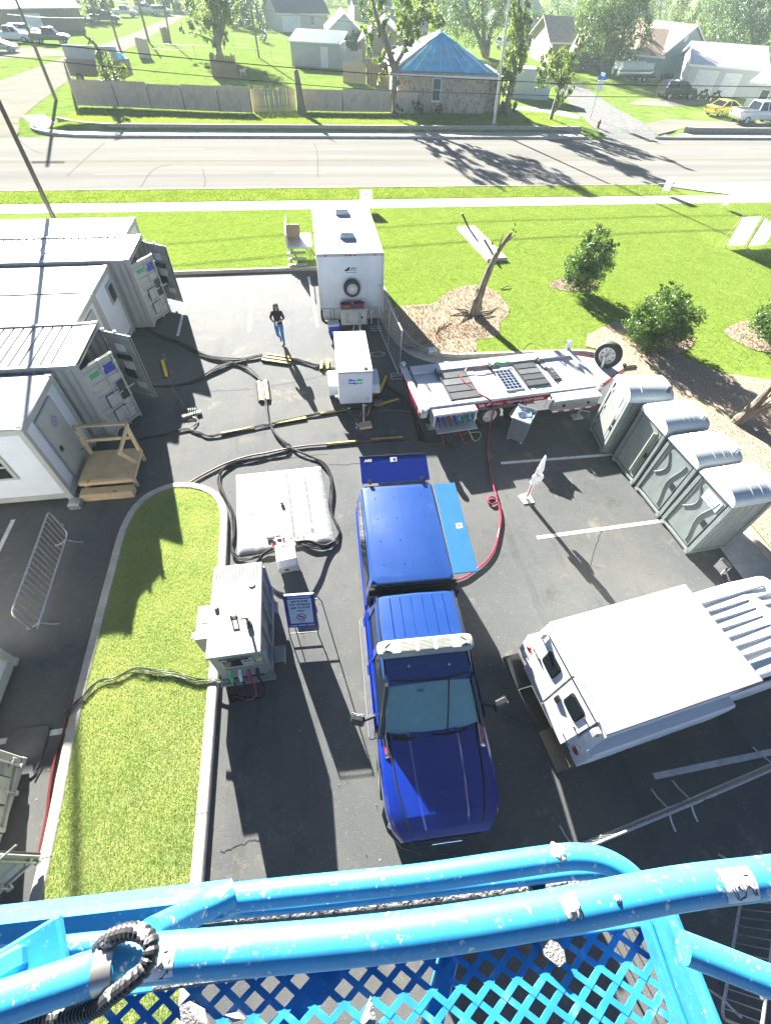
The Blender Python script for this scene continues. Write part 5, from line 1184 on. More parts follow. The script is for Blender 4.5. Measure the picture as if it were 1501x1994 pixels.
lh = run('red_hose', 'long red hose looping from the utility trailer to the blue pickup', 'hose', [(950, 850), (948, 880), (952, 910), (960, 950), (966, 970), (966, 980), (957, 984), (949, 978), (952, 970), (962, 971), (970, 985), (974, 1010), (970, 1040), (962, 1070), (945, 1095), (920, 1115), (905, 1125), (886, 1132)], 1, .03, M('bright_red_hose', (.25, .018, .045), .4, var=.12), wob=0, part='hose')
t = thing('deck_hose', 'red hose running from the trailer deck over its side', 'hose', (0, 0, 0)); m = MB()
m.tube(spline([G(892, 728, 1.02), G(905, 745, 1.0), G(930, 765, .98), G(952, 778, .99), G(962, 795, .7), G(955, 820, .3), G(950, 850, .05)], 8), .028, 7); m.build('hose', M('bright_red_hose', (.42, .03, .09)), t)
run('red_hose', 'dark red hose lying along the left kerb of the grass island', 'hose', [(232, 1035), (222, 1080), (210, 1140), (195, 1210), (178, 1270), (160, 1325), (140, 1380), (128, 1420), (113, 1470), (100, 1540), (92, 1600), (82, 1660), (78, 1700)], 1, .026, M('dark_red_hose', (.16, .012, .015), .45), wob=.008, part='hose')
t = run('cable_bundle', 'thin dark cables lying across the grass island', 'cable', [(140, 1400), (165, 1365), (190, 1340), (215, 1328), (245, 1318), (275, 1310), (310, 1312), (345, 1322), (380, 1328), (415, 1334), (440, 1335), (500, 1338)], 4, .011, M('olive_cable', (.05, .06, .045), .5), .04, z=.155, wob=.03)
t = thing('grey_cable_coil', 'pale cable coil on the asphalt beside the towed generator', 'cable', G(735, 690)); m = MB(); P = []
for k in range(60): a = k*.42; P.append((.28*math.cos(a)*(1+.15*math.sin(k*.3)), .16*math.sin(a), .012))
m.tube(P, .009, 5); m.build('cable', M('pale_cable', (.32, .33, .33), .6), t)

def ramp(px0, px1, label, w=.3, lids=1, h=.055, fat=False):
    a, b = G(*px0), G(*px1); d = (b-a); L_ = d.length; rz = math.atan2(d.y, d.x)
    t = thing('cable_ramp', label, 'cable ramp', ((a.x+b.x)/2, (a.y+b.y)/2, 0), rz, 'yellow and black cable ramps')
    W_ = w*lids
    m = MB(); m.loft([[(x, -W_/2, 0), (x, -W_/2+.07, h*.8), (x, W_/2-.07, h*.8), (x, W_/2, 0)] for x in (-L_/2, L_/2)]); m.build('base', black_rubber, t, ang=20)
    for k in range(lids):
        y = (k-(lids-1)/2)*w; lw = w*.5
        m = MB(); m.loft([[(x, y-lw/2, h*.8), (x, y-lw/2+.015, h*1.15), (x, y+lw/2-.015, h*1.15), (x, y+lw/2, h*.8)] for x in (-L_/2+.01, L_/2-.01)]); ld = m.build('lid', yellow_lid, t, ang=20)
        n = max(3, int(L_/.09)); m = MB()
        for i in range(n):
            xx = -L_/2+.04+(L_-.08)*i/(n-1); m.prism([(xx-.022, y-lw/2-.012), (xx+.022, y-lw/2-.012), (xx, y-lw/2+.02)], h*.82, h*1.1)
        m.build('tread', black_rubber, ld)
    return t
ramp((514, 697), (569, 705), 'triple-lidded cable ramp on the asphalt near the walking woman', .2, 3, .07)
ramp((511, 744), (516, 782), 'double-lidded cable ramp standing alone left of the towed generator', .24, 2, .08)
ramp((626, 722), (627, 708), 'small cable ramp end, the left of two against the towed generator', .2, 1, .1); ramp((638, 722), (639, 708), 'small cable ramp end, the right of two against the towed generator', .2, 1, .1)
ramp((317, 703), (326, 736), 'short yellow cable ramp in the shade by the container doors', .24, 1)
ramp((431, 846), (496, 834), 'leftmost long cable ramp of the row on the asphalt', .22); ramp((535, 826), (597, 815), 'middle long cable ramp of the row on the asphalt', .22); ramp((624, 807), (676, 799), 'rightmost long cable ramp of the row, under the generator tongue', .22)
ramp((728, 792), (776, 779), 'cable ramp to the right of the generator tongue', .22); ramp((739, 766), (752, 734), 'cable ramp standing beside the generator wheel', .24)
ramp((636, 867), (698, 861), 'cable ramp on the red hose, left of the pair behind the pickup', .22); ramp((722, 858), (784, 854), 'cable ramp on the red hose, right of the pair behind the pickup', .22)
a, b = G(356, 814), G(393, 804)
wb = tag(MB().box(((a.x+b.x)/2, (a.y+b.y)/2, .045), ((b-a).length, .13, .09), .006, (0, 0, math.atan2(b.y-a.y, b.x-a.x))).build('wooden_block', M('pale_wood', (.55, .5, .36), .7, var=.12)), 'pale wooden block under green and pink cable ends', 'block')
t = thing('cable_ends', 'green pink and grey cable ends draped over the pale wooden block', 'cable', G(376, 805))
for i, mt in enumerate((M('pink_cable', (.5, .05, .2), .5), ink_green, M('grey_cable', (.1, .1, .11)), ink_green)):
    m = MB(); x = -.12+i*.07; m.tube(spline([(x-.05, .25, .03), (x, .1, .12), (x+.03, -.05, .12), (x+.06, -.25, .03), (x+.02, -.4, .02)], 5), .016, 6); m.build('cable', mt, t)

# ================================================================== WHITE TANK AND PUMP
tank_m = M('tank_white', (.21, .215, .22), .45, var=.04, scale=2)
N_ = tank_m.node_tree.nodes; L_ = tank_m.node_tree.links; tc_ = N_.new('ShaderNodeTexCoord'); nz = N_.new('ShaderNodeTexNoise'); nz.inputs['Scale'].default_value = 2.6; nz.inputs['Detail'].default_value = 5; nz.inputs['Distortion'].default_value = 1.2
mp_ = N_.new('ShaderNodeMapping'); mp_.inputs['Scale'].default_value = (1, 3, 1); L_.new(tc_.outputs['Object'], mp_.inputs[0]); L_.new(mp_.outputs[0], nz.inputs['Vector']); bp_ = N_.new('ShaderNodeBump'); bp_.inputs['Strength'].default_value = .3; bp_.inputs['Distance'].default_value = .05
L_.new(nz.outputs['Fac'], bp_.inputs['Height']); L_.new(bp_.outputs['Normal'], N_['Principled BSDF'].inputs['Normal'])
tk = thing('pillow_tank', 'flat white pillow tank lying on the asphalt with a red cap', 'tank', (-1.36, 8.3, 0), R(0))
cs = [Vector((-1.37, 1.42, 0)), Vector((1.15, 1.5, 0)), Vector((1.35, -1.37, 0)), Vector((-1.17, -1.5, 0))]
nu, nv = 60, 48; vs = []; rr = random.Random(4)
import mathutils.noise as mnoise
for j in range(nv+1):
    for i in range(nu+1):
        u, v = i/nu, j/nv; p = cs[0].lerp(cs[1], u).lerp(cs[3].lerp(cs[2], u), v)
        e = min(u, 1-u, v, 1-v); z = .06*min(1, (e/.05))**.5 if e > 0 else .012
        z += .010*mnoise.noise(Vector((u*4, v*14, .3)))*min(1, e*12)+.007*mnoise.noise(Vector((u*18+v*9, v*26, 2.2)))*min(1, e*12)
        for sx in (.19, .39, .6, .8): z -= .03*math.exp(-((u-sx)/.012)**2)*min(1, e*10)
        vs.append((p.x, p.y, max(z, .01)))
m = MB(); m.add(vs, [(j*(nu+1)+i, j*(nu+1)+i+1, (j+1)*(nu+1)+i+1, (j+1)*(nu+1)+i) for j in range(nv) for i in range(nu)]); m.build('bladder', tank_m, tk, ang=60)
for sx in (.19, .39, .6, .8): m = MB(); m.tube([cs[0].lerp(cs[1], sx).lerp(cs[3].lerp(cs[2], sx), v_)+Vector((0, 0, .045)) for v_ in (.06, .3, .5, .7, .94)], .006, 4); m.build('seam', M('tank_seam', (.13, .135, .14), .6), tk)
m = MB(); m.lathe([(.001, .07), (.045, .07), (.05, .05), (.05, 0)], (-.02, .1, .08), 14); m.build('cap', M('cap_red', (.55, .06, .14), .4), tk)
m = MB(); m.box((-.32, -1.08, .1), (.2, .08, .05), .01); m.box((-.12, -1.05, .1), (.12, .04, .04), .01); m.build('label_strap', black_metal, tk)
for x in (.18, .36, .52): m = MB(); m.tube([(x, -1.0, .1), (x+.02, -1.18, .09)], .012); m.build('tie_strap', M('strap_tan', (.4, .3, .1), .6), tk)
pu = thing('pump_unit', 'small white wrapped pump box on the near edge of the white tank', 'pump', (-1.22, 6.3, 0), R(6))
m = MB(); m.b2((-.24, -.2, .12), (.24, .22, .62), .03); m.build('housing', M('pump_wrap', (.68, .68, .63), .5, var=.1, scale=14, bump=.7, bscale=24), pu)
m = MB(); m.b2((-.25, -.215, .12), (.25, -.2, .34), .01); q = m.build('front_panel', M('pump_base', (.45, .43, .38), .6), pu); m = MB(); m.b2((-.1, -.222, .2), (.0, -.214, .27)); m.build('switch', black_metal, q)
for x in (-.2, .2):
    for y in (-.15, .15): m = MB(); m.b2((x-.02, y-.02, 0), (x+.02, y+.02, .13)); m.build('leg', steel, pu)
m = MB(); m.cyl((-.24, .3, .5), (.24, .34, .5), .045, n=10); m.cyl((-.05, .3, .45), (-.05, .3, .62), .05); m.cyl((.2, .26, .45), (.2, .26, .6), .07, n=12); m.build('manifold', steel, pu)
m = MB(); m.cyl((-.28, .38, .42), (.1, .4, .44), .04, n=8); m.cyl((.1, .42, .5), (.3, .4, .52), .03, n=8); m.build('valve', M('brass', (.5, .33, .08), .35, .8), pu)
m = MB(); m.cyl((-.0, .42, .5), (-.0, .5, .62), .03); m.build('valve_handle', ink_red, pu); m = MB(); m.cyl((-.25, .36, .5), (-.3, .36, .62), .025); m.build('valve_handle', ink_red, pu)
m = MB(); m.tube(spline([(-.3, .36, .45), (-.55, .3, .35), (-.8, .2, .12), (-1.05, .05, .06)], 5), .04, 8); m.build('suction_hose', black_rubber, pu); m = MB(); m.tube(spline([(.3, .38, .48), (.6, .42, .36), (.95, .35, .14), (1.3, .5, .05)], 5), .04, 8); m.build('suction_hose', black_rubber, pu)

# ================================================================== BEIGE POWER UNIT
gu = thing('power_unit', 'beige power unit with four coloured plugs at the edge of the grass island', 'power unit', (-2.07, 3.5, 0), R(.5))
pb = M('unit_beige', (.36, .355, .30), .5, var=.05, scale=2); pg = M('unit_grey', (.26, .275, .245), .5, var=.06, scale=2)
m = MB(); m.b2((-.47, 0, .42), (.47, 1.95, 1.52), .015); m.build('cabinet', pg, gu)
m = MB(); m.b2((-.5, -.03, 1.52), (.5, 1.98, 1.6), .015); lid = m.build('top', pb, gu)
m = MB()
for j in range(6):
    for i in range(15): m.b2((-.43+i*.058, 1.6+j*.055, 1.6005), (-.413+i*.058, 1.64+j*.055, 1.605))
m.build('grille_slot', M('slot_dark', (.08, .08, .07), .7), lid)
m = MB(); m.lathe([(.001, .02), (.07, .02), (.08, 0)], (.3, 1.45, 1.6), 14); m.build('filler_cap', pb, lid)
m = MB(); m.lathe([(.001, .05), (.04, .05), (.045, 0)], (-.37, 1.0, 1.6), 12); m.build('cap', pg, lid)
m = MB(); m.tube([(-.07, .74, 1.6), (-.07, .74, 1.7), (.03, .74, 1.7), (.03, .74, 1.6)], .016, 8); m.box((-.02, .74, 1.605), (.14, .05, .012)); m.build('lifting_eye', black_metal, lid)
m = MB(); m.cyl((.28, .55, 1.6), (.28, .55, 1.68), .055, n=12); m.cyl((.28, .55, 1.66), (.28, .55, 1.86), .025, n=8); m.box((.24, .55, 1.88), (.14, .03, .03), .01); m.build('exhaust', black_metal, lid)
m = MB(); m.b2((-.86, .55, .62), (-.47, 1.3, 1.22), .015); sb = m.build('side_box', pb, gu); m = MB(); m.b2((-.82, .9, 1.222), (-.47, .91, 1.226)); m.build('seam', pg, sb); m = MB()
for k in range(4): m.tube([(-.86, .75+k*.035, .95), (-1.02, .75+k*.035, .93)], .012)
m.build('pipe', steel, sb); m = MB(); m.box((-.55, .52, 1.02), (.12, .06, .1), .01); m.build('lamp', white_lens, sb)
m = MB(); m.b2((.47, .02, .45), (.56, 1.9, .58), .01); m.b2((.47, .25, .3), (.64, .5, .42), .01); m.b2((.47, 1.4, .3), (.64, 1.65, .42), .01)
for y in (.02, .5, 1.0, 1.5, 1.88): m.b2((.47, y, .45), (.54, y+.05, 1.5), .005)
m.build('side_frame', pg, gu)
m = MB(); m.b2((-.5, -.05, .18), (-.36, 2.0, .42), .01); m.b2((.36, -.05, .18), (.5, 2.0, .42), .01); m.b2((-.52, -.12, .3), (.58, .0, .36), .01); m.build('skid', pg, gu)
for x in (-.43, .43):
    for y in (.1, 1.8): m = MB(); m.b2((x-.09, y-.09, 0.0), (x+.09, y+.09, .185), .01); m.build('support_block', M('old_wood', (.2, .13, .08)), gu)
m = MB(); m.box((.68, .35, .5), (.2, .35, .03), .01); m.box((.78, .35, .42), (.03, .35, .18), .01); m.build('fold_step', pg, gu)
m = MB(); m.b2((-.32, -.03, 1.02), (.3, .0, 1.42), .008); cp = m.build('control_panel', pb, gu); m = MB(); m.b2((-.25, -.036, 1.1), (.08, -.028, 1.36)); m.build('panel_window', glass_dark, cp); m = MB(); m.tube([(-.15, -.05, 1.42), (.0, -.06, 1.46), (.25, -.06, 1.46)], .014); m.build('panel_hose', black_rubber, cp)
m = MB()
for k in range(4): m.b2((.13+k*.035, -.036, 1.26), (.155+k*.035, -.03, 1.3))
m.build('panel_mark', ink_black, cp); m = MB(); m.lathe([(.001, -.05), (.05, -.045), (.06, 0)], (.41, 0, 1.28), 12, 'y'); m.build('gauge', M('gauge_yellow', (.65, .55, .2), .4), cp)
for i, mt in enumerate((M('plug_green', (.02, .5, .15), .4), ink_white, M('plug_magenta', (.42, .02, .14), .4), ink_black)):
    x = -.22+i*.17; m = MB(); m.cyl((x, .0, .82), (x, -.1, .76), .035, .03, 10); m.cyl((x, -.09, .77), (x, -.16, .62), .042, .025, 10); pl = m.build('plug', mt, gu)
    m = MB(); m.tube(spline([(x, -.15, .63), (x+.04, -.2, .4), (x+.02, -.3, .1), (x-.15, -.35, .03), (-.4, -.2, .03)], 5), .018, 6); m.build('plug_cable', cable_black if i != 2 else M('plug_magenta', (.42, .02, .14)), pl)
m = MB(); m.b2((-.3, -.02, .74), (.42, .0, .92), .006); m.build('socket_panel', pg, gu)

# ================================================================== SIGNS
sg = thing('stand_sign', 'blue framed restroom sign on a black tube stand', 'sign', (-.9, 4.5, 0), R(-3))
m = MB(); m.tube([(-.32, -.1, 0), (-.32, .3, 1.26), (.32, .3, 1.26), (.32, -.1, 0)], .014, 6); m.tube([(.32, .3, 1.26), (.4, .75, 0)], .014, 6); m.tube([(-.32, .3, 1.26), (-.4, .75, 0)], .014, 6); m.tube([(-.37, .56, .5), (.37, .56, .5)], .012, 6); m.tube([(-.32, -.07, .12), (.32, -.07, .12)], .012, 6); m.build('stand', black_metal, sg)
m = MB(); m.b2((-.29, -.02, .3), (.29, .0, 1.18), .004); bd = m.build('board', ink_blue, sg); bd.location = (0, -.09, -.04); bd.rotation_euler = (R(-18), 0, 0); bd.scale = (1.1, 1, 1.1)
m = MB(); m.b2((-.3, -.03, 1.17), (.3, .02, 1.2), .005); m.build('top_clip', white_paint, bd)
m = MB(); m.b2((-.23, -.026, .42), (.23, -.019, 1.08)); fp = m.build('poster', M('poster_pale', (.62, .72, .76), .5), bd)
m = MB(); m.b2((-.22, -.025, 1.11), (.22, -.0195, 1.145)); m.b2((-.25, -.025, .34), (-.1, -.0195, .37)); m.b2((-.08, -.025, .34), (.08, -.0195, .37)); m.b2((.1, -.025, .34), (.25, -.0195, .37)); m.build('band', M('band_pale', (.45, .5, .75), .5), bd)
for i, l_ in enumerate(('RESTROOMS', 'FOR VETERANS', 'AND VA STAFF', 'ONLY')): text(l_, .068, M('sign_teal', (.01, .07, .12), .5), fp, (0, -.0265, 1.02-i*.085), FLAT_Y, ext=.0008, bold=.003, scale=(.86, 1, 1))
m = MB(); P = [(.085*math.cos(a), -.029, .6+.085*math.sin(a)) for a in [2*math.pi*i/24 for i in range(25)]]; m.tube(P, .009, 6); m.tube([(-.06, -.029, .66), (.06, -.029, .54)], .009, 6); m.build('ban_ring', ink_red, fp)
m = MB(); m.b2((-.05, -.028, .59), (.05, -.027, .61)); m.build('ban_mark', ink_black, fp)
m = MB(); m.b2((-.08, -.028, .47), (.08, -.027, .477)); m.b2((-.06, -.028, .452), (.06, -.027, .459)); m.build('small_print', M('sign_teal', (.01, .07, .12)), fp)

bs = thing('barricade_post', 'white and red post sign standing on a square white base', 'sign', G(1024, 972), R(10))
m = MB(); m.prism([(-.17, -.15), (.15, -.19), (.19, .13), (.1, .2), (-.19, .17)], 0, .03); m.build('base', white_paint, bs)
m = MB(); m.loft([[(-.06, -.02, .03), (.06, -.02, .03), (.06, .02, .03), (-.06, .02, .03)], [(-.06, -.02, 1.3), (.06, -.02, 1.3), (.06, .02, 1.3), (-.06, .02, 1.3)]]); m.build('post', white_paint, bs)
m = MB(); m.b2((-.045, -.024, .15), (.0, -.019, 1.25)); m.build('stripe', M('stripe_red', (.55, .08, .08), .5), bs)
m = MB(); m.prism([(-.05, .9), (.1, .88), (.16, 1.2), (.04, 1.75), (-.02, 1.5)], -.03, .03, 'y'); m.build('top_panel', white_paint, bs)
m = MB(); m.box((-.03, -.05, .95), (.22, .12, .24), .05); m.box((-.04, -.06, .8), (.24, .1, .07), .03); m.build('wrapped_bag', M('plastic_bag', (.74, .75, .74), .4, var=.1, scale=14, bump=.8, bscale=20), bs)
m = MB(); m.prism([(.1, .72), (.2, .74), (.26, .9), (.2, 1.0), (.1, 1.0)], -.05, .02, 'y'); m.build('side_panel', white_paint, bs)

banner_m = M('banner_cloth', (.7, .71, .7), .6, var=.03)
_n = banner_m.node_tree.nodes; _l = banner_m.node_tree.links; _t = _n.new('ShaderNodeBsdfTranslucent'); _t.inputs['Color'].default_value = (.78, .8, .78, 1); _x = _n.new('ShaderNodeMixShader'); _x.inputs[0].default_value = .55
_l.new(_n['Principled BSDF'].outputs[0], _x.inputs[1]); _l.new(_t.outputs[0], _x.inputs[2]); _l.new(_x.outputs[0], _n['Material Output'].inputs['Surface'])
def yard_sign(loc, rz, w, h, z0, label, mat=None, lean=0):
    mat = mat or banner_m
    t = thing('yard_sign', label, 'sign', loc, rz)
    for s in (-1, 1): m = MB(); m.tube([(s*w*.35, 0, 0), (s*w*.35, lean*z0, z0+.05)], .012, 5); m.build('stake', steel, t)
    m = MB(); m.box((0, lean*(z0+h/2), z0+h/2), (w, .012, h), .003, (-math.atan(lean), 0, 0)); m.build('panel', mat, t)
    return t
ys = yard_sign((3.9, 32.0, .12), R(0), .78, .62, .35, 'white yard sign with a blue infinity mark behind the enclosed trailer')
m = MB(); P = []
for k in range(41): a = 2*math.pi*k/40; P.append((.26*math.sin(a), -.012, .74+.075*math.sin(2*a)))
m.tube(P, .022, 6); m.build('infinity_mark', M('mark_blue', (.05, .2, .45), .5), ys)
m = MB(); m.b2((-.27, -.012, .545), (-.1, -.006, .59)); m.b2((-.06, -.012, .545), (.08, -.006, .58)); m.b2((.11, -.012, .545), (.27, -.006, .58)); m.b2((-.24, -.012, .44), (.25, -.006, .47)); m.build('print', M('mark_blue', (.05, .2, .45)), ys)
yard_sign(G(1292, 379, .1), R(12), .62, .8, .25, 'small white yard sign on the verge near the street'); yard_sign(G(1407, 406, .12), R(0), .4, .5, .2, 'small white sign at the sidewalk edge by the driveway')
for i, (x0, x1) in enumerate(((1411, 1447), (1452, 1486))):
    a, b = G(x0, 483, .12), G(x1, 480, .12); w_ = (b-a).length
    t = thing('banner_sign', ['white banner sign on poles, left of the pair on the lawn', 'white banner sign with a notched top, right of the pair on the lawn'][i], 'sign', (a+b)/2, math.atan2(b.y-a.y, b.x-a.x), 'banner signs on the lawn')
    for s in (-1, 1): m = MB(); m.tube([(s*w_/2, 0, 0), (s*w_/2, .02, 1.62)], .025, 6); m.build('pole', M('pale_wood', (.55, .5, .36)), t)
    m = MB(); top = [(w_/2-.02, 1.5), (-w_/2+.02, 1.55)] if i == 0 else [(w_/2-.02, 1.55), (w_/2*.3, 1.45), (-w_/2*.2, 1.28), (-w_/2+.02, 1.52)]
    m.prism([(-w_/2+.02, .12), (w_/2-.02, .12)]+top, -.012, .0, 'y'); pn = m.build('panel', banner_m, t)
    m = MB()
    for k, (ww, zz) in enumerate(((.12, 1.4), (.3, 1.22), (.5, 1.06), (.42, .9), (.6, .76), (.5, .62))): m.b2((-ww*w_/2, -.018, zz-.02), (ww*w_/2, -.013, zz+.02))
    m.build('faint_print', M('faint_print', (.62, .62, .52), .6), pn)
    m = MB(); s = -1 if i == 0 else 1; m.tube([(s*w_/2, .02, 1.6), (s*(w_/2+.85), -.1, .02)], .012, 5); m.build('guy_rope', M('rope_yellow', (.6, .55, .25), .7), t)

# ================================================================== BARRIERS AND FENCE PANELS
def barrier(a, b, label, h=1.05, lean=0, nbar=18):
    """crowd barrier between two ground points"""
    d = b-a; L_ = d.length; t = thing('crowd_barrier', label, 'barrier', a, math.atan2(d.y, d.x), 'steel crowd barriers')
    z0 = .2; r_ = .12; P = [(r_, 0, z0), (L_-r_, 0, z0)]
    def arc(cx, cz, a0): return [(cx+r_*math.cos(R(a0+q)), 0, cz+r_*math.sin(R(a0+q))) for q in (0, 30, 60, 90)]
    P = arc(L_-r_, h-r_, 0)+arc(r_, h-r_, 90)+arc(r_, z0+r_, 180)+arc(L_-r_, z0+r_, 270); P.append(P[0])
    m = MB(); m.tube(P, .021, 8); m.build('frame', steel, t)
    for i in range(nbar): x = L_*(i+1)/(nbar+1); m = MB(); m.tube([(x, 0, z0), (x, 0, h)], .008, 6); m.build('bar', steel, t)
    for x in (.22, L_-.22): m = MB(); m.tube([(x, -.34, .02), (x, -.2, .06), (x, 0, .2), (x, .2, .06), (x, .34, .02)], .018, 6); m.build('foot', steel, t)
    for x in (-.0, L_): m = MB(); m.tube([(x, 0, .5), (x+(-.06 if x == 0 else .06), 0, .52), (x+(-.06 if x == 0 else .06), 0, .42)], .012, 6); m.build('hook', steel, t)
    return t
barrier(Vector((-6.82, 7.95, 0)), Vector((-6.72, 5.2, 0)), 'crowd barrier standing alone on the asphalt left of the grass island', 1.1)
barrier(Vector((3.35, -.22, 0)), Vector((5.75, .12, 0)), 'crowd barrier just past the white truck, its left end by the blue rail')
barrier(Vector((5.8, .13, 0)), Vector((8.2, .5, 0)), 'crowd barrier at the right frame edge, end to end with the next one')
barrier(Vector((6.55, -.75, 0)), Vector((4.9, -2.4, 0)), 'crowd barrier angled behind the blue rail at lower right')
fp_ = thing('fence_panel', 'temporary wire fence panel leaning past the corner of the enclosed trailer', 'fence', (2.76, 17.75, 0), 0)
A0, B0 = G(736, 640), G(777, 733); d = (B0-A0)
top = 1.83; P = lambda q, z: A0+d*q+Vector((0, 0, z))-Vector((2.76, 17.75, 0))
m = MB(); m.tube([P(0, .05), P(0, top), P(1, top), P(1, .05), P(0, .1)], .02, 6); m.tube([P(.5, .1), P(.5, top)], .012, 6); m.build('frame', steel, fp_)
m = MB()
for k in range(1, 36): m.tube([P(k/36, .1), P(k/36, top)], .0022, 3, False)
for k in range(1, 14): m.tube([P(0, k*top/14), P(1, k*top/14)], .0022, 3, False)
m.build('wire_mesh', steel, fp_, ang=0)
for q in (0, 1):
    c = P(q, .02); m = MB()
    for y in (-.18, .0, .18): m.tube([c+Vector((-.3, y, 0)), c+Vector((.12, y, 0))], .016, 6)
    for x in (-.3, .12): m.tube([c+Vector((x, -.18, 0)), c+Vector((x, .18, 0))], .016, 6)
    m.build('foot_frame', steel, fp_)
ub = thing('utility_box', 'small pale utility box lid on the soil by the kerb', 'utility box', G(842, 682, .12)); m = MB(); m.b2((-.17, -.13, -.05), (.17, .13, .07), .012); m.build('lid', white_paint, ub); m = MB(); m.b2((-.2, -.16, -.08), (.2, .16, -.01)); m.build('collar', concrete, ub)

# concrete slab with two broken posts
cs_ = thing('broken_post_slab', 'concrete slab on the lawn with two broken dark posts', 'slab', (9.55, 26.0, .12), R(96))
m = MB(); m.b2((-2.3, -.55, -.05), (2.3, .55, .16), .02); m.build('slab', concrete, cs_)
for x, dz, dy in ((1.9, .75, .9), (-1.3, .55, .8)): m = MB(); m.tube([(x, -.05, .14), (x+.1, dy*.55, .16+dz)], .06, 6); m.build('post', M('rust_dark', (.07, .05, .045), .7), cs_)
wbx = tag(MB().box((-13.0, 28.2, .2), (1.1, .5, .12), .02, (R(10), 0, .1)).build('white_plank', white_paint), 'white plank lying on the grass behind the white modules', 'plank')
# ================================================================== TREES AND SHRUBS
def zdepth(P): return (Vector(P)-Vector((0, 0, CAM_H))).dot(CD)
def pxm(P): return zdepth(P)/F_PX          # metres per photo pixel at P
def leaves(name, blobs, n, size, mat, parent, hollow=.55, flat=.25):
    """leaf faces spread through blobs [(center, (rx, ry, rz))]"""
    vol = np.array([b[1][0]*b[1][1]*b[1][2] for b in blobs])**.75; cnt = np.maximum(20, (n*vol/vol.sum())).astype(int); co = []
    for (c, r_), k in zip(blobs, cnt):
        d = rng.normal(size=(k, 3)); d /= np.linalg.norm(d, axis=1)[:, None]
        # clumps: pick sub-centres so light and dark tufts and gaps appear
        nc = max(6, k//38); cd = rng.normal(size=(nc, 3)); cd /= np.linalg.norm(cd, axis=1)[:, None]; cr_ = hollow+(1.08-hollow)*rng.uniform(0, 1, nc)**.6
        cc = cd*cr_[:, None]; idx = rng.integers(0, nc, k)
        p = cc[idx]+d*(rng.uniform(0, 1, k)**.5*.24)[:, None]
        co.append(np.array(c)[None]+p*np.array(r_)[None])
    P = np.concatenate(co); k = len(P)
    a = rng.normal(size=(k, 3)); a /= np.linalg.norm(a, axis=1)[:, None]
    b = rng.normal(size=(k, 3)); b[:, 2] *= flat; b -= a*(a*b).sum(1)[:, None]; b /= np.linalg.norm(b, axis=1)[:, None]
    s = size*rng.uniform(.6, 1.3, k)[:, None]
    V = np.stack([P-a*s, P-b*s*.5, P+a*s, P+b*s*.5], 1).reshape(-1, 3)
    return mesh_np(name, V, np.arange(4*k).reshape(-1, 4), mat, parent)
leaf_a = leaf_mat('leaf_bright', (.09, .15, .025), (.2, .27, .05), .45)
leaf_b = leaf_mat('leaf_mid', (.05, .1, .02), (.12, .19, .04), .4)
leaf_c = leaf_mat('leaf_dark', (.02, .05, .012), (.06, .115, .022), .3, .35)
leaf_d = leaf_mat('leaf_olive', (.07, .1, .035), (.15, .18, .06), .4)
def tree(label, base, blobs, n, size, mat, trunks, r0, group=None, name='tree', limbs=True):
    """base px; blobs (px, py, rpx[, ry]) in photo pixels at the tree's own depth; trunks lists of px points"""
    n = int(n*2.0); size *= .72; B = G(base[0], base[1], FZ); y0 = B.y; t = thing(name, label, 'tree', B, 0, group)
    k = pxm(B); bl = []
    for i, q in enumerate(blobs):
        yy = y0+random.uniform(-.5, .5)*q[2]*k; c = GY(q[0], q[1], yy)-B; r_ = q[2]*pxm(GY(q[0], q[1], yy)); rz_ = (q[3] if len(q) > 3 else q[2])*k
        bl.append((c, (r_, r_, rz_*1.15)))
    m = MB()
    for tp in trunks:
        P = [GY(a, b, y0+random.uniform(-.3, .3))-B for a, b in tp]; P = spline(P, 4)
        m.tube(P, [max(.03, r0*(1-.75*i/(len(P)-1))) for i in range(len(P))], 7)
    if limbs:
        tips = [GY(a, b, y0)-B for tp in trunks for a, b in tp[1:]]
        for c, r_ in bl:
            s0 = min(tips, key=lambda p: (p-c).length+max(0, p.z-c.z)*2); m.tube([s0, s0.lerp(c, .5)+Vector((0, 0, .1)), c], [r0*.35, r0*.22, r0*.1], 5)
    m.build('trunk', bark, t)
    leaves('crown', bl, n, size, mat, t)
    return t
FT = 'trees along the far side of the street'; BG = 'background trees'
tree('tall leafy tree beyond the far lawn with ragged trunk foliage', (430, 113), [(415, 10, 32), (395, -15, 40), (435, -20, 36), (425, 40, 22), (378, 35, 20), (368, 62, 14), (408, 68, 14), (430, 70, 14), (440, 0, 26)], 6500, .22, leaf_a, [[(430, 113), (424, 85), (418, 50), (410, 0), (400, -40)], [(424, 85), (436, 40), (445, -20)]], .5, FT)
tree('small leaning tree in front of the metal fence at left', (222, 206), [(222, 148, 24), (208, 132, 17), (236, 150, 15), (214, 166, 12), (198, 108, 10), (178, 85, 7)], 1500, .15, leaf_a, [[(224, 207), (212, 170), (199, 125), (197, 95)], [(199, 125), (188, 90), (165, 70)]], .22, FT)
tree('forked storm-worn tree growing against the stone house', (770, 220), [(735, 20, 26), (716, 48, 18), (750, 60, 14), (728, 100, 16), (758, 120, 14), (738, 130, 18), (790, 60, 20), (800, 20, 30), (825, -5, 34), (795, 85, 14), (768, 150, 12), (850, 20, 22), (720, -10, 24), (820, 40, 16)], 4200, .19, leaf_a, [[(768, 221), (767, 170), (770, 130), (785, 100), (800, 50), (830, -10)], [(769, 140), (752, 85), (735, 40), (720, -20)]], .33, FT)
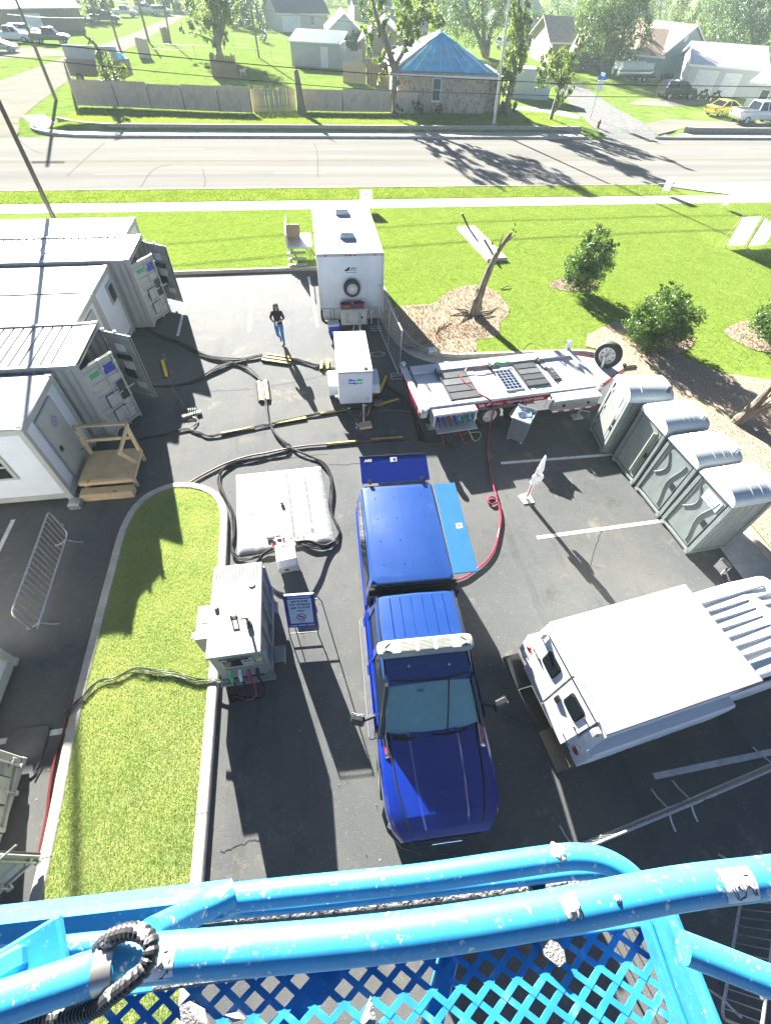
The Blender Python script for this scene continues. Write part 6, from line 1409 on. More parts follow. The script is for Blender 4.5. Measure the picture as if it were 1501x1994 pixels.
tree('broad multi-stemmed tree behind the blue tarp roof', (945, 112), [(905, 30, 36), (935, 0, 44), (965, 25, 32), (900, -10, 40), (985, -10, 36), (880, 40, 24), (920, 55, 22), (955, 60, 18), (870, 5, 30)], 8500, .2, leaf_b, [[(945, 113), (930, 70), (915, 30), (900, -20)], [(947, 110), (955, 60), (975, 20), (990, -10)], [(944, 110), (940, 50), (940, -10)]], .5, FT)
tree('columnar tree clad in leaves beside the street lamp', (988, 226), [(1003, 85, 24, 30), (1010, 55, 20), (996, 125, 22), (985, 155, 19), (1008, 110, 18), (990, 185, 12), (988, 208, 14), (1012, 20, 18), (1000, 5, 16)], 4600, .17, leaf_a, [[(988, 228), (990, 190), (996, 150), (1005, 90), (1014, 20)]], .3, FT)
tree('young tree leaning on the grass by the side street', (1073, 234), [(1085, 135, 24), (1105, 150, 20), (1060, 140, 18), (1096, 180, 14), (1075, 120, 16), (1120, 105, 14), (1128, 80, 12), (1082, 205, 8), (1048, 165, 10)], 2600, .16, leaf_a, [[(1071, 235), (1080, 200), (1090, 165), (1092, 130)], [(1090, 165), (1105, 130), (1128, 85)]], .2, FT)
tree('large dark tree shading the boat', (1172, 146), [(1190, 55, 46), (1165, 15, 40), (1215, 10, 44), (1230, 80, 32), (1170, 95, 26), (1150, 60, 26), (1240, 40, 30), (1195, 110, 22), (1250, 105, 20), (1190, -20, 46)], 11000, .22, leaf_b, [[(1172, 148), (1175, 110), (1185, 60), (1195, 0)], [(1203, 150), (1205, 120), (1212, 70), (1225, 20)]], .4, FT)
tree('dense tree overhanging the white garage at right', (1462, 128), [(1450, 55, 48), (1485, 30, 50), (1430, 30, 34), (1470, 85, 30), (1500, 75, 36), (1440, 0, 44), (1420, 75, 20), (1490, -10, 50)], 12000, .22, leaf_c, [[(1465, 130), (1465, 90), (1460, 30), (1455, -20)], [(1466, 100), (1480, 60), (1500, 20)]], .4, FT)
for i, (bx_, by_, bl, mt, lab) in enumerate([
    ((1330, 98), None, [(1320, 60, 30), (1345, 40, 32), (1305, 30, 26), (1360, 70, 22), (1330, 10, 34)], leaf_d, 'olive background tree behind the brown roofed house'),
    ((1395, 95), None, [(1390, 50, 30), (1410, 30, 30), (1380, 20, 28), (1370, 80, 18), (1400, -5, 30)], leaf_b, 'background tree between the brown roof and the dense tree'),
    ((1285, 60), None, [(1285, 15, 30), (1265, 25, 22), (1300, 0, 26)], leaf_d, 'background tree over the brown roof ridge'),
    ((1090, 55), None, [(1085, 15, 28), (1110, 20, 24), (1060, 10, 26), (1095, -10, 30)], leaf_b, 'background tree above the brick house at right'),
    ((1040, 95), None, [(1050, 80, 20), (1035, 60, 22), (1062, 55, 18), (1045, 100, 14)], leaf_c, 'bushy tree between the columnar tree and the brick house'),
    ((1140, 40), None, [(1140, 5, 28), (1120, -5, 24)], leaf_d, 'background tree at the top edge right of centre'),
    ((840, 40), None, [(845, 10, 24), (825, 15, 18), (860, 20, 16)], leaf_b, 'background tree left of the broad tree'),
    ((800, 35), None, [(770, 10, 20), (800, 5, 22), (785, 25, 14)], leaf_b, 'background tree behind the forked tree'),
    ((520, 45), None, [(515, 20, 22), (535, 5, 24), (500, 5, 22)], leaf_b, 'background tree left of the dark roofed house'),
    ((470, 50), None, [(465, 20, 26), (485, 10, 22), (450, 0, 28)], leaf_c, 'background tree right of the tall leafy tree'),
    ((560, 30), None, [(555, 0, 24), (575, -5, 20)], leaf_b, 'background tree over the dark roof'),
    ((270, 22), None, [(280, 0, 18), (255, -5, 18), (300, -5, 16)], leaf_b, 'background tree at the top edge over the gravel street'),
    ((180, 40), None, [(185, 5, 20), (165, -5, 18), (205, 0, 14)], leaf_d, 'background tree over the brown shed at top left'),
    ((340, 22), None, [(335, -2, 16), (352, 2, 12), (322, 2, 10)], leaf_b, 'background tree at the end of the gravel street'),
    ((690, 12), None, [(690, -10, 20), (670, -10, 18), (715, -6, 16)], leaf_b, 'background tree at the top edge over the white house'),
    ((620, 10), None, [(625, -14, 20), (600, -12, 18), (650, -12, 16)], leaf_d, 'background tree at the top edge over the dark roof'),
    ((1255, 40), None, [(1250, 5, 22), (1235, -5, 22)], leaf_b, 'background tree at the top edge above the large dark tree'),
    ]):
    tree(lab, bx_, bl, 3000, .27, mt, [[(bx_[0], bx_[1]), (bl[0][0], bl[0][1]), (bl[0][0]+3, bl[0][1]-20)]], .3, BG)
tree('small upright conifer on the far lawn', (513, 82), [(512, 70, 9, 10), (512, 58, 6, 8)], 700, .14, leaf_c, [[(513, 82), (512, 60)]], .12, FT)
tree('tall pale shrub beside the grey shed', (690, 108), [(690, 90, 13, 14), (692, 75, 10, 12), (684, 98, 10)], 1300, .16, leaf_d, [[(690, 108), (690, 80)]], .12, FT)
for (px_, py_, r_, lab) in ((815, 222, 13, 'dark yucca-like clump at the stone house corner'), (855, 218, 9, 'small bush under the stone house window'), (775, 226, 9, 'low bush at the forked tree foot'), (985, 218, 12, 'leafy shoots at the columnar tree foot'), (742, 155, 22, 'dark bush behind the wooden fence'), (1390, 185, 14, 'bush beside the motorcycles')):
    B = G(px_, py_, FZ+.2 if py_ > 200 else FZ); k = pxm(B); t = thing('bush', lab, 'bush', B, 0)
    leaves('foliage', [(Vector((0, 0, r_*k*.7)), (r_*k, r_*k, r_*k))], 420, .13, leaf_c, t, hollow=.2)
    m = MB()
    for q in range(4): m.tube([(0, 0, -.1), (math.cos(q*1.6)*r_*k*.3, math.sin(q*1.6)*r_*k*.3, r_*k*.6)], .03, 4)
    m.build('stem', bark, t)
# dead trunk on the fence line
B = G(588, 219, FZ+.2); t = thing('dead_trunk', 'broken dead trunk standing in the fence line', 'tree', B); m = MB()
m.tube([(0, 0, -.1), (-.05, 0, .6), (-.15, 0, 2.2), (-.22, .0, 3.0)], [.5, .36, .28, .2], 9); m.tube([(-.2, 0, 2.9), (-.1, 0, 3.5)], [.1, .02], 5); m.build('trunk', bark, t)

# near shrubs
shrub_leaf = leaf_mat('shrub_leaf', (.04, .10, .016), (.12, .21, .035), .35, .4)
def shrub(px, w, h, label, n=14000):
    B = G(px[0], px[1], .13); t = thing('shrub', label, 'shrub', B, 0, 'round evergreen shrubs on the lawn')
    leaves('foliage', [(Vector((0, 0, h*.33)), (w*.44, w*.44, h*.33)), (Vector((.02, 0, h*.6)), (w*.42, w*.42, h*.32)), (Vector((.04, 0, h*.85)), (w*.24, w*.24, h*.2)), (Vector((w*.22, .1, h*.42)), (w*.3, w*.3, h*.28)), (Vector((-w*.22, -.1, h*.4)), (w*.3, w*.3, h*.28))]+[(Vector((math.cos(q*1.3)*w*random.uniform(.22, .42), math.sin(q*1.3)*w*random.uniform(.22, .42), h*random.uniform(.35, .98))), (w*.11, w*.11, h*.12)) for q in range(9)], n, .05, shrub_leaf, t, hollow=.3)
    m = MB()
    for q in range(7): a = q*.9; m.tube([(0, 0, -.1), (math.cos(a)*w*.18, math.sin(a)*w*.18, h*.4), (math.cos(a)*w*.25, math.sin(a)*w*.25, h*.75)], [.03, .02, .008], 5)
    m.build('stem', bark, t); return t
shrub((1128, 566), 2.15, 2.7, 'tall pointed evergreen shrub, farthest of the three on the lawn'); shrub((1266, 672), 2.7, 2.2, 'broad round evergreen shrub, nearest of the three on the lawn', 17000); shrub((1497, 672), 2.5, 2.2, 'evergreen shrub cut by the right edge of the photo')
# broken trees on the soil
split_wood = M('split_wood', (.4, .22, .1), .8, var=.3, scale=8, stretch=(1, 1, .3), bump=.5)
def btree(px, label):
    return thing('broken_tree', label, 'tree', G(px[0], px[1], .13))
t = btree((922, 612), 'snapped leaning tree trunk with a few yellow-green leaves'); m = MB()
m.tube(spline([(0, 0, -.1), (.03, 0, .45), (.08, -.05, .8), (.24, -.05, 1.7), (.45, -.1, 2.5), (.85, -.1, 3.25)], 4), [.27]*3+[.23]*4+[.17]*3+[.14]*4+[.11]*3+[.08]*3+[.06], 9); m.build('trunk', bark, t)
m = MB(); m.tube([(.04, .05, .7), (-.02, .02, 1.05), (-.04, 0, 1.15)], [.12, .06, .01], 6); m.build('splinter', split_wood, t); m = MB(); m.tube([(.4, -.1, 2.3), (.5, -.1, 2.9), (.58, 0, 3.2)], [.05, .03, .01], 5); m.build('splinter', split_wood, t); m = MB(); m.tube([(.6, -.1, 2.8), (1.0, -.2, 3.2)], [.04, .01], 5); m.build('splinter', split_wood, t)
leaves('foliage', [(Vector((.4, 0, 2.7)), (.2, .2, .35)), (Vector((.88, -.1, 3.3)), (.16, .16, .22))], 260, .05, leaf_a, t)
m = MB()
for q in range(9): a = q*.7+.2; l_ = random.uniform(.8, 1.6); m.tube([(math.cos(a)*.15, math.sin(a)*.15, .05), (math.cos(a)*l_*.5, math.sin(a)*l_*.5, .05), (math.cos(a+.2)*l_, math.sin(a+.2)*l_, .0)], [.06, .035, .01], 5)
m.build('root', bark, t)
t = btree((1432, 822), 'forked broken tree stump beside the portable toilets'); m = MB()
m.tube(spline([(0, 0, -.1), (.1, 0, .25), (.3, .05, .7), (.42, .1, 1.2), (.5, .2, 1.65)], 4), [.2]*4+[.17]*4+[.14]*4+[.13]*4+[.12], 9); m.tube(spline([(.15, 0, .3), (.5, -.05, .5), (.9, -.05, .85), (1.3, 0, 1.1)], 4), [.15]*4+[.11]*4+[.08]*4+[.05], 8); m.build('trunk', bark, t)
m = MB(); m.tube([(.22, -.14, .55), (.42, -.14, .78), (.55, -.1, .95)], [.06, .05, .01], 5); m.build('splinter', split_wood, t); m = MB(); m.tube([(.34, -.1, 1.1), (.42, .0, 1.45)], [.05, .03], 5); m.build('splinter', split_wood, t); m = MB(); m.tube([(.85, -.1, .85), (1.1, -.1, 1.0)], [.06, .04], 5); m.build('splinter', split_wood, t)
for i, (px_, py_, l_, a) in enumerate(((868, 632, .9, .8), (852, 640, .7, 1.2), (985, 560, .6, .3), (1478, 842, .7, .3))):
    B = G(px_, py_, .15); m = MB(); m.tube([(-l_/2*math.cos(a), -l_/2*math.sin(a), 0), (0, .03, .04), (l_/2*math.cos(a), l_/2*math.sin(a), .02)], [.03, .025, .01], 5); o = m.build('fallen_branch', bark); o.location = B
    tag(o, ['pale fallen branch on the soil, the longer of two below the snapped tree', 'pale fallen branch on the soil, the shorter of two below the snapped tree', 'small fallen branch right of the snapped tree', 'curved fallen twig by the forked stump'][i], 'branch')

# ================================================================== FAR STREET FURNITURE
stone_wall_m = M('block_wall', (.3, .27, .24), .9, var=.15, scale=3, bump=.4, bscale=20)
def brick_over(m_, c, sx, sy, coords='Object'):
    N = m_.node_tree.nodes; L = m_.node_tree.links; b = N['Principled BSDF']; tc = N.new('ShaderNodeTexCoord'); mp = N.new('ShaderNodeMapping'); mp.inputs['Rotation'].default_value = (R(90), 0, 0)
    br = N.new('ShaderNodeTexBrick'); br.inputs['Scale'].default_value = 1.0; br.inputs['Brick Width'].default_value = sx; br.inputs['Row Height'].default_value = sy; br.inputs['Mortar Size'].default_value = .012
    L.new(tc.outputs[coords], mp.inputs[0]); L.new(mp.outputs[0], br.inputs['Vector']); src = b.inputs['Base Color'].links[0].from_socket
    mx = N.new('ShaderNodeMix'); mx.data_type = 'RGBA'; L.new(br.outputs['Fac'], mx.inputs[0]); L.new(src, mx.inputs[6]); mx.inputs[7].default_value = (*c, 1); L.new(mx.outputs[2], b.inputs['Base Color'])
brick_over(stone_wall_m, (.14, .12, .1), .4, .15)
def low_wall(pts, label, h):
    t = thing('retaining_wall', label, 'wall', (pts[0][0], pts[0][1], 0)); P = resample(spline([Vector((a-pts[0][0], b-pts[0][1], 0)) for a, b in pts], 8), 1.2); A = offset(P, .0); B = offset(P, -.28)
    for i in range(0, len(P)-1, 2):
        j = min(i+2, len(P)-1); rings = [[(A[q].x, A[q].y, 0), (A[q].x, A[q].y, h), (B[q].x, B[q].y, h), (B[q].x, B[q].y, 0)] for q in range(i, j+1)]
        MB().loft(rings).build('wall_section', stone_wall_m, t, ang=30)
        rings = [[(A[q].x, A[q].y+.02, h+.002), (A[q].x, A[q].y+.02, h+.07), (B[q].x, B[q].y-.03, h+.07), (B[q].x, B[q].y-.03, h+.002)] for q in range(i, j+1)]
        MB().loft(rings).build('cap_stone', kerb_mat, t, ang=30)
    return t
low_wall([(27.2, 52.1), (26, 52.15), (10, 52.15), (-10, 52.15), (-15.5, 52.2), (-18.2, 52.9), (-20.3, 54.4)], 'long low block retaining wall along the far sidewalk', .46)
low_wall([(70, 52.2), (40.5, 52.1), (39.2, 52.6)], 'low block retaining wall at the right frame edge across the street', .46)

def pole(name, label, base, top, r0, r1, mat, cat='pole', arms=0):
    B = G(*base, FZ); T = GY(top[0], top[1], B.y)-B; T = T*1.05; t = thing(name, label, cat, B)
    m = MB(); m.tube([(0, 0, -.2), T*.5, T], [r0, (r0+r1)/2, r1], 10); m.build('shaft', mat, t)
    for k in range(arms): m = MB(); m.box(T*(1-.05-.08*k), (2.2, .1, .12), .01); m.build('crossarm', mat, t)
    return t
pw = M('pole_wood', (.2, .17, .13), .85, var=.25, scale=4, stretch=(1, 1, .1))
pole('utility_pole', 'nearest wooden utility pole at the gravel street corner', (110, 195), (12, -50), .16, .12, pw, arms=1)
pole('utility_pole', 'dark utility pole behind the blue tarp heap', (232, 89), (190, -50), .17, .13, pw, arms=1)
pole('utility_pole', 'utility pole beside the gravel street by the dark pickups', (290, 80), (255, -50), .2, .15, pw)
pole('utility_pole', 'slim utility pole right of the gravel street', (333, 83), (308, -50), .14, .1, pw)
pole('utility_pole', 'thin utility pole standing in the middle of the far lawn', (505, 113), (478, -50), .14, .1, pw)
lp = pole('street_lamp', 'tall grey street lamp at the low wall', (960, 252), (999, -60), .14, .07, steel, 'street lamp')
m = MB(); m.b2((-.22, -.22, -.05), (.22, .22, .5), .02); m.build('base', concrete, lp)
t = thing('street_sign', 'blue street name sign on a thin post by the side street', 'sign', G(1148, 232, FZ)); m = MB(); m.tube([(0, 0, 0), (.05, 0, 3.1)], .03, 6); m.build('post', steel, t)
m = MB(); m.b2((-.45, -.02, 3.0), (.55, .02, 3.25), .005); m.build('name_plate', M('sign_blue', (.03, .12, .45), .4), t); m = MB(); m.b2((.04, -.4, 3.26), (.08, .5, 3.5), .005); m.build('name_plate', M('sign_blue', (.03, .12, .45)), t); m = MB(); m.b2((-.3, -.03, 2.2), (.35, .01, 2.95), .01); m.build('back_plate', alu, t)
hy = thing('fire_hydrant', 'small dark red hydrant at the side street corner', 'hydrant', G(1163, 250, FZ)); m = MB(); m.lathe([(.16, 0), (.16, .06), (.11, .08), (.11, .5), (.14, .52), (.12, .6), (.05, .68), (.001, .7)], (0, 0, 0), 12); m.cyl((-.18, 0, .42), (.18, 0, .42), .05, n=8); m.build('barrel', M('hydrant_red', (.16, .03, .03), .5), hy)
for i, (pts, lab) in enumerate((([(0, 76), (250, 102), (500, 126), (750, 145), (1000, 158), (1150, 164), (1501, 169)], 'upper black power line above the street'), ([(0, 108), (250, 134), (500, 157), (750, 176), (1000, 184), (1150, 188), (1501, 190)], 'lower black power line above the street'))):
    P = spline([GY(a, b, 40+i*.6) for a, b in pts], 6); d0 = (P[0]-P[1]).normalized(); d1 = (P[-1]-P[-2]).normalized(); P = [P[0]+d0*30]+P+[P[-1]+d1*30]
    m = MB(); m.tube(P, .024-.005*i, 5); o = m.build('power_line', cable_black); tag(o, lab, 'wire')
for i, (pts, yy, lab) in enumerate((([(15, 28), (90, 34), (165, 35)], 95, 'pale overhead wire ending at the brown shed'), ([(225, 2), (260, 5), (290, -2)], 120, 'pale overhead wire at the top edge above the far pickups'), ([(400, -2), (560, 25), (700, 45), (830, 60)], 95, 'thin dark wire crossing above the grey roofs'))):
    m = MB(); m.tube(spline([GY(a, b, yy) for a, b in pts], 5), .03, 4); o = m.build('overhead_wire', ink_white if i < 2 else cable_black); tag(o, lab, 'wire')

# fences
tin = M('fence_tin', (.52, .4, .3), .6, .0, var=.1, scale=2); overlay(tin, (.28, .25, .21), 1.2, .5, .75, .6)
old_plank = M('old_plank', (.34, .29, .22), .85, var=.25, scale=3, stretch=(1, 1, .2)); brown_plank = M('brown_plank', (.2, .14, .1), .85, var=.25, scale=3, stretch=(1, 1, .2))
def tin_fence(pxs, label, h):
    P = [G(a, b, FZ+.1) for a, b in pxs]; t = thing('metal_fence', label, 'fence', P[0])
    for i in range(len(P)-1):
        a, b = P[i]-P[0], P[i+1]-P[0]; d = b-a; L_ = d.length; n_ = Vector((-d.y, d.x, 0)).normalized(); m = MB(); k = int(L_/.3); vs = []
        hh = h+random.uniform(-.08, .06)
        for j in range(k*2+1):
            p = a+d*(.004+.992*j/(k*2))+n_*(.035 if j % 2 else 0); vs += [(p.x, p.y, .02), (p.x, p.y, hh)]
        m.add(vs, [(2*j, 2*j+2, 2*j+3, 2*j+1) for j in range(k*2)]); m.build('panel', tin, t, ang=0)
        m = MB(); m.b2((b.x-.04, b.y-.06, 0), (b.x+.04, b.y+.02, h*.85)); m.build('post', brown_plank, t)
    return t
tin_fence([(152, 206), (232, 209), (297, 212), (362, 215), (430, 218), (492, 220)], 'beige corrugated metal fence along the far lawn, left run', 1.85)
tin_fence([(584, 216), (668, 218), (761, 219)], 'beige corrugated metal fence left of the forked tree', 1.7); tin_fence([(770, 220), (813, 222)], 'short beige metal fence panel against the stone house', 1.7)
tin_fence([(152, 206), (145, 180), (140, 160)], 'corrugated metal fence side return at the gravel street', 1.85)
def plank_fence(a, b, h, n, mat, label, jit=.08):
    A, B = G(*a, FZ), G(*b, FZ); d = B-A; t = thing('wooden_fence', label, 'fence', A, math.atan2(d.y, d.x)); w = d.length/n; me = MB().b2((.01, -.012, 0), (w-.01, .012, h)).mesh('plank', mat, 0)
    for i in range(n): c = bpy.data.objects.new('plank', me); COL.objects.link(c); c.parent = t; c.location = (i*w, random.uniform(-.01, .01), 0); c.scale = (1, 1, 1+random.uniform(-jit, jit)); c.rotation_euler = (0, random.uniform(-.02, .02), 0)
    for z in (h*.25, h*.75): m = MB(); m.b2((0, .014, z-.05), (d.length, .06, z+.05)); m.build('rail', mat, t)
    return t
plank_fence((494, 220), (577, 216), 1.75, 26, old_plank, 'weathered grey plank fence between the metal fence runs'); plank_fence((415, 151), (464, 153), 2.1, 18, brown_plank, 'brown plank screen standing alone on the far lawn'); plank_fence((668, 161), (712, 164), 1.9, 14, old_plank, 'pale brown plank fence right of the grey shed'); plank_fence((714, 164), (772, 172), 1.9, 18, brown_plank, 'brown plank fence behind the forked tree'); plank_fence((660, 134), (706, 138), 2.0, 10, M('grey_board', (.4, .42, .4), .8), 'pale grey board fence between shed and house')
plank_fence((318, 82), (334, 82), 1.7, 5, brown_plank, 'narrow brown board gate by the slim pole'); plank_fence((272, 113), (296, 113), 2.0, 3, tin, 'leaning tin sheet behind the tarp heap')
def wire_fence(pxs, h, label):
    P = [G(a, b, FZ) for a, b in pxs]; t = thing('wire_fence', label, 'fence', P[0])
    for i in range(len(P)-1):
        a, b = P[i]-P[0], P[i+1]-P[0]; k = max(2, int((b-a).length/3))
        for j in range(k+1): q = a.lerp(b, j/k); m = MB(); m.tube([q, q+Vector((0, 0, h))], .03, 5); m.build('post', steel, t)
        m = MB(); m.tube([a+Vector((0, 0, h)), b+Vector((0, 0, h))], .02, 4); m.tube([a+Vector((0, 0, h*.5)), b+Vector((0, 0, h*.5))], .008, 4); m.build('top_wire', steel, t)
wire_fence([(300, 105), (380, 108), (500, 115), (560, 120)], 1.1, 'thin wire fence crossing the far lawn'); wire_fence([(420, 85), (560, 92)], 1.1, 'thin wire fence farther back on the far lawn')

# ================================================================== HOUSES
def roof_mat(nm, c): 
    q = M(nm, c, .9, var=.15, scale=2.5, bump=.4, bscale=12); return q
win_glass = M('house_glass', (.05, .07, .08), .12, var=.2); trim_w = M('trim_white', (.74, .74, .71), .6, var=.05)
def house(a, b, depth, h, roof, rise, wallm, roofm, label, openings=(), over=.4, name='house', cat='house', z0=FZ, gables=True):
    A, B = G(*a, z0), G(*b, z0); d = B-A; W_ = d.length; t = thing(name, label, cat, A, math.atan2(d.y, d.x))
    wl_ = MB(); wl_.b2((0, 0, -.2), (W_, depth, h)); 
    if roof == 'gable_y': wl_.prism([(0, h), (W_, h), (W_/2, h+rise)], 0.0, depth, 'y')
    if roof == 'gable_x': wl_.prism([(0, h), (depth, h), (depth/2, h+rise)], 0.0, W_, 'x')
    wl_.build('wall', wallm, t)
    o_ = over; th = .14
    if roof == 'gable_x':
        s = rise/(depth/2); y0, z_ = -o_, h-o_*s
        for sg in (0, 1):
            m = MB(); P = [(-o_, y0, z_), (W_+o_, y0, z_), (W_+o_, depth/2, h+rise), (-o_, depth/2, h+rise)]
            if sg: P = [(x, depth-y, z) for x, y, z in P]
            m.loft([P, [(x, y, z+th) for x, y, z in P]]); m.build('roof', roofm, t, ang=20)
        m = MB(); m.b2((-o_, -o_-.03, z_-.05), (W_+o_, -o_, z_+th)); m.build('fascia', trim_w, t)
    elif roof == 'gable_y':
        s = rise/(W_/2); x0, z_ = -o_, h-o_*s
        for sg in (0, 1):
            m = MB(); P = [(x0, -o_, z_), (W_/2, -o_, h+rise), (W_/2, depth+o_, h+rise), (x0, depth+o_, z_)]
            if sg: P = [(W_-x, y, z) for x, y, z in P]
            m.loft([P, [(x, y, z+th) for x, y, z in P]]); m.build('roof', roofm, t, ang=20)
            m = MB(); m.loft([[(p[0], p[1]-.03, p[2]-.04) for p in P[:2]]+[(p[0], p[1]-.03, p[2]+th) for p in P[1::-1]], [(p[0], p[1], p[2]-.04) for p in P[:2]]+[(p[0], p[1], p[2]+th) for p in P[1::-1]]]); m.build('fascia', trim_w, t)
    elif roof == 'hip':
        k = min(W_, depth)/2; e = [(-o_, -o_, h), (W_+o_, -o_, h), (W_+o_, depth+o_, h), (-o_, depth+o_, h)]
        r1, r2 = ((W_/2, k, h+rise), (W_/2, depth-k, h+rise)) if depth >= W_ else ((k, depth/2, h+rise), (W_-k, depth/2, h+rise))
        fs = [(e[0], e[1], r1), (e[1], e[2], r2, r1), (e[2], e[3], r2), (e[3], e[0], r1, r2)] if depth >= W_ else [(e[0], e[1], r2, r1), (e[1], e[2], r2), (e[2], e[3], r1, r2), (e[3], e[0], r1)]
        for f in fs: m = MB(); m.loft([list(f), [(p[0], p[1], p[2]+.1) for p in f]]); m.build('roof', roofm, t, ang=20)
        m = MB(); m.b2((-o_, -o_, h-.16), (W_+o_, -o_+.04, h+.02)); m.b2((-o_, -o_, h-.16), (-o_+.04, depth+o_, h+.02)); m.b2((W_+o_-.04, -o_, h-.16), (W_+o_, depth+o_, h+.02)); m.build('fascia', trim_w, t)
    elif roof == 'shed':
        m = MB(); P = [(-o_, -o_, h-.05), (W_+o_, -o_, h-.05), (W_+o_, depth+o_, h+rise), (-o_, depth+o_, h+rise)]; m.loft([P, [(x, y, z+.1) for x, y, z in P]]); m.build('roof', roofm, t, ang=20)
    elif roof == 'flat': m = MB(); m.b2((-.05, -.05, h), (W_+.05, depth+.05, h+.08)); m.build('roof', roofm, t)
    for (u0, u1, zz0, zz1, kind) in openings:
        side = 0
        if kind.startswith('R'): side = 1; kind = kind[1:]
        if kind.startswith('L'): side = 2; kind = kind[1:]
        def bx_(lo, hi, nm, mt, par):
            m = MB()
            if side == 0: m.b2((lo[0], -lo[1], lo[2]), (hi[0], -hi[1], hi[2]))
            elif side == 1: m.b2((W_+lo[1], lo[0], lo[2]), (W_+hi[1], hi[0], hi[2]))
            else: m.b2((-lo[1], lo[0], lo[2]), (-hi[1], hi[0], hi[2]))
            return m.build(nm, mt, par)
        if kind == 'win':
            f = bx_((u0-.08, -.03, zz0-.08), (u1+.08, .04, zz1+.08), 'window', trim_w, t); bx_((u0, .02, zz0), (u1, .05, zz1), 'pane', win_glass, f); bx_((u0, .03, (zz0+zz1)/2-.02), (u1, .06, (zz0+zz1)/2+.02), 'mullion', trim_w, f); bx_((u0-.12, 0, zz0-.12), (u1+.12, .1, zz0-.08), 'sill', trim_w, f)
        elif kind == 'door': f = bx_((u0-.08, -.03, 0), (u1+.08, .03, zz1+.08), 'door', trim_w, t); bx_((u0, .02, .02), (u1, .045, zz1), 'door_leaf', M('door_pale', (.62, .66, .64), .5), f)
        elif kind == 'garage':
            f = bx_((u0-.1, -.03, 0), (u1+.1, .03, zz1+.1), 'garage_door', trim_w, t)
            for q in range(4): bx_((u0, .02, .03+q*(zz1-.03)/4), (u1, .05, .01+(q+1)*(zz1-.03)/4-.02), 'door_panel', M('garage_panel', (.68, .7, .68), .5), f)
        elif kind == 'vent': m = MB(); m.lathe([(.001, -.05), (u1, -.05), (u1+.05, 0)], (u0, 0, zz0), 14, 'y'); m.build('gable_vent', trim_w, t)
    return t
# stone house with blue tarp
stone_m = M('field_stone', (.38, .29, .21), .9, var=.3, scale=1.5, bump=.9, bscale=7, col2=(.55, .44, .32)); overlay(stone_m, (.12, .09, .07), 3.2, .54, .6, .75, detail=3); overlay(stone_m, (.55, .48, .38), 2.0, .58, .66, .6, detail=3)
tarp = M('blue_tarp', (.12, .55, .9), .35, var=.2, scale=1.2, bump=.5, bscale=3); shingle = roof_mat('shingle_tan', (.36, .31, .26))
hs = house((772, 216), (941, 221), 11.5, 2.85, 'hip', 2.4, stone_m, shingle, 'stone walled house with a bright blue tarp over its hipped roof', [(3.6, 4.35, .9, 2.5, 'win')], over=.9, z0=FZ+.1)
W1 = (G(941, 221)-G(772, 216)).length; hh, o_, ri = 2.85, .9, 2.4; kk = W1/2
def hip_pt(u, v):   # on front hip face: u across 0..1, v up 0..1
    a = Vector((-o_, -o_, hh+.14)).lerp(Vector((W1+o_, -o_, hh+.14)), u); r1 = Vector((W1/2, kk, hh+ri+.14)); return a.lerp(r1, v)
def left_pt(u, v): a = Vector((-o_, -o_, hh+.14)).lerp(Vector((-o_, 11.5+o_, hh+.14)), u); b = Vector((W1/2, kk, hh+ri+.14)).lerp(Vector((W1/2, 11.5-kk, hh+ri+.14)), u); return a.lerp(b, v)
def tarp_sheet(fn, us, vs_, nm):
    m = MB(); grid = []
    for v in vs_:
        for u in us: p = fn(u, v); p.z += .05*mnoise.noise(Vector((u*9, v*9, 1)))+.03; grid.append(p)
    n = len(us); m.add(grid, [(j*n+i, j*n+i+1, (j+1)*n+i+1, (j+1)*n+i) for j in range(len(vs_)-1) for i in range(n-1)]); return m.build(nm, tarp, hs, ang=40)
tarp_sheet(hip_pt, [.06+.9*i/18 for i in range(19)], [.03+.97*i/10 for i in range(11)], 'tarp'); tarp_sheet(left_pt, [.02+.85*i/16 for i in range(17)], [.1+.88*i/8 for i in range(9)], 'tarp')
def right_pt(u, v): a = Vector((W1+o_, -o_, hh+.14)).lerp(Vector((W1+o_, 11.5+o_, hh+.14)), u); b = Vector((W1/2, kk, hh+ri+.14)).lerp(Vector((W1/2, 11.5-kk, hh+ri+.14)), u); return a.lerp(b, v)
tarp_sheet(right_pt, [.02+.85*i/16 for i in range(17)], [.02+.96*i/8 for i in range(9)], 'tarp')
for k in range(1, 9):
    u = k/9; P = [hip_pt(u*(1-v)+.5*v if False else u, v)+Vector((0, 0, .1)) for v in (.04, .3, .55, .62)]; m = MB(); m.tube(P, .035, 4); m.build('tarp_batten', white_paint, hs)
for k in range(6):
    P = [left_pt(.05+.14*k, v)+Vector((0, 0, .1)) for v in (.1, .5, .95)]; m = MB(); m.tube(P, .03, 4); m.build('tarp_batten', white_paint, hs)
for x in (.5, .44): m = MB(); p = Vector((W1*x, kk+.6, hh+ri)); m.cyl(p, p+Vector((0, 0, .5)), .07, n=8); m.build('vent_pipe', steel, hs)
m = MB(); m.b2((W1, 1.2, -.2), (W1+1.6, 10, 2.7)); m.build('porch_wall', stone_m, hs)
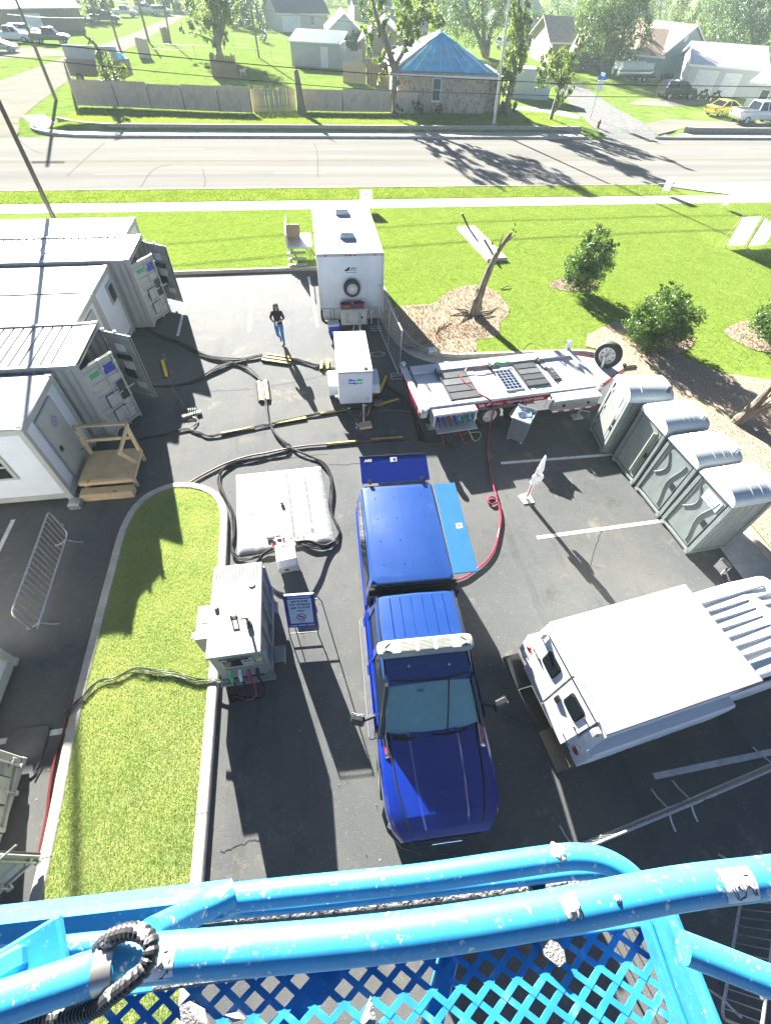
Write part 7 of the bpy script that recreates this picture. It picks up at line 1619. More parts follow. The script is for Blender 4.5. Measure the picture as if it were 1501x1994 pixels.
# others
shed_m = M('shed_green_grey', (.36, .40, .37), .6, var=.08, scale=2); rib_roof = M('ribbed_metal', (.5, .54, .54), .4, .4, var=.08)
sh = house((569, 128), (663, 134), 4.6, 2.45, 'shed', .85, shed_m, rib_roof, 'pale grey metal shed with a ribbed roof and white door', [(4.4, 5.25, 0, 2.0, 'door')], over=.25, name='shed', cat='shed')
for i in range(26): m = MB(); x = -.2+i*.285; m.tube([(x, -.26, 2.52), (x, 4.85, 3.42)], .045, 5); m.build('roof_rib', rib_roof, sh)
grey_roof = roof_mat('shingle_grey', (.16, .17, .18)); lite_roof = roof_mat('shingle_light', (.5, .48, .42)); brown_roof = roof_mat('shingle_brown', (.36, .25, .19))
cream = M('siding_cream', (.46, .46, .40), .7, var=.06); whites = M('siding_white', (.5, .53, .52), .7, var=.05); greens = M('siding_sage', (.33, .4, .38), .7, var=.05); tanb = M('brick_tan', (.32, .26, .2), .85, var=.2, scale=5)
house((545, 62), (640, 62), 10, 2.7, 'gable_x', 2.6, cream, grey_roof, 'dark roofed house with a white garage door at the far end', [(.8, 4.6, 0, 2.2, 'garage'), (7, 7.9, 1, 2.2, 'win')])
house((640, 104), (703, 106), 12, 2.6, 'gable_y', 1.9, whites, lite_roof, 'small white house with a light roof right of the shed', [(2.4, 3.4, .9, 2.2, 'win')])
house((702, 128), (790, 132), 13, 2.6, 'gable_y', 2.0, tanb, grey_roof, 'house with a dark gable behind the forked tree', [(.8, 1.7, .9, 2.2, 'win'), (4.6, 5.5, .9, 2.2, 'win')])
house((745, 95), (830, 98), 9, 2.6, 'gable_x', 1.9, tanb, lite_roof, 'tan roofed house behind the dark gable')
cw = M('white_corrugated', (.62, .64, .61), .5, .2, var=.06)
ct = house((985, 190), (1066, 196), 2.5, 2.5, 'flat', 0, cw, cw, 'white corrugated storage container beside the side street', [(3.4, 4.2, 1.4, 2.2, 'win')], over=0, name='storage_container', cat='container')
for i in range(24): m = MB(); m.b2((.1+i*.2, -.035, .15), (.2+i*.2, -.0, 2.4)); m.build('corrugation', cw, ct)
house((1065, 128), (1170, 132), 12, 2.8, 'gable_x', 2.3, tanb, shingle, 'tan brick house with a wide shingle roof at right', [(1.5, 2.6, .9, 2.2, 'win'), (5, 6, 0, 2.1, 'door'), (7.5, 8.8, .9, 2.2, 'win')], over=.6)
house((1110, 136), (1150, 138), 5, 2.4, 'gable_y', 1.4, tanb, shingle, 'small front gable attached to the tan brick house', [(1.2, 2.6, .8, 2.0, 'win')], over=.5)
house((1272, 156), (1352, 152), 12, 2.9, 'gable_y', 2.6, greens, brown_roof, 'sage green house with a brown roof and round gable vent', [(3.6, .38, 4.3, 0, 'vent')], over=.5)
house((1230, 152), (1272, 157), 10, 2.6, 'gable_x', 2.2, greens, brown_roof, 'brown roofed wing beside the sage green gable', over=.5)
house((1326, 181), (1462, 193), 11, 2.75, 'gable_x', 1.6, whites, M('roof_metal_white', (.7, .7, .68), .5), 'white house with a pale metal roof and two garage doors', [(1.0, 3.4, 0, 2.2, 'garage'), (4.4, 6.2, 0, 2.1, 'garage')], over=.4)
house((1438, 222), (1590, 250), 12, 2.7, 'gable_x', 1.8, whites, shingle, 'white house cut by the right edge of the photo', [(1.2, 2.0, .6, 2.2, 'win'), (3, 5, 0, 2.2, 'garage')], over=.4)
house((20, 66), (168, 60), 9, 3.0, 'gable_x', 1.4, M('shed_brown', (.2, .15, .12), .8), M('roof_paleblue', (.5, .62, .66), .5), 'long brown shed with a pale blue roof at the top left', [(3, 6, 0, 2.2, 'garage')], name='shed', cat='shed')
house((-40, 40), (30, 34), 10, 3, 'gable_x', 2, cream, grey_roof, 'pale house at the top left corner', [(4, 5, 1, 2.2, 'win')])
for i, (a, b, lab) in enumerate((((850, 45), (905, 48), 'distant pale roofed house behind the broad tree'), ((960, 50), (1050, 52), 'distant white roofed house between the trees'), ((690, 40), (760, 42), 'distant grey roofed house above the white house'), ((1180, 60), (1260, 62), 'distant pale house behind the large dark tree'), ((410, 40), (470, 42), 'distant low house left of the dark roof'))):
    house(a, b, 9, 2.8, 'gable_x', 2, (cream, whites, tanb, whites, cream)[i], (lite_roof, lite_roof, grey_roof, shingle, grey_roof)[i], lab, [(3, 4.2, 1, 2.2, 'win'), (7, 8.2, 1, 2.2, 'win')])
# flat roofed truck box pile with a blue tarp behind the left fence
tb_ = thing('dump_trailer', 'grey box trailer heaped under a blue tarp behind the left fence', 'trailer', G(142, 160, FZ), R(-8)); m = MB(); m.b2((0, 0, .5), (6.2, 2.6, 1.9), .03); m.build('box', M('box_greybrown', (.25, .22, .19), .7, var=.15), tb_)
m = MB(); m.b2((.2, .1, 1.9), (6.0, .25, 3.0)); m.build('head_panel', M('grey_board', (.4, .42, .4)), tb_)
vs = []
for j in range(9):
    for i in range(13): u, v = i/12, j/8; vs.append((3.2+2.9*u, .1+2.4*v, 1.95+.8*math.sin(math.pi*u)**.6*math.sin(math.pi*v)**.6+.1*mnoise.noise(Vector((u*6, v*6, 0)))))
m = MB(); m.add(vs, [(j*13+i, j*13+i+1, (j+1)*13+i+1, (j+1)*13+i) for j in range(8) for i in range(12)]); m.build('tarp_cover', tarp, tb_, ang=60)
for x in (1.0, 5.0): wheel(tb_, (x, .1, .4), .4, .25, rim_steel, 'y')

# ================================================================== FAR VEHICLES
def car(a, rz, kind, paint, label, cat, L_=None):
    """simple but shaped vehicle; origin at rear axle end, +x forward"""
    t = thing({'pickup': 'parked_pickup', 'suv': 'parked_suv', 'sedan': 'parked_car'}[kind], label, cat, G(*a, FZ), rz)
    W_ = .95 if kind != 'sedan' else .88; L_ = L_ or {'pickup': 5.7, 'suv': 4.8, 'sedan': 4.6}[kind]
    zb, zs = (.45, 1.15) if kind != 'sedan' else (.3, .88)
    def ring(x, w, z0, z1): return [(x, -w*.96, z0), (x, -w, z0+.2), (x, -w, z1-.12), (x, -w*.9, z1), (x, w*.9, z1), (x, w, z1-.12), (x, w, z0+.2), (x, w*.96, z0)]
    b = MB(); b.loft([ring(0, W_*.93, zb+.1, zs-.05), ring(.15, W_, zb, zs), ring(L_*.7, W_, zb, zs), ring(L_*.93, W_*.97, zb, zs-.1), ring(L_, W_*.84, zb+.08, zs-.3)]); b.build('body', paint, t, ang=30)
    c0, c1, r0, r1, zr = {'pickup': (2.0, 4.25, 2.15, 3.55, 1.82), 'suv': (.1, 3.7, .35, 2.9, 1.68), 'sedan': (.75, 3.5, 1.5, 2.5, 1.33)}[kind]
    g = MB(); g.loft([[(c0, -W_*.9, zs-.02), (c1, -W_*.9, zs-.02), (c1, W_*.9, zs-.02), (c0, W_*.9, zs-.02)], [(r0, -W_*.72, zr-.04), (r1, -W_*.72, zr-.04), (r1, W_*.72, zr-.04), (r0, W_*.72, zr-.04)]]); g.build('glass', glass_dark, t)
    g = MB(); g.loft([[(r0-.05, -W_*.74, zr-.06), (r1+.05, -W_*.74, zr-.06), (r1+.05, W_*.74, zr-.06), (r0-.05, W_*.74, zr-.06)], [(r0+.05, -W_*.68, zr+.01), (r1-.05, -W_*.68, zr+.01), (r1-.05, W_*.68, zr+.01), (r0+.05, W_*.68, zr+.01)]]); g.build('roof', paint, t)
    for s in (-1, 1):
        for q in (0, .5, 1) if kind != 'sedan' else (0, .45, 1):
            x0 = c0+(c1-c0)*q; x1 = r0+(r1-r0)*q; m = MB(); m.tube([(x0, s*W_*.9, zs-.02), (x1, s*W_*.73, zr-.03)], .05, 4); m.build('pillar', paint, t)
        for x in (L_*.18, L_*.8): wheel(t, (x, s*(W_-.12), .37 if kind != 'sedan' else .31), .37 if kind != 'sedan' else .31, .24, rim_steel, 'y', holes=5)
        m = MB(); m.box((.03, s*W_*.78, zs-.22), (.1, .14, .26), .02); m.build('tail_lamp', red_lens, t); m = MB(); m.box((L_-.06, s*W_*.68, zs-.4), (.14, .22, .14), .02); m.build('headlight', white_lens, t)
        m = MB(); m.box((c1-.35, s*(W_+.1), zs+.08), (.12, .18, .16), .03); m.build('mirror', paint, t)
    m = MB(); m.b2((-.12, -W_*.9, zb), (.02, W_*.9, zb+.2), .03); m.b2((L_-.06, -W_*.85, zb), (L_+.06, W_*.85, zb+.2), .03); m.build('bumper', chrome if kind == 'pickup' else paint, t)
    if kind == 'pickup': m = MB(); m.b2((.12, -W_*.8, zs-.0), (1.95, W_*.8, zs+.012)); m.build('bed_floor', black_rubber, t); m = MB(); m.b2((.05, -W_*.92, zs), (.14, W_*.92, zs+.06)); m.b2((.1, W_*.82, zs), (2.0, W_*.94, zs+.06)); m.b2((.1, -W_*.94, zs), (2.0, -W_*.82, zs+.06)); m.build('bed_rail', paint, t)
    return t
cw_ = M('car_white', (.72, .74, .75), .25, var=.04, coat=.6); cd_ = M('car_dark', (.025, .028, .035), .2, var=.1, coat=.7); cg_ = M('car_green', (.03, .06, .055), .25, var=.1, coat=.6); cy_ = M('car_yellow', (.6, .52, .08), .3, var=.05, coat=.6); cs2 = M('car_silver', (.4, .43, .45), .25, .3, var=.05, coat=.5)
car((1422, 240), R(3), 'pickup', cw_, 'white pickup parked at the right edge on the gravel drive', 'pickup truck')
car((1376, 226), R(12), 'sedan', cy_, 'yellow coupe parked beside the white pickup', 'car'); car((1280, 192), R(5), 'suv', cd_, 'dark blue suv parked by the white garage', 'suv')
car((-12, 82), R(10), 'pickup', cw_, 'white pickup at the left edge across the street', 'pickup truck'); car((22, 74), R(10), 'suv', cw_, 'white suv behind the left edge pickup', 'suv'); car((66, 84), R(0), 'pickup', cg_, 'dark green pickup parked by the gravel driveway', 'pickup truck')
car((140, 46), R(0), 'sedan', cd_, 'dark sedan beside the brown shed', 'car'); car((181, 44), R(4), 'pickup', cd_, 'dark pickup near the top of the gravel street', 'pickup truck'); car((220, 32), R(2), 'pickup', cw_, 'white pickup beyond the dark pickup', 'pickup truck'); car((262, 26), R(4), 'pickup', cs2, 'silver pickup behind the far white pickup', 'pickup truck'); car((297, 30), R(8), 'suv', cs2, 'silver suv at the end of the gravel street', 'suv')
car((968, 96), R(20), 'suv', cw_, 'white suv behind the broad tree', 'suv'); car((-30, 100), R(0), 'sedan', cs2, 'silver car cut by the left edge', 'car')
# boat on a trailer under the big tree
bt = thing('pontoon_boat', 'pontoon boat on a trailer under the large dark tree', 'boat', G(1192, 158, FZ), R(4)); m = MB()
for y in (-.75, .75): m.tube([(0, y, .95), (5.0, y, .95), (5.8, y, 1.15)], [.3, .3, .08], 10)
m.build('pontoon', alu, bt); m = MB(); m.b2((0, -1.1, 1.25), (5.4, 1.1, 1.35)); m.build('deck', M('boat_grey', (.4, .45, .45), .5), bt); m = MB(); m.b2((.2, -1.08, 1.35), (5.2, -1.02, 2.0)); m.b2((.2, 1.02, 1.35), (5.2, 1.08, 2.0)); m.b2((.2, -1.02, 1.35), (.26, 1.02, 2.0)); m.build('side_panel', M('boat_pale', (.62, .64, .6), .5), bt)
for x in (1.2, 3.6):
    m = MB(); m.tube([(x, -1.0, 2.0), (x+.2, -1.0, 3.0), (x+.2, 1.0, 3.0), (x, 1.0, 2.0)], .03, 5); m.build('canopy_frame', alu, bt)
m = MB(); m.b2((1.2, -1.05, 3.0), (3.9, 1.05, 3.06)); m.build('canopy', M('canopy_olive', (.25, .3, .25), .8), bt)
for x in (3.6, 4.4):
    for y in (-.95, .95): wheel(bt, (x, y, .34), .34, .2, rim_steel, 'y', holes=5)
m = MB(); m.b2((0, -.5, .45), (6.6, .5, .55)); m.build('trailer_frame', black_metal, bt)
ug = thing('cargo_trailer', 'small brown high-sided trailer in front of the tan brick house', 'trailer', G(1112, 136, FZ), R(3)); m = MB(); m.b2((0, -.8, .5), (2.8, .8, 1.6), .02); m.build('box', M('shed_brown', (.2, .15, .12)), ug)
for s in (-1, 1): wheel(ug, (1.4, s*.85, .33), .33, .2, rim_steel, 'y', holes=5)
for i, (px_, py_, lab) in enumerate(((1352, 197, 'motorcycle leaning by the white garage door'), (1376, 200, 'second motorcycle beside the bush'))):
    mc = thing('motorcycle', lab, 'motorcycle', G(px_, py_, FZ), R(15)); m = MB(); m.tube([(.3, 0, .6), (.9, 0, .85), (1.4, 0, .9), (1.7, 0, .4)], .09, 6); m.build('frame', black_metal, mc); m = MB(); m.box((.75, 0, .85), (.7, .26, .14), .05); m.box((1.2, 0, .95), (.45, .28, .24), .08); m.build('seat', black_rubber, mc); m = MB(); m.tube([(1.4, -.38, 1.1), (1.45, 0, 1.0), (1.4, .38, 1.1)], .025, 5); m.build('handlebar', chrome, mc)
    for x in (.3, 1.75): wheel(mc, (x, 0, .32), .32, .13, rim_steel, 'y', holes=5)
bn = thing('storage_bin', 'black wheeled bin against the sage green house', 'bin', G(1290, 168, FZ)); m = MB(); m.loft([[(-.5, -.4, .1), (.5, -.4, .1), (.5, .4, .1), (-.5, .4, .1)], [(-.6, -.5, 1.3), (.6, -.5, 1.3), (.6, .5, 1.3), (-.6, .5, 1.3)]]); m.build('tub', black_rubber, bn); m = MB(); m.b2((-.63, -.53, 1.3), (.63, .53, 1.38), .03); m.build('lid', black_metal, bn)
dgx = thing('lawn_dog', 'pale dog-like lawn ornament beside the brown plank screen', 'ornament', G(474, 148, FZ)); m = MB(); m.tube(spline([(-.35, 0, .45), (-.1, 0, .5), (.2, 0, .52), (.4, 0, .7), (.55, 0, .72)], 4), [.06, .12, .15, .16, .16, .16, .16, .16, .16, .14, .13, .12, .1, .09, .09, .07, .05], 8)
for x in (-.25, .25):
    for y in (-.1, .1): m.tube([(x, y, .45), (x, y, 0)], [.06, .04], 6)
m.build('body', M('pale_plaster', (.68, .66, .6), .8), dgx)
# ================================================================== PERSON
pe = thing('person', 'woman with long dark hair in a black shirt and jeans walking across the lot', 'person', (-1.36, 16.86, 0), R(-4))
SK = dict(pel=((0, 0, .93), .145), wai=((0, -.01, 1.06), .132), che=((0, 0, 1.24), .15), nb=((0, .0, 1.385), .07), nk=((0, -.01, 1.43), .045), h1=((0, -.025, 1.48), .072), h2=((0, -.03, 1.555), .088), h3=((0, -.02, 1.61), .06),
          hr=((.09, 0, .86), .108), kr=((.1, -.06, .47), .066), ar=((.11, .0, .09), .042), tr_=((.115, -.15, .04), .035),
          hl=((-.09, -.0, .86), .108), kl=((-.07, -.1, .48), .066), al=((-.02, .2, .2), .042), tl=((-.02, .12, .06), .035),
          sr=((.165, .01, 1.335), .07), er=((.25, -.03, 1.1), .052), wr=((.06, -.26, 1.1), .027), mr=((-.01, -.3, 1.1), .026),
          sl=((-.165, .01, 1.335), .07), el=((-.26, -.02, 1.12), .052), wl=((-.13, -.25, 1.08), .027), ml=((-.07, -.3, 1.07), .026))
ED = [('pel', 'wai'), ('wai', 'che'), ('che', 'nb'), ('nb', 'nk'), ('nk', 'h1'), ('h1', 'h2'), ('h2', 'h3'), ('pel', 'hr'), ('hr', 'kr'), ('kr', 'ar'), ('ar', 'tr_'), ('pel', 'hl'), ('hl', 'kl'), ('kl', 'al'), ('al', 'tl'), ('che', 'sr'), ('sr', 'er'), ('er', 'wr'), ('wr', 'mr'), ('che', 'sl'), ('sl', 'el'), ('el', 'wl'), ('wl', 'ml')]
for hnd, d in (('mr', -1), ('ml', 1)):
    c = SK[hnd][0]
    for k in range(4):
        SK[hnd+'f%d' % k] = ((c[0]+d*.05, c[1]-.01-.004*k, c[2]+.03-.02*k), .0095); SK[hnd+'g%d' % k] = ((c[0]+d*.075, c[1]+.015, c[2]+.028-.02*k), .008); ED += [(hnd, hnd+'f%d' % k), (hnd+'f%d' % k, hnd+'g%d' % k)]
    SK[hnd+'t'] = ((c[0]+d*.02, c[1]+.01, c[2]+.05), .011); ED.append((hnd, hnd+'t'))
keys = list(SK); me = bpy.data.meshes.new('body'); me.from_pydata([SK[k][0] for k in keys], [(keys.index(a), keys.index(b)) for a, b in ED], [])
bo = bpy.data.objects.new('body', me); COL.objects.link(bo); md = bo.modifiers.new('skin', 'SKIN'); md.use_smooth_shade = True
for i, k in enumerate(keys): me.skin_vertices[0].data[i].radius = (SK[k][1], SK[k][1]*(.78 if k in ('pel', 'wai', 'che') else 1)); me.skin_vertices[0].data[i].use_root = (k == 'pel')
bo.modifiers.new('sub', 'SUBSURF').levels = 2
dgp = bpy.context.evaluated_depsgraph_get(); dgp.update(); bme = bpy.data.meshes.new_from_object(bo.evaluated_get(dgp)); bpy.data.objects.remove(bo)
skin_m = M('skin', (.42, .26, .19), .5, var=.05); shirt = M('black_shirt', (.012, .012, .016), .8, var=.2); jeans = M('blue_jeans', (.05, .17, .42), .8, var=.25, scale=9); shoe = M('black_shoe', (.015, .015, .015), .5)
bme.materials.clear()
for q in (jeans, shirt, skin_m, shoe): bme.materials.append(q)
for f in bme.polygons:
    c = f.center; f.use_smooth = True
    if c.z > 1.415 and abs(c.x) < .12: f.material_index = 2
    elif c.y < -.07 and c.z > .95 and c.z < 1.2 and (abs(c.x) > .12 or c.y < -.15): f.material_index = 2
    elif c.z > .9: f.material_index = 1
    elif (c.x > .02 and c.z < .1) or (c.x <= .02 and c.y > .1 and c.z < .17): f.material_index = 3
    else: f.material_index = 0
bo = bpy.data.objects.new('body', bme); COL.objects.link(bo); bo.parent = pe
m = MB(); rings = []
for z, rx, ry0, ry1 in ((1.66, .03, -.02, .03), (1.645, .075, -.075, .085), (1.58, .1, -.06, .11), (1.5, .105, -.03, .115), (1.4, .115, .0, .12), (1.28, .12, .04, .135), (1.2, .09, .08, .135)):
    rings.append([(rx*math.cos(a), (ry1 if math.sin(a) > 0 else -ry0)*math.sin(a) if z > 1.45 else max(ry0, ry1*math.sin(a)), z) for a in [2*math.pi*i/14 for i in range(14)]])
m.loft(rings); m.build('hair', M('dark_hair', (.02, .012, .008), .8, var=.3, spec=.15), pe, ang=60)
m = MB()
for s in (-1, 1): m.lathe([(.001, -.004), (.011, 0), (.001, .006)], (s*.032, -.112, 1.555), 8, 'y')
m.build('eye', ink_black, pe); m = MB(); m.prism([(-.012, 1.515), (.012, 1.515), (.004, 1.555), (-.004, 1.555)], -.135, -.1, 'y'); m.build('nose', skin_m, pe); m = MB(); m.box((0, -.108, 1.49), (.045, .012, .01), .003); m.build('mouth', M('lip', (.35, .12, .1), .5), pe)
cu = thing('paper_cup', 'white cup held by the walking woman', 'cup', (-1.40, 16.54, .98)); m = MB(); m.lathe([(.03, 0), (.042, .13), (.044, .14), (.001, .142)], (0, 0, 0), 12); m.build('cup_wall', white_paint, cu); m = MB(); m.lathe([(.001, .141), (.046, .141), (.046, .155), (.001, .156)], (0, 0, 0), 12); m.build('lid', ink_white, cu)

# ================================================================== LIFT BASKET UNDER THE CAMERA
lift_b = M('lift_blue', (.035, .31, .56), .5, var=.1, scale=14, coat=.3)
overlay(lift_b, (.05, .16, .26), 6, .5, .75, .5, detail=12, rough=.8, stretch=(1, 4, 4)); overlay(lift_b, (.5, .52, .5), 22, .6, .72, .7, detail=10, rough=.75); overlay(lift_b, (.66, .66, .62), 55, .64, .67, .95, detail=4, rough=.7); overlay(lift_b, (.6, .6, .56), 140, .66, .7, .9, detail=3); overlay(lift_b, (.3, .29, .27), 12, .6, .74, .5, detail=12, rough=.8)
dirt = M('dried_concrete', (.2, .185, .165), .95, var=.3, scale=60, bump=.8, bscale=120)
RZ = 9.07; OZ = 8.93; LZ = 8.02
lb_ = thing('lift_basket', 'blue boom lift basket spattered with dried concrete at the bottom of the photo', 'lift basket', G(800, 1825, LZ))
O = lb_.location.copy()
def rail(pts, z, rpx, name, mat=lift_b, n=16, k=4, zs=None):
    P = [G(a, b, (zs[i] if zs else z)) for i, (a, b) in enumerate(pts)]; r_ = rpx*pxm(P[len(P)//2])/1.0
    Q = spline(P, k) if len(P) > 2 else P; m = MB(); m.tube([p-O for p in Q], r_, n); return m.build(name, mat, lb_, ang=60), P, r_
tr1, P1, r1 = rail([(214, 1877), (300, 1866), (583, 1843), (803, 1820), (1060, 1780), (1316, 1731), (1501, 1708), (1700, 1682)], RZ, 36, 'top_rail')
rail([(214, 1880), (167, 1899), (0, 1955), (-120, 1998)], RZ, 37, 'top_rail', zs=[RZ, RZ-.005, RZ-.01, RZ-.01])
m = MB(); a, b = G(196, 1886, RZ)-O, G(234, 1876, RZ)-O; m.tube([a, b], r1*1.07, 18); m.build('collar', M('collar_steel', (.55, .53, .47), .35, .7), lb_)
# outer mid rail: box beam then tube with a swept end
bmP = [G(-80, 1812, OZ)-O, G(452, 1750, OZ)-O]; d = (bmP[1]-bmP[0]); m = MB(); m.box((bmP[0]+bmP[1])/2, (d.length, .034, .04), .006, (R(25), 0, math.atan2(d.y, d.x))); m.build('mid_beam', lift_b, lb_)
m = MB(); m.box((bmP[0]+bmP[1])/2+Vector((0, -.03, -.03)), (d.length, .012, .02), .002, (0, 0, math.atan2(d.y, d.x))); m.build('beam_dirt', dirt, lb_)
rail([(452, 1748), (600, 1732), (800, 1712), (950, 1690), (1080, 1671), (1130, 1668), (1175, 1676), (1215, 1697), (1245, 1725)], OZ, 22, 'mid_rail')
rail([(290, 1822), (380, 1775), (455, 1738)], OZ, 25, 'diagonal_brace', zs=[RZ-.03, OZ+.03, OZ+.01])
lo_ = [(420, 1775), (600, 1759), (800, 1736), (1000, 1712), (1120, 1698), (1190, 1700), (1260, 1722)]
rail(lo_, OZ-.05, 13, 'lower_rail'); rail([(460, 1764), (700, 1740), (1000, 1697), (1110, 1687)], OZ-.055, 7, 'yellow_strip', M('strip_yellow', (.72, .58, .1), .5))
rail([(330, 1795), (600, 1774), (900, 1742), (1200, 1708)], OZ-.12, 20, 'dirt_ledge', dirt, 8)
for a, b in ((420, 1790), (1040, 1722)): m = MB(); c = G(a, b, OZ-.07)-O; m.cyl(c, c+Vector((0, 0, .02)), .012, n=8); m.build('bolt', black_metal, lb_)
# bracket behind the left end of the rail
m = MB(); c = G(60, 1868, RZ-.04)-O; m.box(c, (.075, .05, .012), .005, (R(10), R(-8), R(20))); m.box(c+Vector((-.015, -.0, .012)), (.03, .025, .02), .006, (0, 0, R(20))); m.build('bracket', lift_b, lb_)
rail([(110, 1846), (160, 1840), (205, 1836)], RZ-.05, 18, 'rail_stub'); rail([(238, 1845), (245, 1880), (240, 1925)], RZ-.03, 14, 'drop_bar')
# corrugated conduit
P = spline([G(a, b, RZ+.02+dz) for a, b, dz in ((193, 1847, -.02), (217, 1825, .0), (262, 1813, .015), (294, 1834, .025), (286, 1880, .025), (252, 1913, .02), (217, 1940, .0), (187, 1963, -.03), (113, 1980, -.07), (40, 1990, -.1))], 12)
Q = []; rr_ = []
L0 = resample(P, .0022)
for i, p in enumerate(L0): Q.append(p-O); rr_.append(.0082 if i % 3 else .0066)
m = MB(); m.tube(Q, rr_, 12); cd = m.build('conduit', M('conduit_black', (.02, .02, .021), .5, var=.3, scale=30), lb_, ang=20); overlay(cd.data.materials[0], (.5, .5, .48), 40, .58, .64, .9, detail=3)
# floor of expanded metal
e1 = (G(1501, 1708, LZ)-G(300, 1865, LZ)); e1.z = 0; e1.normalize(); e2 = Vector((e1.y, -e1.x, 0))
F0 = G(640, 1815, LZ)-O; pw_, ph_ = .078, .0285; m = MB()
ER = [G(1262, 1790, LZ)-O, G(1345, 2100, LZ)-O]
for j in range(-1, 25):
    pts = []
    for i in range(-30, 40):
        p = F0+e1*(i*pw_/2)+e2*(j*ph_+(ph_ if (i+j) % 2 else 0))
        t_ = (p-ER[0]).dot(e2)/max(1e-6, (ER[1]-ER[0]).dot(e2)); lim = ER[0].lerp(ER[1], t_)
        if (p-lim).dot(e1) < 0: pts.append(p)
    vs = []; fs = []
    for q, p in enumerate(pts):
        t_ = (pts[min(q+1, len(pts)-1)]-pts[max(q-1, 0)]).normalized(); nn = e2*.0092
        dz_ = Vector((0, 0, .0005 if j % 2 else -.0005)); vs += [p-nn+Vector((0, 0, .003))+dz_, p+nn+Vector((0, 0, .003))+dz_, p+nn-Vector((0, 0, .003))+dz_, p-nn-Vector((0, 0, .003))+dz_]
    for q in range(len(pts)-1):
        for s in range(4): fs.append((q*4+s, q*4+(s+1) % 4, (q+1)*4+(s+1) % 4, (q+1)*4+s))
    m.add(vs, fs)
fl = m.build('mesh_floor', M('floor_blue', (.02, .21, .52), .5, var=.15, scale=12), lb_, ang=0); overlay(fl.data.materials[0], (.3, .45, .6), 12, .56, .72, .6, detail=8)
def bar(px0, px1, z, w, h, name, mat=lift_b):
    a, b = G(*px0, z)-O, G(*px1, z)-O; d = b-a; m = MB(); m.box((a+b)/2, (d.length, w, h), .004, (0, 0, math.atan2(d.y, d.x))); return m.build(name, mat, lb_)
bar((150, 1925), (1300, 1775), LZ, .045, .06, 'floor_frame'); bar((300, 1918), (905, 1838), LZ+.3, .02, .02, 'toe_board', dirt)
bar((500, 2050), (780, 1750), LZ-.06, .05, .05, 'floor_beam', M('floor_blue', (.015, .16, .55))); bar((820, 2080), (890, 1790), LZ-.06, .05, .06, 'floor_beam', M('floor_blue', (.015, .16, .55)))
# right toe board and corner post
A, B = G(1235, 1770, LZ+.05)-O, G(1330, 2060, LZ+.05)-O; A2, B2 = G(1300, 1762, LZ+.42)-O, G(1425, 2080, LZ+.42)-O
m = MB(); m.loft([[A, B, B2, A2], [A+Vector((.02, 0, -.01)), B+Vector((.02, 0, -.01)), B2+Vector((.02, 0, -.01)), A2+Vector((.02, 0, -.01))]]); m.build('side_board', lift_b, lb_)
m = MB(); m.tube([A2, B2], .013, 8); m.build('board_edge', lift_b, lb_)
m = MB(); m.tube([A.lerp(A2, .45)+Vector((-.012, 0, .004)), B.lerp(B2, .45)+Vector((-.012, 0, .004))], .006, 6); m.build('board_crease', M('floor_blue', (.015, .16, .55)), lb_)
rail([(1330, 1845), (1420, 1880), (1501, 1912), (1600, 1950)], 8.62, 28, 'side_rail')
# stickers wrapped on the rail
def sticker(px0, px1, a0, a1, marks, lab):
    c0, c1 = G(*px0, RZ), G(*px1, RZ); ax = (c1-c0).normalized(); up = Vector((0, 0, 1)); sd_ = ax.cross(up).normalized(); rr2 = r1*1.012; vs = []
    def S_(u, v, k=1.0): a = R(a0+(a1-a0)*v); return c0.lerp(c1, u)+(up*math.cos(a)+sd_*math.sin(a))*rr2*k-O
    n, w = 8, 3
    for j in range(n+1):
        for i in range(w+1): vs.append(S_(i/w, j/n))
    m = MB(); m.add(vs, [(j*(w+1)+i, j*(w+1)+i+1, (j+1)*(w+1)+i+1, (j+1)*(w+1)+i) for j in range(n) for i in range(w)]); st_ = m.build('sticker', M('sticker_white', (.72, .73, .72), .5, var=.06, scale=40), lb_)
    m = MB()
    for mk in marks: m.tube([S_(u, v, 1.006) for u, v in mk], .0007, 4)
    m.build('sticker_print', ink_black, st_); return st_
X1 = [[(.42, .22), (.52, .5)], [(.53, .2), (.41, .52)], [(.6, .22), (.62, .2), (.64, .5)]]
sticker((298, 1866), (352, 1860), -40, 50, X1[:0]+[[(.2, .3), (.32, .55)], [(.33, .28), (.2, .56)], [(.42, .3), (.4, .55)], [(.4, .68), (.6, .5), (.66, .6), (.6, .7), (.42, .66)], [(.85, .45), (.82, .8)], [(.82, .7), (.65, .9), (.55, .92)], [(.6, .28), (.75, .27)]], '')
sticker((1388, 1722), (1448, 1715), -40, 55, X1+[[(.2, .32), (.22, .36)], [(.18, .55), (.3, .85), (.42, .9)], [(.26, .5), (.34, .8)], [(.36, .5), (.5, .62), (.58, .66), (.55, .8), (.42, .85)], [(.6, .62), (.72, .5), (.8, .6), (.82, .75)], [(.88, .45), (.92, .8)], [(.91, .62), (.85, .8)], [(.7, .25), (.85, .24)]], '')
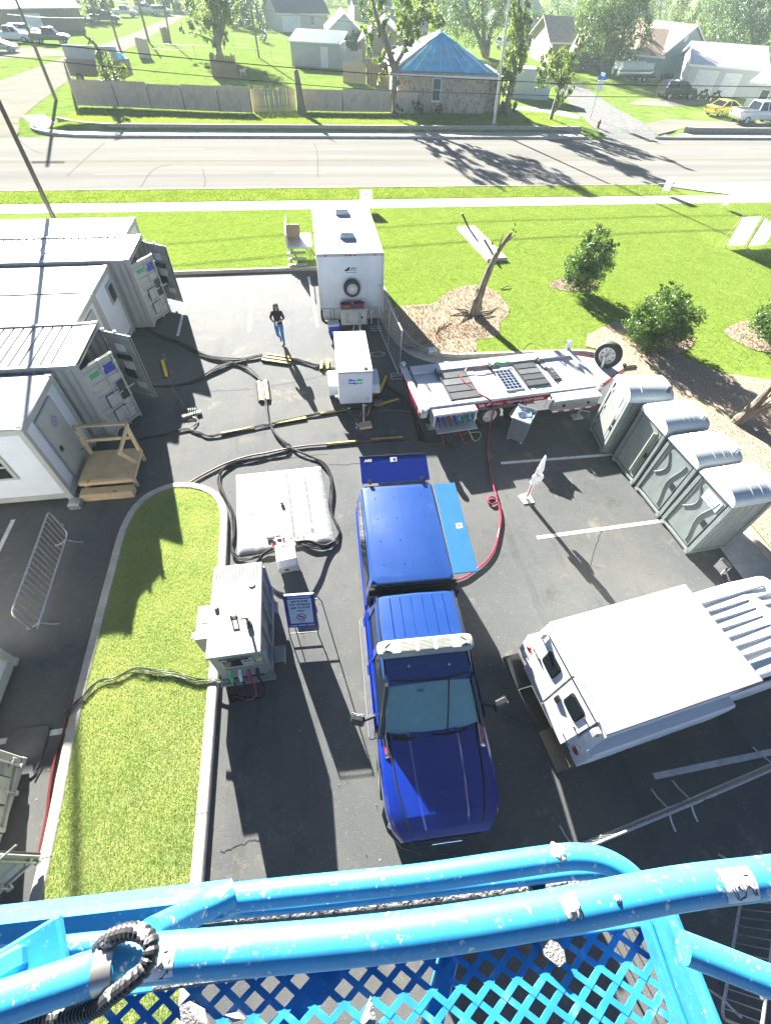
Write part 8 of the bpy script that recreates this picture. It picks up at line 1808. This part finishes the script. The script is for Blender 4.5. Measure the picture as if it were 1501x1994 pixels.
# lumps of dried concrete on the rails
for i, (a, b, z, s_) in enumerate(((1080, 1664, OZ, .012), (870, 1697, OZ, .006), (795, 1702, OZ, .006), (1102, 1764, RZ, .01), (120, 1790, OZ, .01), (1186, 1750, RZ, .004))):
    c = G(a, b, z)-O+Vector((0, .0, (r1 if z == RZ else .012))); m = MB(); bmm = bmesh.new(); bmesh.ops.create_icosphere(bmm, subdivisions=4, radius=s_)
    for v in bmm.verts: v.co *= 1+.5*mnoise.noise(v.co*160)+.2*mnoise.noise(v.co*600); v.co.z *= .5
    bmm.verts.index_update(); m.add([v.co+c for v in bmm.verts], [[v.index for v in f.verts] for f in bmm.faces]); bmm.free(); m.build('concrete_lump', M('lump_pale', (.45, .43, .38), .95, var=.15, scale=90), lb_, ang=60)
# loose flakes on the mesh floor
for i, (pts, lab) in enumerate((([(352, 1958), (372, 1948), (400, 1965), (408, 1994), (356, 1996)], 'grey concrete flake on the mesh floor at left'), ([(702, 1985), (722, 1938), (733, 1985), (728, 2000), (705, 1998)], 'pointed pale concrete flake on the mesh floor'), ([(1040, 1808), (1060, 1806), (1095, 1850), (1098, 1872), (1085, 1882), (1058, 1860)], 'long grey concrete flake on the mesh floor at right'), ([(440, 1975), (465, 1970), (478, 1982), (455, 1990)], 'small white concrete crumb on the mesh floor'), ([(1470, 1918), (1501, 1916), (1520, 1935), (1480, 1945)], 'pale concrete flake at the lower right edge'))):
    z = LZ+.012 if i < 4 else 8.3; P = [G(a, b, z) for a, b in pts]; c = sum(P, Vector())/len(P); m = MB(); n_ = len(P)
    m.add([p-c+Vector((0, 0, random.uniform(.006, .016))) for p in P]+[p-c for p in P]+[Vector((0, 0, .018))], [(q, (q+1) % n_, 2*n_) for q in range(n_)]+[(q, (q+1) % n_, n_+(q+1) % n_, n_+q) for q in range(n_)]+[tuple(reversed(range(n_, 2*n_)))]); o = m.build('concrete_flake', M('flake_grey', (.24, .23, .21), .95, var=.2, scale=60, bump=.5, bscale=150), ang=20); o.location = c; tag(o, lab, 'concrete flake')
# ================================================================== AIR
hzm = bpy.data.materials.new('haze_air'); hzm.use_nodes = True; hn = hzm.node_tree.nodes; hn.remove(hn['Principled BSDF']); pv = hn.new('ShaderNodeVolumePrincipled')
pv.inputs['Color'].default_value = (.82, 1, .96, 1); pv.inputs['Density'].default_value = .0006; pv.inputs['Anisotropy'].default_value = .0
hzm.node_tree.links.new(pv.outputs[0], hn['Material Output'].inputs['Volume'])
hb = MB().b2((-960, -180, -1.2), (960, 1260, 24)).build('haze', hzm, ang=0); hb['kind'] = 'stuff'; hb['label'] = 'thin pale haze in the air'
